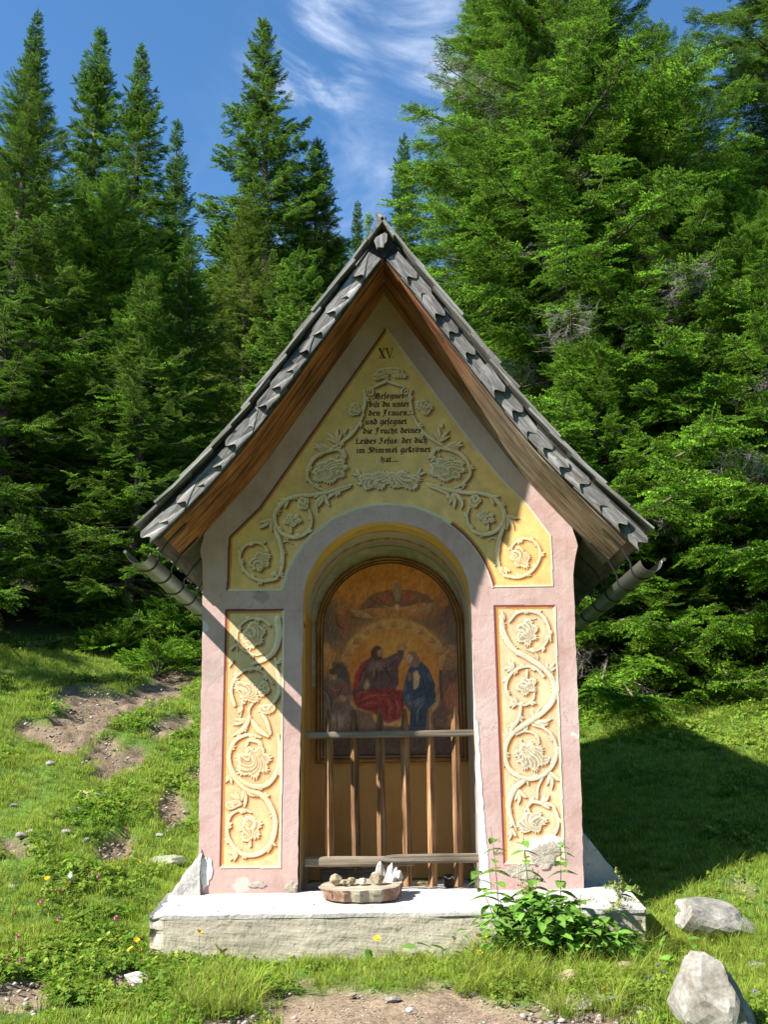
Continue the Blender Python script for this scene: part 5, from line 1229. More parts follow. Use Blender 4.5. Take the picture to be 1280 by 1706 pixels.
# ------------------------------------------------------------------ vegetation pieces
def needle_twig(V, Fc, Cc, p0, p1, rs, nlen=.05, nw=.012, per=.022, tipc=0.0, sag=0.0):
    """a twig dressed in needles"""
    p0 = np.array(p0, float); p1 = np.array(p1, float); ax = p1-p0; L_ = np.linalg.norm(ax); ax /= L_
    a = np.cross(ax, [0, 0, 1.]); a /= (np.linalg.norm(a)+1e-9); b = np.cross(ax, a)
    n = max(3, int(L_/per)); tw = rs.uniform(.62, 1.45)
    t = (np.arange(n)+rs.rand(n))/n
    for j in range(3):
        th = rs.rand(n)*.9+j*2.094+.5
        base = p0+np.outer(t*L_, ax)+np.outer(-sag*t*t, [0, 0, 1.])
        rad_ = np.outer(np.cos(th), a)+np.outer(np.sin(th), b)
        d = rad_*.8+ax*.75; d /= np.linalg.norm(d, axis=1)[:, None]
        side = np.cross(d, rad_+rs.randn(n, 3)*.3); side /= (np.linalg.norm(side, axis=1)[:, None]+1e-9)
        ln = nlen*(.75+.5*rs.rand(n))*(1-.45*t)
        v = np.stack([base-side*nw/2, base+side*nw/2, base+d*ln[:, None]+side*nw*.12, base+d*ln[:, None]-side*nw*.12], 1)
        o = sum(len(x) for x in V); V.append(v.reshape(-1, 3)); Fc.append(np.arange(n*4).reshape(n, 4)+o)
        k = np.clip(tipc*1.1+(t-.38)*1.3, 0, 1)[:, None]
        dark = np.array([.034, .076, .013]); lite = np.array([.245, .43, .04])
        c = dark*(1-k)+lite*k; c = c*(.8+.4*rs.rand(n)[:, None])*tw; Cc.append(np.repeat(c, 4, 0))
    # the woody core
    o = sum(len(x) for x in V); w_ = .0045*np.array([1, 1, .5, .5])[:, None]
    V.append(np.array([p0+a*.0045, p0-a*.0045, p1-a*.002, p1+a*.002])); Fc.append(np.array([[0, 1, 2, 3]])+o); Cc.append(np.full((4, 3), (.09, .06, .04)))
def spray(seed, ntw=9, spread=.42, nl=.05, nw=.013, per=.02, droop=.08, up=.0):
    """flat spruce spray, 1 m long, pointing along +X"""
    rs = np.random.RandomState(seed); V, Fc, Cc = [], [], []
    prev = np.array([0, 0, 0.]); N_ = 6; axis = [prev]
    for i in range(1, N_+1):
        x = i/N_; axis.append(np.array([x, .03*math.sin(x*4+seed), -droop*x*x*1.2+up*x*x]))
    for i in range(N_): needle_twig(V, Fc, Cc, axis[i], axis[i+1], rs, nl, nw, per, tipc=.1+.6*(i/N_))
    for k in range(ntw):
        x = .08+.84*k/ntw; i = min(int(x*N_), N_-1); f = x*N_-i; p = axis[i]*(1-f)+axis[i+1]*f
        for sd in (-1, 1):
            L_ = spread*(1-.62*x)*rs.uniform(.75, 1.15); ang = rad(48+rs.uniform(-10, 10))
            d = np.array([math.cos(ang), sd*math.sin(ang), rs.uniform(-.25, .12)]); q = p+d*L_
            needle_twig(V, Fc, Cc, p, q, rs, nl, nw, per, tipc=.25)
            if L_ > .2:
                for s2 in (-1, 1):
                    m = p+(q-p)*rs.uniform(.4, .6); a2 = ang*sd+s2*rad(42); d2 = np.array([math.cos(a2), math.sin(a2), rs.uniform(-.3, .1)])
                    needle_twig(V, Fc, Cc, m, m+d2*L_*.42, rs, nl, nw, per, tipc=.3)
    return (np.concatenate(V), np.concatenate(Fc), np.concatenate(Cc), 0)
SPR_N = [spray(1, 7, .45, .045, .014, .019), spray(2, 6, .50, .048, .014, .020, .16), spray(3, 8, .38, .043, .014, .019, -.05, .05)]
SPR_F = [spray(4, 6, .5, .075, .026, .034), spray(5, 6, .44, .08, .028, .036, .18), spray(6, 7, .4, .075, .026, .034, -.05)]
def dead_twigs(seed):
    rs = np.random.RandomState(seed); V, Fq, o = [], [], 0
    def br(p, d, L_, r, dep):
        nonlocal o
        pts = [p]
        for i in range(4): d = d+rs.randn(3)*.18; d[2] -= .04; d /= np.linalg.norm(d); pts.append(pts[-1]+d*L_/4)
        v, f = tube_arr(pts, np.linspace(r, r*.35, 5), 4); V.append(v); Fq.append(f+o); o += len(v)
        if dep:
            for i in range(1, 5):
                for _ in range(2): dd = d+rs.randn(3)*.8; dd /= np.linalg.norm(dd); br(pts[i], dd, L_*.42, r*.5, dep-1)
    br(np.zeros(3), np.array([1., 0, -.05]), 1.0, .012, 2)
    return (np.concatenate(V), np.concatenate(Fq), np.array([.3, .27, .23]), 1)
DEAD = dead_twigs(3)

def spruce(name, base, H, R, label, seed, near=True, zb=.12, dens=1.0, lean=(0, 0), taper=.95, dead=.0, sparse=0.0, group='spruces around the clearing', droop=.30, tint=None, vis=None, zlo=0.0, core=True):
    """a tapered trunk, whorls of drooping limbs, and sprays of needles along every limb"""
    rs = np.random.RandomState(seed); bx, by, bz = base
    t = empty(name, base, label, 'tree', group)
    tv, tf = tube_arr([(0, 0, -.6)]+[(lean[0]*f*f+.04*math.sin(f*9+seed), lean[1]*f*f, H*f) for f in np.linspace(.0, .985, 9)], np.concatenate([[H*.020], np.linspace(H*.0165, .012, 9)]), 9)
    me = mesh_arrays('trunk', tv, tf); link('trunk', me, M_bark, t, Matrix.Translation(base), smooth=True)
    P, Rt, S, Vv = [], [], [], []; BV, BF, bo = [], [], 0
    z = H*zb; phi = rs.rand()*6
    while z < H*.992:
        f = z/H; Lb = R*((1-f)**taper)*(1+.14*math.sin(f*17+seed)+.08*math.sin(f*41+seed*3))+.06
        nb = int(rs.randint(5, 8)*dens) if f < .9 else 4
        nb = max(nb, 3)
        for b_ in range(nb):
            phi += 2*math.pi/nb+rs.uniform(-.35, .35); L_ = Lb*rs.uniform(.62, 1.15)
            if rs.rand() < sparse: continue
            z0 = z+rs.uniform(-.12, .12)
            el0 = (-.12+.75*f**1.5)+rs.uniform(-.12, .12); cx, cy = math.cos(phi), math.sin(phi)
            ns = 7; pts = []
            for i in range(ns+1):
                u = i/ns; r_ = L_*u; h = math.tan(el0)*r_-droop*L_*u*u*(1-f)*1.1+.22*L_*u**4*(1-f)
                k_ = f*f; pts.append((cx*r_+lean[0]*k_, cy*r_+lean[1]*k_, z0+h))
            pts = np.array(pts)
            gx_, gy_ = bx+pts[-1, 0], by+pts[-1, 1]
            rr = max(.006, .016*L_**.7)
            if L_ > .5: v, q_ = tube_arr(pts[::1], np.linspace(rr, rr*.25, ns+1), 4); BV.append(v); BF.append(q_+bo); bo += len(v)
            isdead = rs.rand() < dead*(1-f)
            size = .17+.17*L_ if near else .16+.17*L_
            if not near: size *= 1.3
            step = size*.36/dens
            s = L_*(.22 if f < .8 else .05)
            while s < L_*1.0:
                u = s/L_; i = min(int(u*ns), ns-1); g_ = u*ns-i; p = pts[i]*(1-g_)+pts[i+1]*g_; d = pts[i+1]-pts[i]; d /= np.linalg.norm(d)
                for sd in (-1, 1):
                    if rs.rand() < .08: continue
                    a = sd*rad(rs.uniform(25, 62)); ca, sa = math.cos(a), math.sin(a)
                    dd = np.array([d[0]*ca-d[1]*sa, d[0]*sa+d[1]*ca, d[2]+rs.uniform(-.45, .05)])
                    P.append(p+rs.randn(3)*.02); Rt.append(tuple(euler_from_x(dd, rs.uniform(-.5, .5)))); S.append(size*(1-.35*u)*rs.uniform(.7, 1.2)); Vv.append(3 if (isdead or (u < .45 and rs.rand() < dead)) else rs.randint(0, 3))
                s += step*rs.uniform(.8, 1.2)
            P.append(pts[-2]); Rt.append(tuple(euler_from_x(pts[-1]-pts[-2]+np.array([0, 0, .05]), rs.uniform(-.3, .3)))); S.append(size*.9); Vv.append(rs.randint(0, 3))
        z += max(.10, (.24+.02*L_)*(1-.5*f))/dens if near else (.34*(1-.4*f))
    P.append((lean[0], lean[1], H-.35)); Rt.append((0, -math.pi/2, 0)); S.append(.4); Vv.append(0)
    P = np.array(P); Rt = np.array(Rt); S = np.array(S); Vv = np.array(Vv)
    if zlo > 0: k = P[:, 2] > zlo; P, Rt, S, Vv = P[k], Rt[k], S[k], Vv[k]
    protos = (SPR_N if near else SPR_F)+[DEAD]
    base_g = [(np.concatenate(BV), np.concatenate(BF), (.09, .07, .05), 2)] if BV else []
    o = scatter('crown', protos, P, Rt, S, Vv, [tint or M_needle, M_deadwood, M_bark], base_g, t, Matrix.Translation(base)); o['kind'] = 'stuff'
    return t, len(P)
M_needle_olive = mat_leaf('olive_needles', (1.1, .92, .9), .4, .4, (0.4, (.14, .22, .03), .4), .5)
M_needle_blue = mat_leaf('blue_green_needles', (.80, .90, 1.5), .3, .25, (0.35, (.07, .11, .03), .3), .5)
M_needle_light = mat_leaf('larch_needles', (1.9, 1.6, 1.4), .3, .35)
M_needle_bright = mat_leaf('bright_young_needles', (1.15, 1.22, .95), .4, .4, (0.5, (.14, .27, .025), .35), .5)

def tree_at(px, top_px, Y, R, label, seed, **kw):
    """stand a tree at distance Y so that its tip reaches the height measured in the photograph"""
    tip = wp(px, top_px, Y); gz = float(terrain(tip[0], Y, False))
    return spruce('spruce_tree' if 'name' not in kw else kw.pop('name'), (tip[0], Y, gz-.05), tip[2]-gz, R, label, seed, **kw)
NT = 0
specs = [
 # px, top, Y, R, label
 (62, 14, 27, 2.7, 'tall thin spruce at the far left with see-through bluish top', 11, dict(near=False, sparse=.22, tint=M_needle_blue, zb=.2)),
 (168, 44, 22, 3.0, 'left of the twin-topped spruces, the taller tip against the sky', 12, dict(near=False)),
 (236, 80, 21, 2.9, 'right of the twin-topped spruces, its tip lower than its neighbour', 13, dict(near=False)),
 (296, 202, 27, 2.2, 'short thin spruce between the twin tops and the tall middle spruce', 14, dict(near=False, sparse=.15, tint=M_needle_blue)),
 (450, 32, 19, 3.3, 'tall dark spruce behind the left roof slope, crooked tip beside the cloud', 15, dict(near=False, taper=.9, sparse=.12, lean=(-.2, 0))),
 (528, 228, 20, 2.5, 'shorter spruce just right of the tall middle spruce, above the roof ridge', 16, dict(near=False, tint=M_needle_olive)),
 (596, 334, 48, 2.0, 'tiny far-off spruce tip just left of the roof ridge', 17, dict(near=False, tint=M_needle_blue)),
 (672, 221, 34, 2.5, 'distant slender spruce right of the roof ridge', 18, dict(near=False, tint=M_needle_blue)),
 (178, 305, 12.0, 3.4, 'bright leafy-looking spruce standing in front of the twin tops', 19, dict(near=True, tint=M_needle_bright, dens=1.2, taper=.8)),
 (70, 330, 15, 2.8, 'shaded spruce at the left picture edge below the thin tree', 20, dict(near=True, tint=M_needle_olive)),
 (318, 395, 13, 2.3, 'bushy spruce beside the left roof slope, lower half in deep shade', 21, dict(near=True)),
 (410, 330, 16, 2.8, 'dark spruce right behind the left roof slope', 22, dict(near=True, tint=M_needle_olive)),
 (900, -330, 9.4, 4.4, 'huge spruce rising out of the picture right behind the chapel roof', 31, dict(near=True, dead=.05, tint=M_needle_bright, lean=(-.3, 0), dens=1.25, taper=.8)),
 (1100, 40, 8.6, 3.6, 'large spruce with upright drooping tip in the gap of sky at the right', 32, dict(near=True, dead=.12, zb=.05, tint=M_needle_bright, dens=1.15, taper=.85)),
 (1262, -260, 11.5, 4.0, 'tall spruce filling the upper right corner of the picture', 33, dict(near=True, dens=1.1, taper=.85)),
 (985, -40, 12.5, 3.4, 'spruce standing back between the two big right-hand trees', 34, dict(near=True, tint=M_needle_olive, dens=1.1, taper=.8)),
 (1262, 330, 7.4, 3.2, 'bright bushy spruce low at the right picture edge', 35, dict(near=True, dead=.04, tint=M_needle_bright, zb=.03, dens=1.2)),
 (815, -120, 12, 2.9, 'spruce half hidden behind the huge right-hand tree above the ridge', 36, dict(near=True, dens=1.2, taper=.8, tint=M_needle_bright)),
 (985, 560, 7.6, 2.6, 'young spruce sweeping low beside the right gutter', 37, dict(near=True, dead=.08, tint=M_needle_bright, zb=.02, dens=1.3)),
 (1140, 600, 7.9, 2.7, 'young spruce at the meadow edge below the large right-hand trees', 38, dict(near=True, dead=.08, zb=.02, dens=1.3, tint=M_needle_bright)),
 (1060, 760, 7.5, 1.8, 'lowest spruce boughs at the meadow edge, between the two young spruces', 39, dict(near=True, zb=.02, dens=1.3)),
]
for (px, tp, Y, R, lab, sd_, kw) in specs:
    t, n = tree_at(px, tp, Y, R, lab, sd_, **kw); NT += n
# larch glow beside the far tip
tree_at(615, 352, 40, 1.8, 'pale green larch between the far spruce tip and the roof ridge', 41, name='larch_tree', near=False, tint=M_needle_light, group=None, sparse=.2)
# more trees on the slope behind and, out of the frame to the left, the ones whose shade falls into it
extra = [(-8.9, 4.6, 6.2, 2.6, 'spruce outside the picture on the left, its shade falling on the slope', 59), (-9.5, 7.0, 6.8, 2.8, 'second spruce outside the picture on the left', 60), (-6.8, 10.5, 11, 3.0, 'spruce cut off by the left picture edge, low branches in shade', 51), (-10.5, 9.5, 12, 3.2, 'dense spruce beyond the left edge of the meadow', 52), (-1.6, 11.5, 7.6, 2.6, 'spruce hidden behind the chapel, its dark boughs left of the roof', 53),
         (-4.3, 10.2, 6.5, 2.2, 'low shaded spruce at the top of the bare earth slope', 54), (2.2, 12.5, 10, 2.8, 'spruce behind the chapel roof, right of the ridge', 55), (8.4, 9.0, 12, 3.2, 'spruce beyond the right picture edge', 56), (.2, 15, 6.3, 2.4, 'spruce deep behind the chapel', 58)]
for x, y, H, R, lab, sd_ in extra:
    spruce('spruce_tree', (x, y, float(terrain(x, y, False))-.05), H, R, lab, sd_, near=y < 11, zb=.05)
# the wood further up the slope reads as one mass
def far_wood_and_added_ring():
    rs = np.random.RandomState(5); P, Rt, S, Vv, BV, BF, bo = [], [], [], [], [], [], 0
    for it in range(34+30):
        x = rs.uniform(-22, 22); y = rs.uniform(19, 34)
        if it >= 34:  # added unseen ring round the camera side, lowers sky fill on the facade
            an = rad(rs.uniform(-176, -4)); rd = rs.uniform(14.5, 23); x = rd*math.cos(an); y = -2+rd*math.sin(an)
            if math.hypot(x, y+7.4) < 7.5: continue
        u_, v_ = pj(x, y, 5.0)
        if 540 < u_ < 760 and y > 16: H = rs.uniform(5, 7)
        else: H = rs.uniform(9, 12.5)
        gz = float(terrain(x, y, False)); R = rs.uniform(2.2, 3.0)
        z = .5
        v, q_ = tube_arr([(x, y, gz-.5), (x, y, gz+H*.5), (x, y, gz+H*.98)], [.2, .12, .02], 6); BV.append(v); BF.append(q_+bo); bo += len(v)
        while z < H:
            f = z/H; Lb = R*(1-f)**.85+.15
            for b_ in range(6):
                ph = rs.rand()*6.28; L_ = Lb*rs.uniform(.7, 1.1)
                for u in ((.35, .7, 1.0) if L_ > 1 else (.4, .9)):
                    for sd in (-1, 1):
                        a = ph+sd*rs.uniform(.3, .9); P.append((x+math.cos(ph)*L_*u*.9, y+math.sin(ph)*L_*u*.9, gz+z-.2*L_*u*u)); Rt.append(tuple(euler_from_x((math.cos(a), math.sin(a), rs.uniform(-.4, 0)+.4*f), 0))); S.append(.8*rs.uniform(.7, 1.2)); Vv.append(rs.randint(0, 3))
            z += .42
    o = scatter('far_wood_and_added_ring', SPR_F, P, Rt, S, Vv, [M_needle, M_deadwood, M_bark], [(np.concatenate(BV), np.concatenate(BF), (.09, .07, .05), 2)])
    tagp(o, 'dark mass of spruces up the slope behind, plus an added unseen ring cutting sky light', 'forest', None, 'stuff')
far_wood_and_added_ring()
print('spray points', NT)

# ------------------------------------------------------------------ meadow
def blade_tuft(seed, n, h, w_, spread, cols, bend=.5):
    rs = np.random.RandomState(seed); V, F_, C_ = [], [], []; o = 0
    for i in range(n):
        a = rs.rand()*6.28; r = spread*math.sqrt(rs.rand()); bx, by = r*math.cos(a), r*math.sin(a); d = a+rs.uniform(-1, 1); hh = h*rs.uniform(.5, 1.1); bn = bend*rs.uniform(.3, 1.2)
        ww = w_*rs.uniform(.7, 1.2); pr = rs.rand()*3.14; sx, sy = math.cos(pr)*ww, math.sin(pr)*ww; c0 = np.array(cols[rs.randint(len(cols))])*rs.uniform(.8, 1.2)
        pts = [(bx+math.cos(d)*hh*bn*t*t, by+math.sin(d)*hh*bn*t*t, hh*(t-.25*bn*t*t)) for t in (0, .5, 1)]
        V += [(pts[0][0]-sx/2, pts[0][1]-sy/2, -.01), (pts[0][0]+sx/2, pts[0][1]+sy/2, -.01), (pts[1][0]+sx*.4, pts[1][1]+sy*.4, pts[1][2]), (pts[1][0]-sx*.4, pts[1][1]-sy*.4, pts[1][2]), (pts[2][0]+sx*.06, pts[2][1]+sy*.06, pts[2][2]), (pts[2][0]-sx*.06, pts[2][1]-sy*.06, pts[2][2])]
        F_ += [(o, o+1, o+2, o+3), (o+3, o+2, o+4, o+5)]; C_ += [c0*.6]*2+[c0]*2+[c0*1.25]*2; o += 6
    return (np.array(V), np.array(F_), np.array(C_), 0)
def clover(seed, n=9, r=.05, cols=((.05, .12, .015),), size=.013):
    rs = np.random.RandomState(seed); V, F_, C_ = [], [], []; o = 0
    for i in range(n):
        a = rs.rand()*6.28; q = r*math.sqrt(rs.rand()); z = rs.uniform(.012, .045); cx, cy = q*math.cos(a), q*math.sin(a); c0 = np.array(cols[rs.randint(len(cols))])*rs.uniform(.75, 1.25)
        ti = rs.randn(2)*.35
        for k in range(3):
            b = a+k*2.094; s = size*rs.uniform(.8, 1.3)
            for (u_, w_) in ((0, 0), (.6, -.5), (1.1, 0), (.6, .5)):
                dx = s*(u_*math.cos(b)-w_*math.sin(b)); dy = s*(u_*math.sin(b)+w_*math.cos(b)); V.append((cx+dx, cy+dy, z+dx*ti[0]+dy*ti[1]))
            F_.append((o, o+1, o+2, o+3)); C_ += [c0*.8, c0, c0*1.15, c0]; o += 4
    return (np.array(V), np.array(F_), np.array(C_), 0)
GC = [(.26, .39, .035), (.34, .45, .05), (.19, .32, .03), (.42, .43, .10), (.28, .41, .04)]
DRY = [(.26, .22, .10), (.20, .19, .06), (.13, .17, .03)]
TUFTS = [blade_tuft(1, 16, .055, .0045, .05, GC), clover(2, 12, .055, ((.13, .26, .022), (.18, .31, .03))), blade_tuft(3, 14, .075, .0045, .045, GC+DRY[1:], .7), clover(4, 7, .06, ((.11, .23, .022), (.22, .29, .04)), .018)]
def make_grass():
    rs = np.random.RandomState(8); P = []; S = []
    for x0, x1, y0, y1, den, sc in ((-2.6, 2.6, -3.0, -.3, 620, 1.0), (-3.6, -1.1, -1.6, 1.2, 620, 1.0), (1.2, 3.6, -1.6, 1.2, 560, 1.0), (-5.5, -1.0, 1.2, 4.5, 420, 1.15), (1.2, 5.2, 1.2, 4.5, 360, 1.15), (-7, -1, 4.5, 9.5, 220, 1.5), (1.0, 7, 4.5, 8.6, 230, 1.45)):
        n = int((x1-x0)*(y1-y0)*den); x = rs.uniform(x0, x1, n); y = rs.uniform(y0, y1, n); P.append(np.stack([x, y], 1)); S.append(np.full(n, sc))
    P = np.concatenate(P); S = np.concatenate(S); z = terrain(P[:, 0], P[:, 1])
    u, v = pj(P[:, 0], P[:, 1], z); dm = dirt_mask(P[:, 0], P[:, 1], z)
    keep = (u > -260) & (u < 1540) & (v < 1850) & (rs.rand(len(P)) > dm*1.03)
    keep &= ~((P[:, 0] > -1.45) & (P[:, 0] < 1.52) & (P[:, 1] > -.48) & (P[:, 1] < 3.6))
    keep &= rs.rand(len(P)) > sstep(8.0, 10, P[:, 1])*.8
    patch_ = fbm(P[:, 0]*1.1+30, P[:, 1]*1.1, 3)
    keep &= rs.rand(len(P)) < .5+1.1*patch_
    P, S, z, dm = P[keep], S[keep], z[keep], dm[keep]; n = len(P)
    ln = fbm(P[:, 0]*1.6+7, P[:, 1]*1.6+3, 3)
    V = np.where(rs.rand(n) < sstep(.50, .68, ln)*.75+.05, rs.choice([1, 3], n), rs.choice([0, 2, 0], n))
    S = S*(.5+.75*ln)*rs.uniform(.7, 1.25, n)*(1-.35*dm)
    R_ = np.stack([rs.randn(n)*.12+.15, rs.randn(n)*.12, rs.rand(n)*6.28], 1)
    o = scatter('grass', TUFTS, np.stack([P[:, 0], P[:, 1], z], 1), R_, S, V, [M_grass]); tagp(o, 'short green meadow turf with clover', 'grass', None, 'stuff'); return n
print('grass', make_grass())
# long grass round the foot of the plinth
LONG = [blade_tuft(11, 20, .24, .0045, .06, GC+[DRY[2]], .8), blade_tuft(12, 16, .17, .004, .07, GC+DRY, 1.0), blade_tuft(13, 12, .30, .004, .05, GC+DRY[1:], .9), clover(14, 14, .1, ((.11, .23, .025), (.19, .29, .05)), .026)]
def long_grass():
    rs = np.random.RandomState(9); P, S = [], []
    for u0, u1, v0, v1, n, sc in ((290, 460, 1585, 1612, 70, .42), (440, 800, 1590, 1620, 150, .42), (780, 1100, 1545, 1640, 520, .75), (760, 900, 1600, 1660, 150, .85), (280, 440, 1640, 1700, 130, .75), (1080, 1280, 1560, 1640, 90, .6), (900, 1060, 1640, 1700, 110, .65), (340, 400, 1600, 1700, 60, .7), (1090, 1280, 1425, 1500, 60, .55), (235, 300, 1560, 1610, 30, .5), (1125, 1270, 1572, 1592, 60, .55), (1105, 1150, 1660, 1710, 40, .6), (1240, 1280, 1660, 1710, 30, .6), (920, 1085, 1630, 1650, 60, .5)):
        for _ in range(n):
            q = ground_pt(rs.uniform(u0, u1), rs.uniform(v0, v1))
            if q[1] > -.5 and -1.47 < q[0] < 1.55: q[1] = -.53-rs.rand()*.1; q[2] = float(terrain(q[0], q[1]))
            P.append(q); S.append(sc*rs.uniform(.5, 1.15))
    n = len(P); o = scatter('long_grass', LONG, np.array(P), np.stack([rs.randn(n)*.15, rs.randn(n)*.15, rs.rand(n)*6.28], 1), np.array(S), rs.randint(0, 4, n), [M_grass])
    tagp(o, 'longer grass and weeds at the foot of the white plinth', 'grass', None, 'stuff')
long_grass()

# ------------------------------------------------------------------ stones
def rock_mesh(seed, sx, sy, sz, sub=3, planes=9, rough=.06):
    bm = bmesh.new(); bmesh.ops.create_icosphere(bm, subdivisions=sub, radius=1.0); r_ = random.Random(seed)
    pl = [(Vector((r_.uniform(-1, 1), r_.uniform(-1, 1), r_.uniform(-.6, 1))).normalized(), r_.uniform(.55, .85)) for _ in range(planes)]
    for v in bm.verts:
        for nrm, d in pl:
            k = v.co.dot(nrm)
            if k > d: v.co -= nrm*(k-d)*.93
        v.co += v.co.normalized()*(mnoise.noise(v.co*2.2+Vector((seed, 0, 0)))*rough*1.6+mnoise.noise(v.co*7+Vector((0, seed, 0)))*rough*.5+mnoise.noise(v.co*17+Vector((seed, seed, 0)))*rough*.22)
        v.co.x *= sx; v.co.y *= sy; v.co.z *= sz
    return bm_mesh('rock', bm)
def mat_rock(name, a, b_, c_, sc=6):
    m, nt, b = mat_new(name); P = N(nt, 'ShaderNodeTexCoord').outputs['Object']
    n1 = N(nt, 'ShaderNodeTexNoise', i_Scale=float(sc), i_Detail=9.0, i_Roughness=.68, i_Distortion=.5); L(nt, P, n1.inputs[0]); n2 = N(nt, 'ShaderNodeTexNoise', i_Scale=float(sc*9), i_Detail=6.0); L(nt, P, n2.inputs[0])
    r = ramp(nt, [(.3, a), (.5, b_), (.7, c_)], n1.outputs[0]); r2 = N(nt, 'ShaderNodeMapRange'); r2.inputs[1].default_value = .3; r2.inputs[2].default_value = .7; r2.inputs[3].default_value = .7; r2.inputs[4].default_value = 1.2; L(nt, n2.outputs[0], r2.inputs[0])
    s = N(nt, 'ShaderNodeVectorMath', operation='SCALE'); L(nt, r.outputs[0], s.inputs[0]); L(nt, r2.outputs[0], s.inputs['Scale']); L(nt, s.outputs[0], b.inputs['Base Color']); b.inputs['Roughness'].default_value = .9
    bump(nt, b, n1.outputs[0], .8, .02); return m
R_grey = mat_rock('lichened_gneiss', (.13, .12, .10), (.27, .255, .22), (.42, .40, .36)); R_pale = mat_rock('pale_weathered_rock', (.15, .12, .085), (.25, .235, .205), (.37, .355, .33), 5); R_tan = mat_rock('tan_stone', (.2, .14, .09), (.36, .28, .19), (.5, .42, .3)); R_white = mat_rock('white_quartz', (.32, .28, .23), (.56, .53, .48), (.74, .72, .68), 14); R_green = mat_rock('mossy_stone', (.1, .12, .05), (.25, .27, .17), (.4, .4, .3))
def place_rock(px, py, sx, sy, sz, mat, label, seed, rot=0, tilt=(0, 0), sink=.35, group=None, name='rock', pt=None, sub=3, cat='rock'):
    q = ground_pt(px, py) if pt is None else pt; me = rock_mesh(seed, sx, sy, sz, sub); me.materials.append(mat)
    for p in me.polygons: p.use_smooth = sub > 2 and False
    o = bpy.data.objects.new(name, me); COL.objects.link(o); o.location = (q[0], q[1], q[2]+sz*(1-sink*2)); o.rotation_euler = (tilt[0], tilt[1], rot); return tagp(o, label, cat, group)
place_rock(1200, 1555, .34, .24, .14, R_grey, 'big flat grey boulder in the grass right of the plinth', 3, .3, (.05, .28), .3)
place_rock(1195, 1716, .155, .27, .22, R_pale, 'large pale grey rock with pointed top in the lower right corner', 5, .5, (.42, -.12), .24, sub=4)
place_rock(1045, 1625, .10, .08, .055, R_tan, 'brown stone half hidden in weeds below the nettles', 7, .2, (0, .1), .35)
place_rock(948, 1638, .085, .06, .05, R_tan, 'tan stone at the path edge below the nettles', 8, .1, (0, 0), .4)
place_rock(1000, 1672, .16, .05, .02, R_grey, 'long flat grey stone beside the path on the right', 9, .6, (0, -.1), .3)
place_rock(1262, 1612, .06, .04, .02, R_grey, 'small flat stone at the right picture edge', 10, -.5, (0, 0), .3)
place_rock(275, 1440, .16, .12, .06, R_green, 'mossy grey stone in the grass just left of the plinth', 11, .2, (0, 0), .35)
place_rock(150, 1330, .13, .07, .05, R_tan, 'pointed tan slab on the left slope under the bare earth', 12, .2, (.2, .3), .3)
place_rock(225, 1634, .08, .055, .035, R_white, 'white stone lying in the grass at the lower left', 13, -.2, (0, 0), .35)
place_rock(117, 1470, .035, .03, .045, R_white, 'small upright white stone on the left slope', 14, .5, (0, 0), .2)
place_rock(131, 1353, .05, .035, .03, R_grey, 'small grey stone below the pointed tan slab', 15, 0, (0, 0), .3)
place_rock(82, 1275, .055, .04, .03, R_grey, 'grey stone on the left slope beside the bare earth', 16, 0, (0, 0), .3)
place_rock(655, 1668, .045, .03, .016, R_grey, 'flat pebble in the middle of the path, by a grass tuft', 17, .2, (0, 0), .35, cat='stone')
place_rock(682, 1684, .022, .028, .014, R_white, 'white pebble on the path, nearest the grass tuft', 18, .2, (0, 0), .35, cat='stone')
place_rock(585, 1660, .03, .022, .014, R_tan, 'tan pebble left of the flat pebble on the path', 19, .2, (0, 0), .4, cat='stone')
smalls = [(110, 1388), (122, 1373), (48, 1388), (35, 1395), (78, 1405), (143, 1403), (25, 1345), (90, 1360), (80, 1430), (310, 1357), (295, 1377), (278, 1388), (265, 1395), (195, 1660), (90, 1612), (330, 1250), (285, 1225), (20, 1480), (60, 1625), (355, 1660), (245, 1300)]
base_r = None
for i, (px, py) in enumerate(smalls):
    q = ground_pt(px, py)
    if base_r is None: base_r = place_rock(px, py, .045, .03, .022, R_grey, 'small pale stone lying in the turf of the left slope', 30, 0, (0, 0), .25, 'small stones strewn over the left slope', 'stone', cat='stone', sub=2)
    else:
        o = base_r.copy(); COL.objects.link(o); k = random.uniform(.6, 1.2); o.scale = (k, k, k); o.location = (q[0], q[1], q[2]+.008); o.rotation_euler = (random.uniform(-.3, .3), random.uniform(-.3, .3), random.uniform(0, 6))
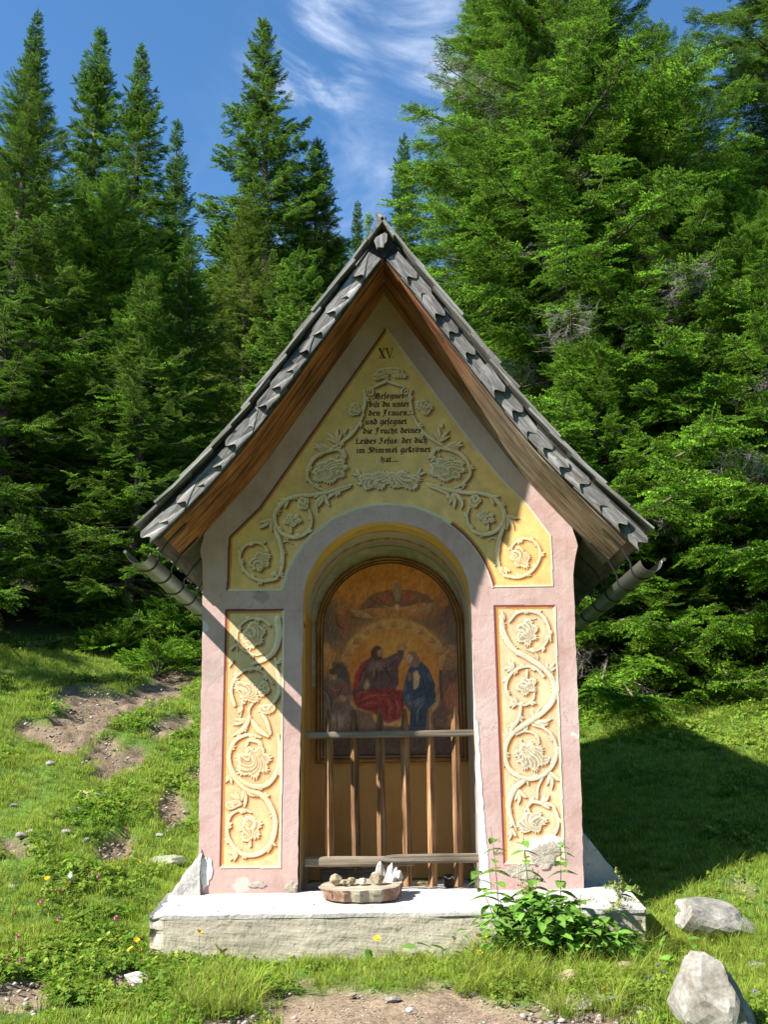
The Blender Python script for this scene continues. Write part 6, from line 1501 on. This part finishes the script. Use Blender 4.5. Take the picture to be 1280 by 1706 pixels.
def pebbles():
    rs = np.random.RandomState(12); protos = []
    for sd_ in range(3):
        me = rock_mesh(70+sd_, 1, .75, .5, 1); protos.append((np.array([tuple(v.co) for v in me.vertices]), np.array([tuple(p.vertices) for p in me.polygons]), np.array([(.30, .27, .23), (.22, .18, .14), (.40, .37, .33)][sd_]), 0))
    P, S = [], []
    for _ in range(1500):
        q = ground_pt(rs.uniform(400, 1010), rs.uniform(1636, 1712))
        if dirt_mask(*[np.array([c]) for c in q])[0] > .4: P.append(q); S.append(.003+.006*rs.rand()**3)
    for cx, cy, rx, ry, a in DIRT:
        for _ in range(int(rx*ry/26)):
            q = ground_pt(cx+rs.randn()*rx*.6, cy+rs.randn()*ry*.6); P.append(q); S.append(.006+.022*rs.rand()**2.5)
    for _ in range(150):
        x = rs.uniform(-1.42, 1.5); y = rs.uniform(-.48, -.04); P.append((x, y, .43+.075*((y+.508)/.56)-.008)); S.append(.003+.006*rs.rand()**2)
    m, nt, b = mat_new('pebbles'); oi = N(nt, 'ShaderNodeObjectInfo'); r = N(nt, 'ShaderNodeMapRange'); r.inputs[3].default_value = .6; r.inputs[4].default_value = 1.3; L(nt, oi.outputs['Random'], r.inputs[0])
    s = N(nt, 'ShaderNodeVectorMath', operation='SCALE'); L(nt, attr_col(nt), s.inputs[0]); L(nt, r.outputs[0], s.inputs['Scale']); L(nt, s.outputs[0], b.inputs['Base Color'])
    n = len(P); o = scatter('gravel', protos, np.array(P), np.stack([rs.randn(n)*.3, rs.randn(n)*.3, rs.rand(n)*6.28], 1), np.array(S), rs.randint(0, 3, n), [m]); tagp(o, 'loose gravel and clods on the path and bare earth', 'gravel', None, 'stuff')
pebbles()

# ------------------------------------------------------------------ log slice with its stones, and what lies behind the barrier
def top_z(y): return .43+.075*((y+.508)/.56)+.012
LC = wp(602, 1482, -.17); LCx = LC[0]
bm = bmesh.new(); n = 40; out = []
for i in range(n):
    a = i/n*2*math.pi; x = .27*math.cos(a)*(1.0 if math.cos(a) < 0 else .96); y = .165*math.sin(a)*(1+.12*math.cos(a*2+.6))
    x += .008*math.sin(a*9)+.006*math.sin(a*17+1); y += .006*math.sin(a*13)
    out.append((x, y))
A = [bm.verts.new((x*1.0, y, .074+.008*x/.27+random.uniform(-.002, .002))) for x, y in out]; M_ = [bm.verts.new((x*(1.0 if x > 0 else .93)+.006*math.sin(k*1.9), y*1.0+.008*math.sin(k*2.3), .05)) for k, (x, y) in enumerate(out)]; B = [bm.verts.new((x*(.95 if x > 0 else .88), y*.93, 0)) for x, y in out]
bm.faces.new(A); bm.faces.new(B[::-1])
for i in range(n):
    j_ = (i+1) % n
    for P_, Q_ in ((A, M_), (M_, B)):
        f = bm.faces.new((P_[i], Q_[i], Q_[j_], P_[j_])); a = i/n*2*math.pi
        f.material_index = 0 if (1.36*math.pi < a < 1.70*math.pi) else 1
M_bark2 = mat_wood('reddish_bark', [(.25, (.06, .03, .02)), (.45, (.24, .13, .085)), (.6, (.36, .24, .17)), (.8, (.46, .40, .34))], (14, 14, 5), 1.0)
M_cut = mat_wood('grey_sawn_wood', [(.25, (.12, .10, .075)), (.5, (.3, .26, .19)), (.75, (.46, .42, .34))], (3, 30, 16), .8)
me = bm_mesh('log_slice', bm); me.materials.append(M_cut); me.materials.append(M_bark2)
o = bpy.data.objects.new('log_slice', me); COL.objects.link(o); o.location = (LCx, -.17, top_z(-.17)-.006); o.rotation_euler = (rad(9), 0, .03); tagp(o, 'slice of log with reddish bark lying on the white plinth', 'log slice')
LZ = top_z(-.17)+.070
def on_log(px, dy, sx, sy, sz, mat, label, seed, rot=0, name='stone', lift=0): 
    x = wp(px, 1465, -.17)[0]; return place_rock(0, 0, sx, sy, sz, mat, label, seed, rot, (0, 0), .1, None, name, (x, -.17+dy, LZ-.1*dy+lift), 3, 'stone')
on_log(561, -.02, .045, .035, .036, R_tan, 'rounded tan stone at the left end of the log slice', 41, .2)
on_log(574, -.05, .022, .018, .016, R_tan, 'small tan stone beside the rounded one on the log slice', 42)
on_log(585, -.03, .034, .026, .026, R_tan, 'angular tan stone in the middle of the log slice', 43, .6)
on_log(603, -.04, .030, .024, .024, R_white, 'smooth white stone on the log slice', 44)
on_log(628, -.05, .052, .03, .040, R_tan, 'blocky yellowish stone leaning on the white crystal cluster', 45, .1)
qc = empty('quartz_cluster', (wp(642, 1465, -.15)[0], -.12, LZ), 'cluster of white splintered quartz standing at the right end of the log slice', 'stone')
for i, (dx, dy, h, w_, tl) in enumerate([(-.045, .03, .125, .026, .08), (-.012, .035, .11, .024, -.1), (.018, .02, .115, .028, .22), (.048, .02, .085, .024, .3), (.07, .0, .07, .026, .35), (-.07, .02, .06, .025, -.1), (.04, -.03, .05, .03, .2), (.085, .02, .045, .022, .5)]):
    bm = bmesh.new(); r_ = random.Random(i+3); n = 6; rings = []
    for k, (zz, s_) in enumerate(((-.02, 1.0), (h*.45, .95), (h*.8, .7), (h, .28))):
        rings.append([bm.verts.new((w_*s_*math.cos(j/n*6.28+i)*r_.uniform(.8, 1.2)+tl*zz, w_*.7*s_*math.sin(j/n*6.28+i)*r_.uniform(.8, 1.2), zz+r_.uniform(-.006, .006))) for j in range(n)])
    for A_, B_ in zip(rings[:-1], rings[1:]):
        for j in range(n): bm.faces.new((A_[j], A_[(j+1) % n], B_[(j+1) % n], B_[j]))
    bm.faces.new(rings[0][::-1]); bm.faces.new(rings[-1]); link('crystal', bm_mesh('crystal', bm), R_white, qc, Matrix.Translation((qc.location.x+dx, qc.location.y+dy, LZ+.005)))
# round log lying behind the barrier
a = wp(535, 1455, .30); b = wp(640, 1450, .30); bm = bmesh.new(); tube(bm, [(a[0]+(b[0]-a[0])*t, .30+.01*math.sin(t*5), .555+.004*math.sin(t*9)) for t in np.linspace(0, 1, 8)], [.062, .066, .066, .064, .066, .064, .064, .06], 14)
o = link('firewood_log', bm_mesh('firewood_log', bm), M_sheath); tagp(o, 'dark weathered log lying behind the barrier on the niche floor', 'log')
# straw wreath and the small pot behind the pickets
bm = bmesh.new(); c = wp(703, 1470, .25); r_ = random.Random(4)
for k in range(70):
    a0 = r_.uniform(0, 6.28); R0 = .05+r_.uniform(-.014, .014); zc_ = .515+r_.uniform(-.01, .016)
    pts = [(c[0]+R0*math.cos(a0+t*.25), .25+R0*.7*math.sin(a0+t*.25), zc_+r_.uniform(-.003, .004)) for t in range(4)]; tube(bm, pts, .0016, 3)
o = link('straw_wreath', bm_mesh('straw_wreath', bm), simple('dry_straw', (.42, .32, .14), .8)); tagp(o, 'small dry straw wreath lying behind the pickets', 'wreath'); o['kind'] = 'stuff' if False else ''
del o['kind']
pot = empty('lantern_pot', (wp(748, 1465, .30)[0], .30, .49), 'small dark pot with white marks standing behind the rightmost pickets', 'pot')
bm = bmesh.new(); prof_ = [(.0, 0), (.032, 0), (.040, .02), (.042, .05), (.034, .072), (.036, .08), (.030, .08), (.028, .05), (0, .04)]; n = 16; rr = [[bm.verts.new((r*math.cos(j/n*6.283), r*math.sin(j/n*6.283), z)) for j in range(n)] for r, z in prof_[1:-1]]
for A_, B_ in zip(rr[:-1], rr[1:]):
    for j in range(n): bm.faces.new((A_[j], A_[(j+1) % n], B_[(j+1) % n], B_[j]))
bm.faces.new(rr[0][::-1]); bm.faces.new(rr[-1]); link('pot_body', bm_mesh('pot_body', bm), simple('dark_glaze', (.03, .03, .035), .35), pot, Matrix.Translation(pot.location))
for k, (dx, dz, an) in enumerate(((-.022, .065, .5), (.004, .058, -.3), (.03, .062, .7))):
    bm = bmesh.new(); add_box(bm, -.012, .012, -.004, .004, -.003, .003, Matrix.Rotation(an, 4, 'Y')); link('white_mark', bm_mesh('white_mark', bm), M_chalk, pot, Matrix.Translation((pot.location.x+dx, pot.location.y-.042, pot.location.z+dz)))

# ------------------------------------------------------------------ nettles
def nettle_leaf(seed):
    rs = random.Random(seed); V, F_, C_ = [], [], []; n = 9
    for i in range(n+1):
        t = i/n; hw = .26*math.sin(math.pi*min(1, t*1.0))**.75*(1-.55*t)*1.25+(0 if 0 < i < n else 0.0); se = .035*(1 if i % 2 else -1) if 0 < i < n else 0; hw = max(0, hw+se*(1-t)) if 0 < i < n else 0
        sag = -.22*t*t; x = t
        V += [(x-.04*(i % 2), -hw, sag-.06*hw+.22*hw), (x, 0, sag-.02), (x-.04*(i % 2), hw, sag+.16*hw)]
        c = np.array((.13, .26, .04))*(.85+.3*rs.random()); C_ += [c, c*1.25, c]
        if i: o = 3*(i-1); F_ += [(o, o+1, o+4, o+3), (o+1, o+2, o+5, o+4)]
    return np.array(V), np.array(F_), np.array(C_)
LV = [nettle_leaf(i) for i in range(3)]
leaf_me = []
for v, f, c in LV: me = mesh_arrays('leaf', v, f, c); me.materials.append(M_leafy); leaf_me.append(me)
def tassel_mesh(seed):
    rs = np.random.RandomState(seed); V, F_ = [], []; o = 0
    for k in range(90):
        t = rs.rand(); r = .35*(1-t)*.5+.05; a = rs.rand()*6.28; p = np.array([t*1.0, r*math.cos(a)*rs.rand(), r*math.sin(a)*rs.rand()-.25*t]); s = .045; d = rs.randn(3, 3)*s
        V += [p+d[0], p+d[1], p+d[2]]; F_.append((o, o+1, o+2)); o += 3
    me = mesh_arrays('flower_tassel', np.array(V), np.array(F_), np.tile(np.array([.30, .34, .10]), (o, 1))); me.materials.append(M_leafy); return me
TAS = [tassel_mesh(1), tassel_mesh(2)]
M_stem = simple('plant_stem', (.12, .17, .05), .6)
def plant(base, tip, label, seed, leaf0=.3, leafs=.09, tas=(), nleaf=7, cat='nettle', name='nettle_plant', group='nettles in front of the plinth'):
    r_ = random.Random(seed); b = Vector(base); t = Vector(tip); root = empty(name, b, label, cat, group); ln = (t-b).length
    mid = (b+t)/2+Vector((r_.uniform(-.04, .04), r_.uniform(-.05, .02), 0)); pts = [b*(1-s)**2+mid*2*s*(1-s)+t*s*s for s in [i/10 for i in range(11)]]
    bm = bmesh.new(); tube(bm, pts, [.004*(1-.6*i/10) for i in range(11)], 5); link('stem', bm_mesh('stem', bm), M_stem, root)
    for k in range(nleaf):
        s = leaf0+(1-leaf0)*k/nleaf; i = min(9, int(s*10)); p = pts[i].lerp(pts[i+1], s*10-i); a = (k % 2)*1.57+r_.uniform(-.4, .4)
        for sd in (0, math.pi):
            if r_.random() < .12: continue
            sz = leafs*1.3*(1-.55*s)*r_.uniform(.8, 1.2)+.025; d = (math.cos(a+sd), math.sin(a+sd)*.9-.15, r_.uniform(-.35, .1)); M = Matrix.Translation(p) @ euler_from_x(d, r_.uniform(-.4, .4)).to_matrix().to_4x4() @ Matrix.Diagonal((sz, sz, sz, 1)); link('leaf', leaf_me[r_.randrange(3)], None, root, M)
    for s, sz in tas:
        i = min(9, int(s*10)); p = pts[i]
        for q in range(3):
            d = (r_.uniform(-1, 1), r_.uniform(-1, .3), r_.uniform(-.1, .5)); M = Matrix.Translation(p) @ euler_from_x(d, 0).to_matrix().to_4x4() @ Matrix.Diagonal((sz, sz, sz, 1)); o = link('flower_tassel', TAS[q % 2], None, root, M); o['kind'] = 'stuff'
NL = [((835, 1610), (818, 1378), 'nettle with long bare flowering top, leftmost of the tall ones on the right pillar', .35, .10, ((.95, .05), (.85, .06), (.7, .05))),
      ((905, 1612), (872, 1385), 'nettle reaching up over the bare mortar patch of the right pillar', .4, .10, ((.97, .05), (.85, .06))),
      ((925, 1608), (934, 1388), 'straight nettle standing right of the mortar patch', .4, .09, ((.95, .05), (.85, .05), (.75, .05))),
      ((860, 1615), (790, 1438), 'nettle leaning left across the right jamb of the niche', .35, .10, ((.9, .05),)),
      ((880, 1610), (898, 1450), 'short nettle in the middle of the clump', .25, .12, ((.95, .06),)),
      ((930, 1612), (880, 1470), 'broad-leaved nettle in front of the white plinth top', .2, .13, ((.97, .09), (.9, .09), (.8, .08))),
      ((950, 1610), (968, 1490), 'low nettle right of the broad-leaved one', .2, .12, ((.95, .09),)),
      ((960, 1605), (1052, 1465), 'nettle leaning far right with a thick pale green flower plume', .3, .10, ((.98, .13), (.92, .13), (.84, .12), (.76, .1))),
      ((850, 1618), (835, 1500), 'low dense nettle at the left end of the clump', .15, .13, ()),
      ((905, 1622), (915, 1520), 'front nettle with big drooping leaves', .15, .14, ()),
      ((990, 1610), (1000, 1530), 'small nettle at the right end of the clump', .15, .12, ()),
      ((1010, 1600), (1035, 1545), 'smallest nettle beside the broken plinth corner', .15, .1, ()),
      ((870, 1625), (862, 1555), 'small front nettle among the yellow flowers', .15, .12, ())]
for i, (b_, t_, lab, l0, lsz, ts) in enumerate(NL):
    Y = -.66-.03*(i % 4); bb = wp(b_[0], b_[1], Y); gz = float(terrain(bb[0], Y)); tt = wp(t_[0], t_[1], Y+.03); plant((bb[0], Y, gz), tuple(tt), lab, i, l0, lsz, ts, 8)
def undergrowth():
    rs = np.random.RandomState(21); P, R_, S = [], [], []
    for _ in range(950):
        px = rs.normal(925, 78) if rs.rand() < .6 else rs.uniform(850, 1070); py = 1598+rs.uniform(-10, 30); Y = rs.uniform(-.95, -.55); hgt = rs.rand()**.9*.40*(.35+.65*math.exp(-((px-900)/100)**2))
        q = wp(px, py, Y); z = float(terrain(q[0], Y))+hgt; P.append((q[0], Y, z)); a = rs.uniform(0, 6.28); R_.append(tuple(euler_from_x((math.cos(a), math.sin(a)*.8-.3, rs.uniform(-.5, .35)), rs.uniform(-.6, .6)))); S.append(rs.uniform(.035, .115))
    protos = [(v, f, c, 0) for v, f, c in LV]; n = len(P); o = scatter('undergrowth', protos, P, R_, S, rs.randint(0, 3, n), [M_leafy]); tagp(o, 'dense mass of weed leaves round the nettle stems', 'weeds', None, 'stuff')
undergrowth()

# ------------------------------------------------------------------ wild flowers
M_yel = simple('yellow_petals', (.75, .48, .02), .6, 0, .05, 12, 0); M_pnk = simple('pink_petals', (.55, .16, .30), .6, 0, .1, 12, 0); M_vio = simple('violet_petals', (.30, .26, .55), .6, 0, .1, 12, 0)
def flower_proto(kind):
    bm = bmesh.new(); tube(bm, [(0, 0, 0), (.004, .002, .05), (0, -.004, .095)], [.0016, .0015, .0012], 5); stem = bm_mesh('stem', bm); stem.materials.append(M_stem)
    bm = bmesh.new()
    if kind == 'y':
        for ring, (n, r, z) in enumerate(((14, .017, .0), (10, .011, .003))):
            for k in range(n):
                a = k/n*6.283+ring*.2; d = Vector((math.cos(a), math.sin(a), 0)); s_ = Vector((-d.y, d.x, 0))*.0028; z0 = Vector((0, 0, z)); bm.faces.new([bm.verts.new(p) for p in (z0+d*.002-s_, z0+d*.002+s_, z0+d*r+s_+Vector((0, 0, .004)), z0+d*r-s_+Vector((0, 0, .004)))])
    else:
        for k in range(34):
            th = math.acos(1-2*(k+.5)/34*.75); ph = k*2.4; d = Vector((math.sin(th)*math.cos(ph), math.sin(th)*math.sin(ph), math.cos(th))); s_ = d.cross(Vector((0, .3, 1))).normalized()*.0022; bm.faces.new([bm.verts.new(p) for p in (d*.002-s_, d*.002+s_, d*.012+s_, d*.012-s_)])
    head = bm_mesh('flower_head', bm, False); head.materials.append({'y': M_yel, 'p': M_pnk, 'v': M_vio}[kind]); return stem, head
FP = {k: flower_proto(k) for k in 'ypv'}
def flower(px, py, kind, label, group=None, h=1.0, Y=None):
    k = h*random.uniform(.85, 1.15); q = ground_pt(px, py) if Y is None else np.array(wp(px, py, Y))
    if Y is None: q = ground_pt(px, py+8)
    root = empty('wildflower', tuple(q) if Y is None else (q[0], Y, q[2]-.1*k), label, 'flower', group); M0 = Matrix.Translation(root.location) @ Matrix.Rotation(random.uniform(0, 6), 4, 'Z') @ Matrix.Diagonal((k, k, k, 1))
    link('stem', FP[kind][0], None, root, M0); link('flower_head', FP[kind][1], None, root, M0 @ Matrix.Translation((0, -.004, .095)) @ Matrix.Rotation(rad(38), 4, 'X') @ Matrix.Diagonal((1.15, 1.15, 1.15, 1)))
for px, py in [(76, 1481), (109, 1493), (91, 1557), (226, 1590), (217, 1605), (231, 1599), (58, 1525), (313, 1397), (280, 1415), (233, 1426), (212, 1450), (230, 1449), (190, 1461), (70, 1483)]:
    flower(px, py, 'y', 'yellow hawkbit flower in the turf left of the plinth', 'yellow flowers on the left slope')
for px, py in [(192, 1552), (162, 1476), (147, 1477), (208, 1400), (67, 1519), (97, 1508), (8, 1625), (34, 1628), (26, 1582), (97, 1550), (24, 1540)]:
    flower(px, py, 'p', 'pink clover flower in the turf of the left slope', 'pink clover on the left slope')
for px, py in [(798, 1558), (808, 1566), (815, 1556), (790, 1572), (800, 1585), (884, 1585), (955, 1588)]:
    flower(px, py, 'y', 'yellow buttercup among the weeds left of the nettles', 'yellow buttercups below the nettles', 1.0, -.78)
flower(1177, 1648, 'y', 'orange-yellow flower in front of the upright pale rock', None, 1.2, -1.75); flower(1012, 1682, 'y', 'yellow flower nearest the bottom edge right of the path', None, 1.2)
flower(332, 1552, 'y', 'yellow flower against the left end of the plinth', None, 1.1, -.56); flower(375, 1583, 'y', 'yellow flower at the foot of the plinth below the left pillar', None, 1.1, -.6); flower(628, 1562, 'y', 'yellow flower in front of the middle of the plinth', None, 1.1, -.56)
for px, py in [(1108, 1640), (1098, 1628), (1085, 1645), (1262, 1672)]: flower(px, py, 'v', 'pale violet flower in the grass by the upright rock', 'violet flowers by the upright rock', .8)
# bright shrubs on the upper left slope
def bush(px, py, w_, h_, label, seed, n=260):
    rs = np.random.RandomState(seed); q = ground_pt(px, py); t = empty('shrub', tuple(q), label, 'shrub', 'shrubs on the upper left slope'); P, R_, S = [], [], []
    for _ in range(n):
        a = rs.rand()*6.28; r = math.sqrt(rs.rand())*w_; z = h_*(rs.rand()**.8)*(1-.6*(r/w_)**2); P.append((r*math.cos(a), r*math.sin(a)*.8, z)); R_.append(tuple(euler_from_x((math.cos(a), math.sin(a), rs.uniform(-.1, .9)), rs.uniform(-.5, .5)))); S.append(rs.uniform(.2, .42))
    bm = bmesh.new()
    for k in range(7): a = rs.rand()*6.28; tube(bm, [(0, 0, -.05), (w_*.3*math.cos(a), w_*.3*math.sin(a), h_*.5), (w_*.6*math.cos(a), w_*.6*math.sin(a), h_*.8)], [.014, .009, .004], 5)
    link('twigs', bm_mesh('twigs', bm), M_bark, t, Matrix.Translation(tuple(q)))['kind'] = 'stuff'
    o = scatter('foliage', SPR_N, P, R_, S, rs.randint(0, 3, n), [M_needle_bright], None, t, Matrix.Translation(tuple(q))); o['kind'] = 'stuff'
bush(295, 1085, .75, .95, 'bright green young spruce shrub just below the left gutter', 61, 320); bush(225, 1075, .5, .6, 'bright shrub left of the one below the gutter', 62, 200); bush(175, 1090, .35, .35, 'low bright shrub at the edge of the tree shade', 63, 110); bush(262, 1120, .35, .35, 'small shrub in front of the bright ones on the slope', 64, 110); bush(328, 1108, .4, .5, 'shrub half hidden behind the left wall edge', 65, 140)
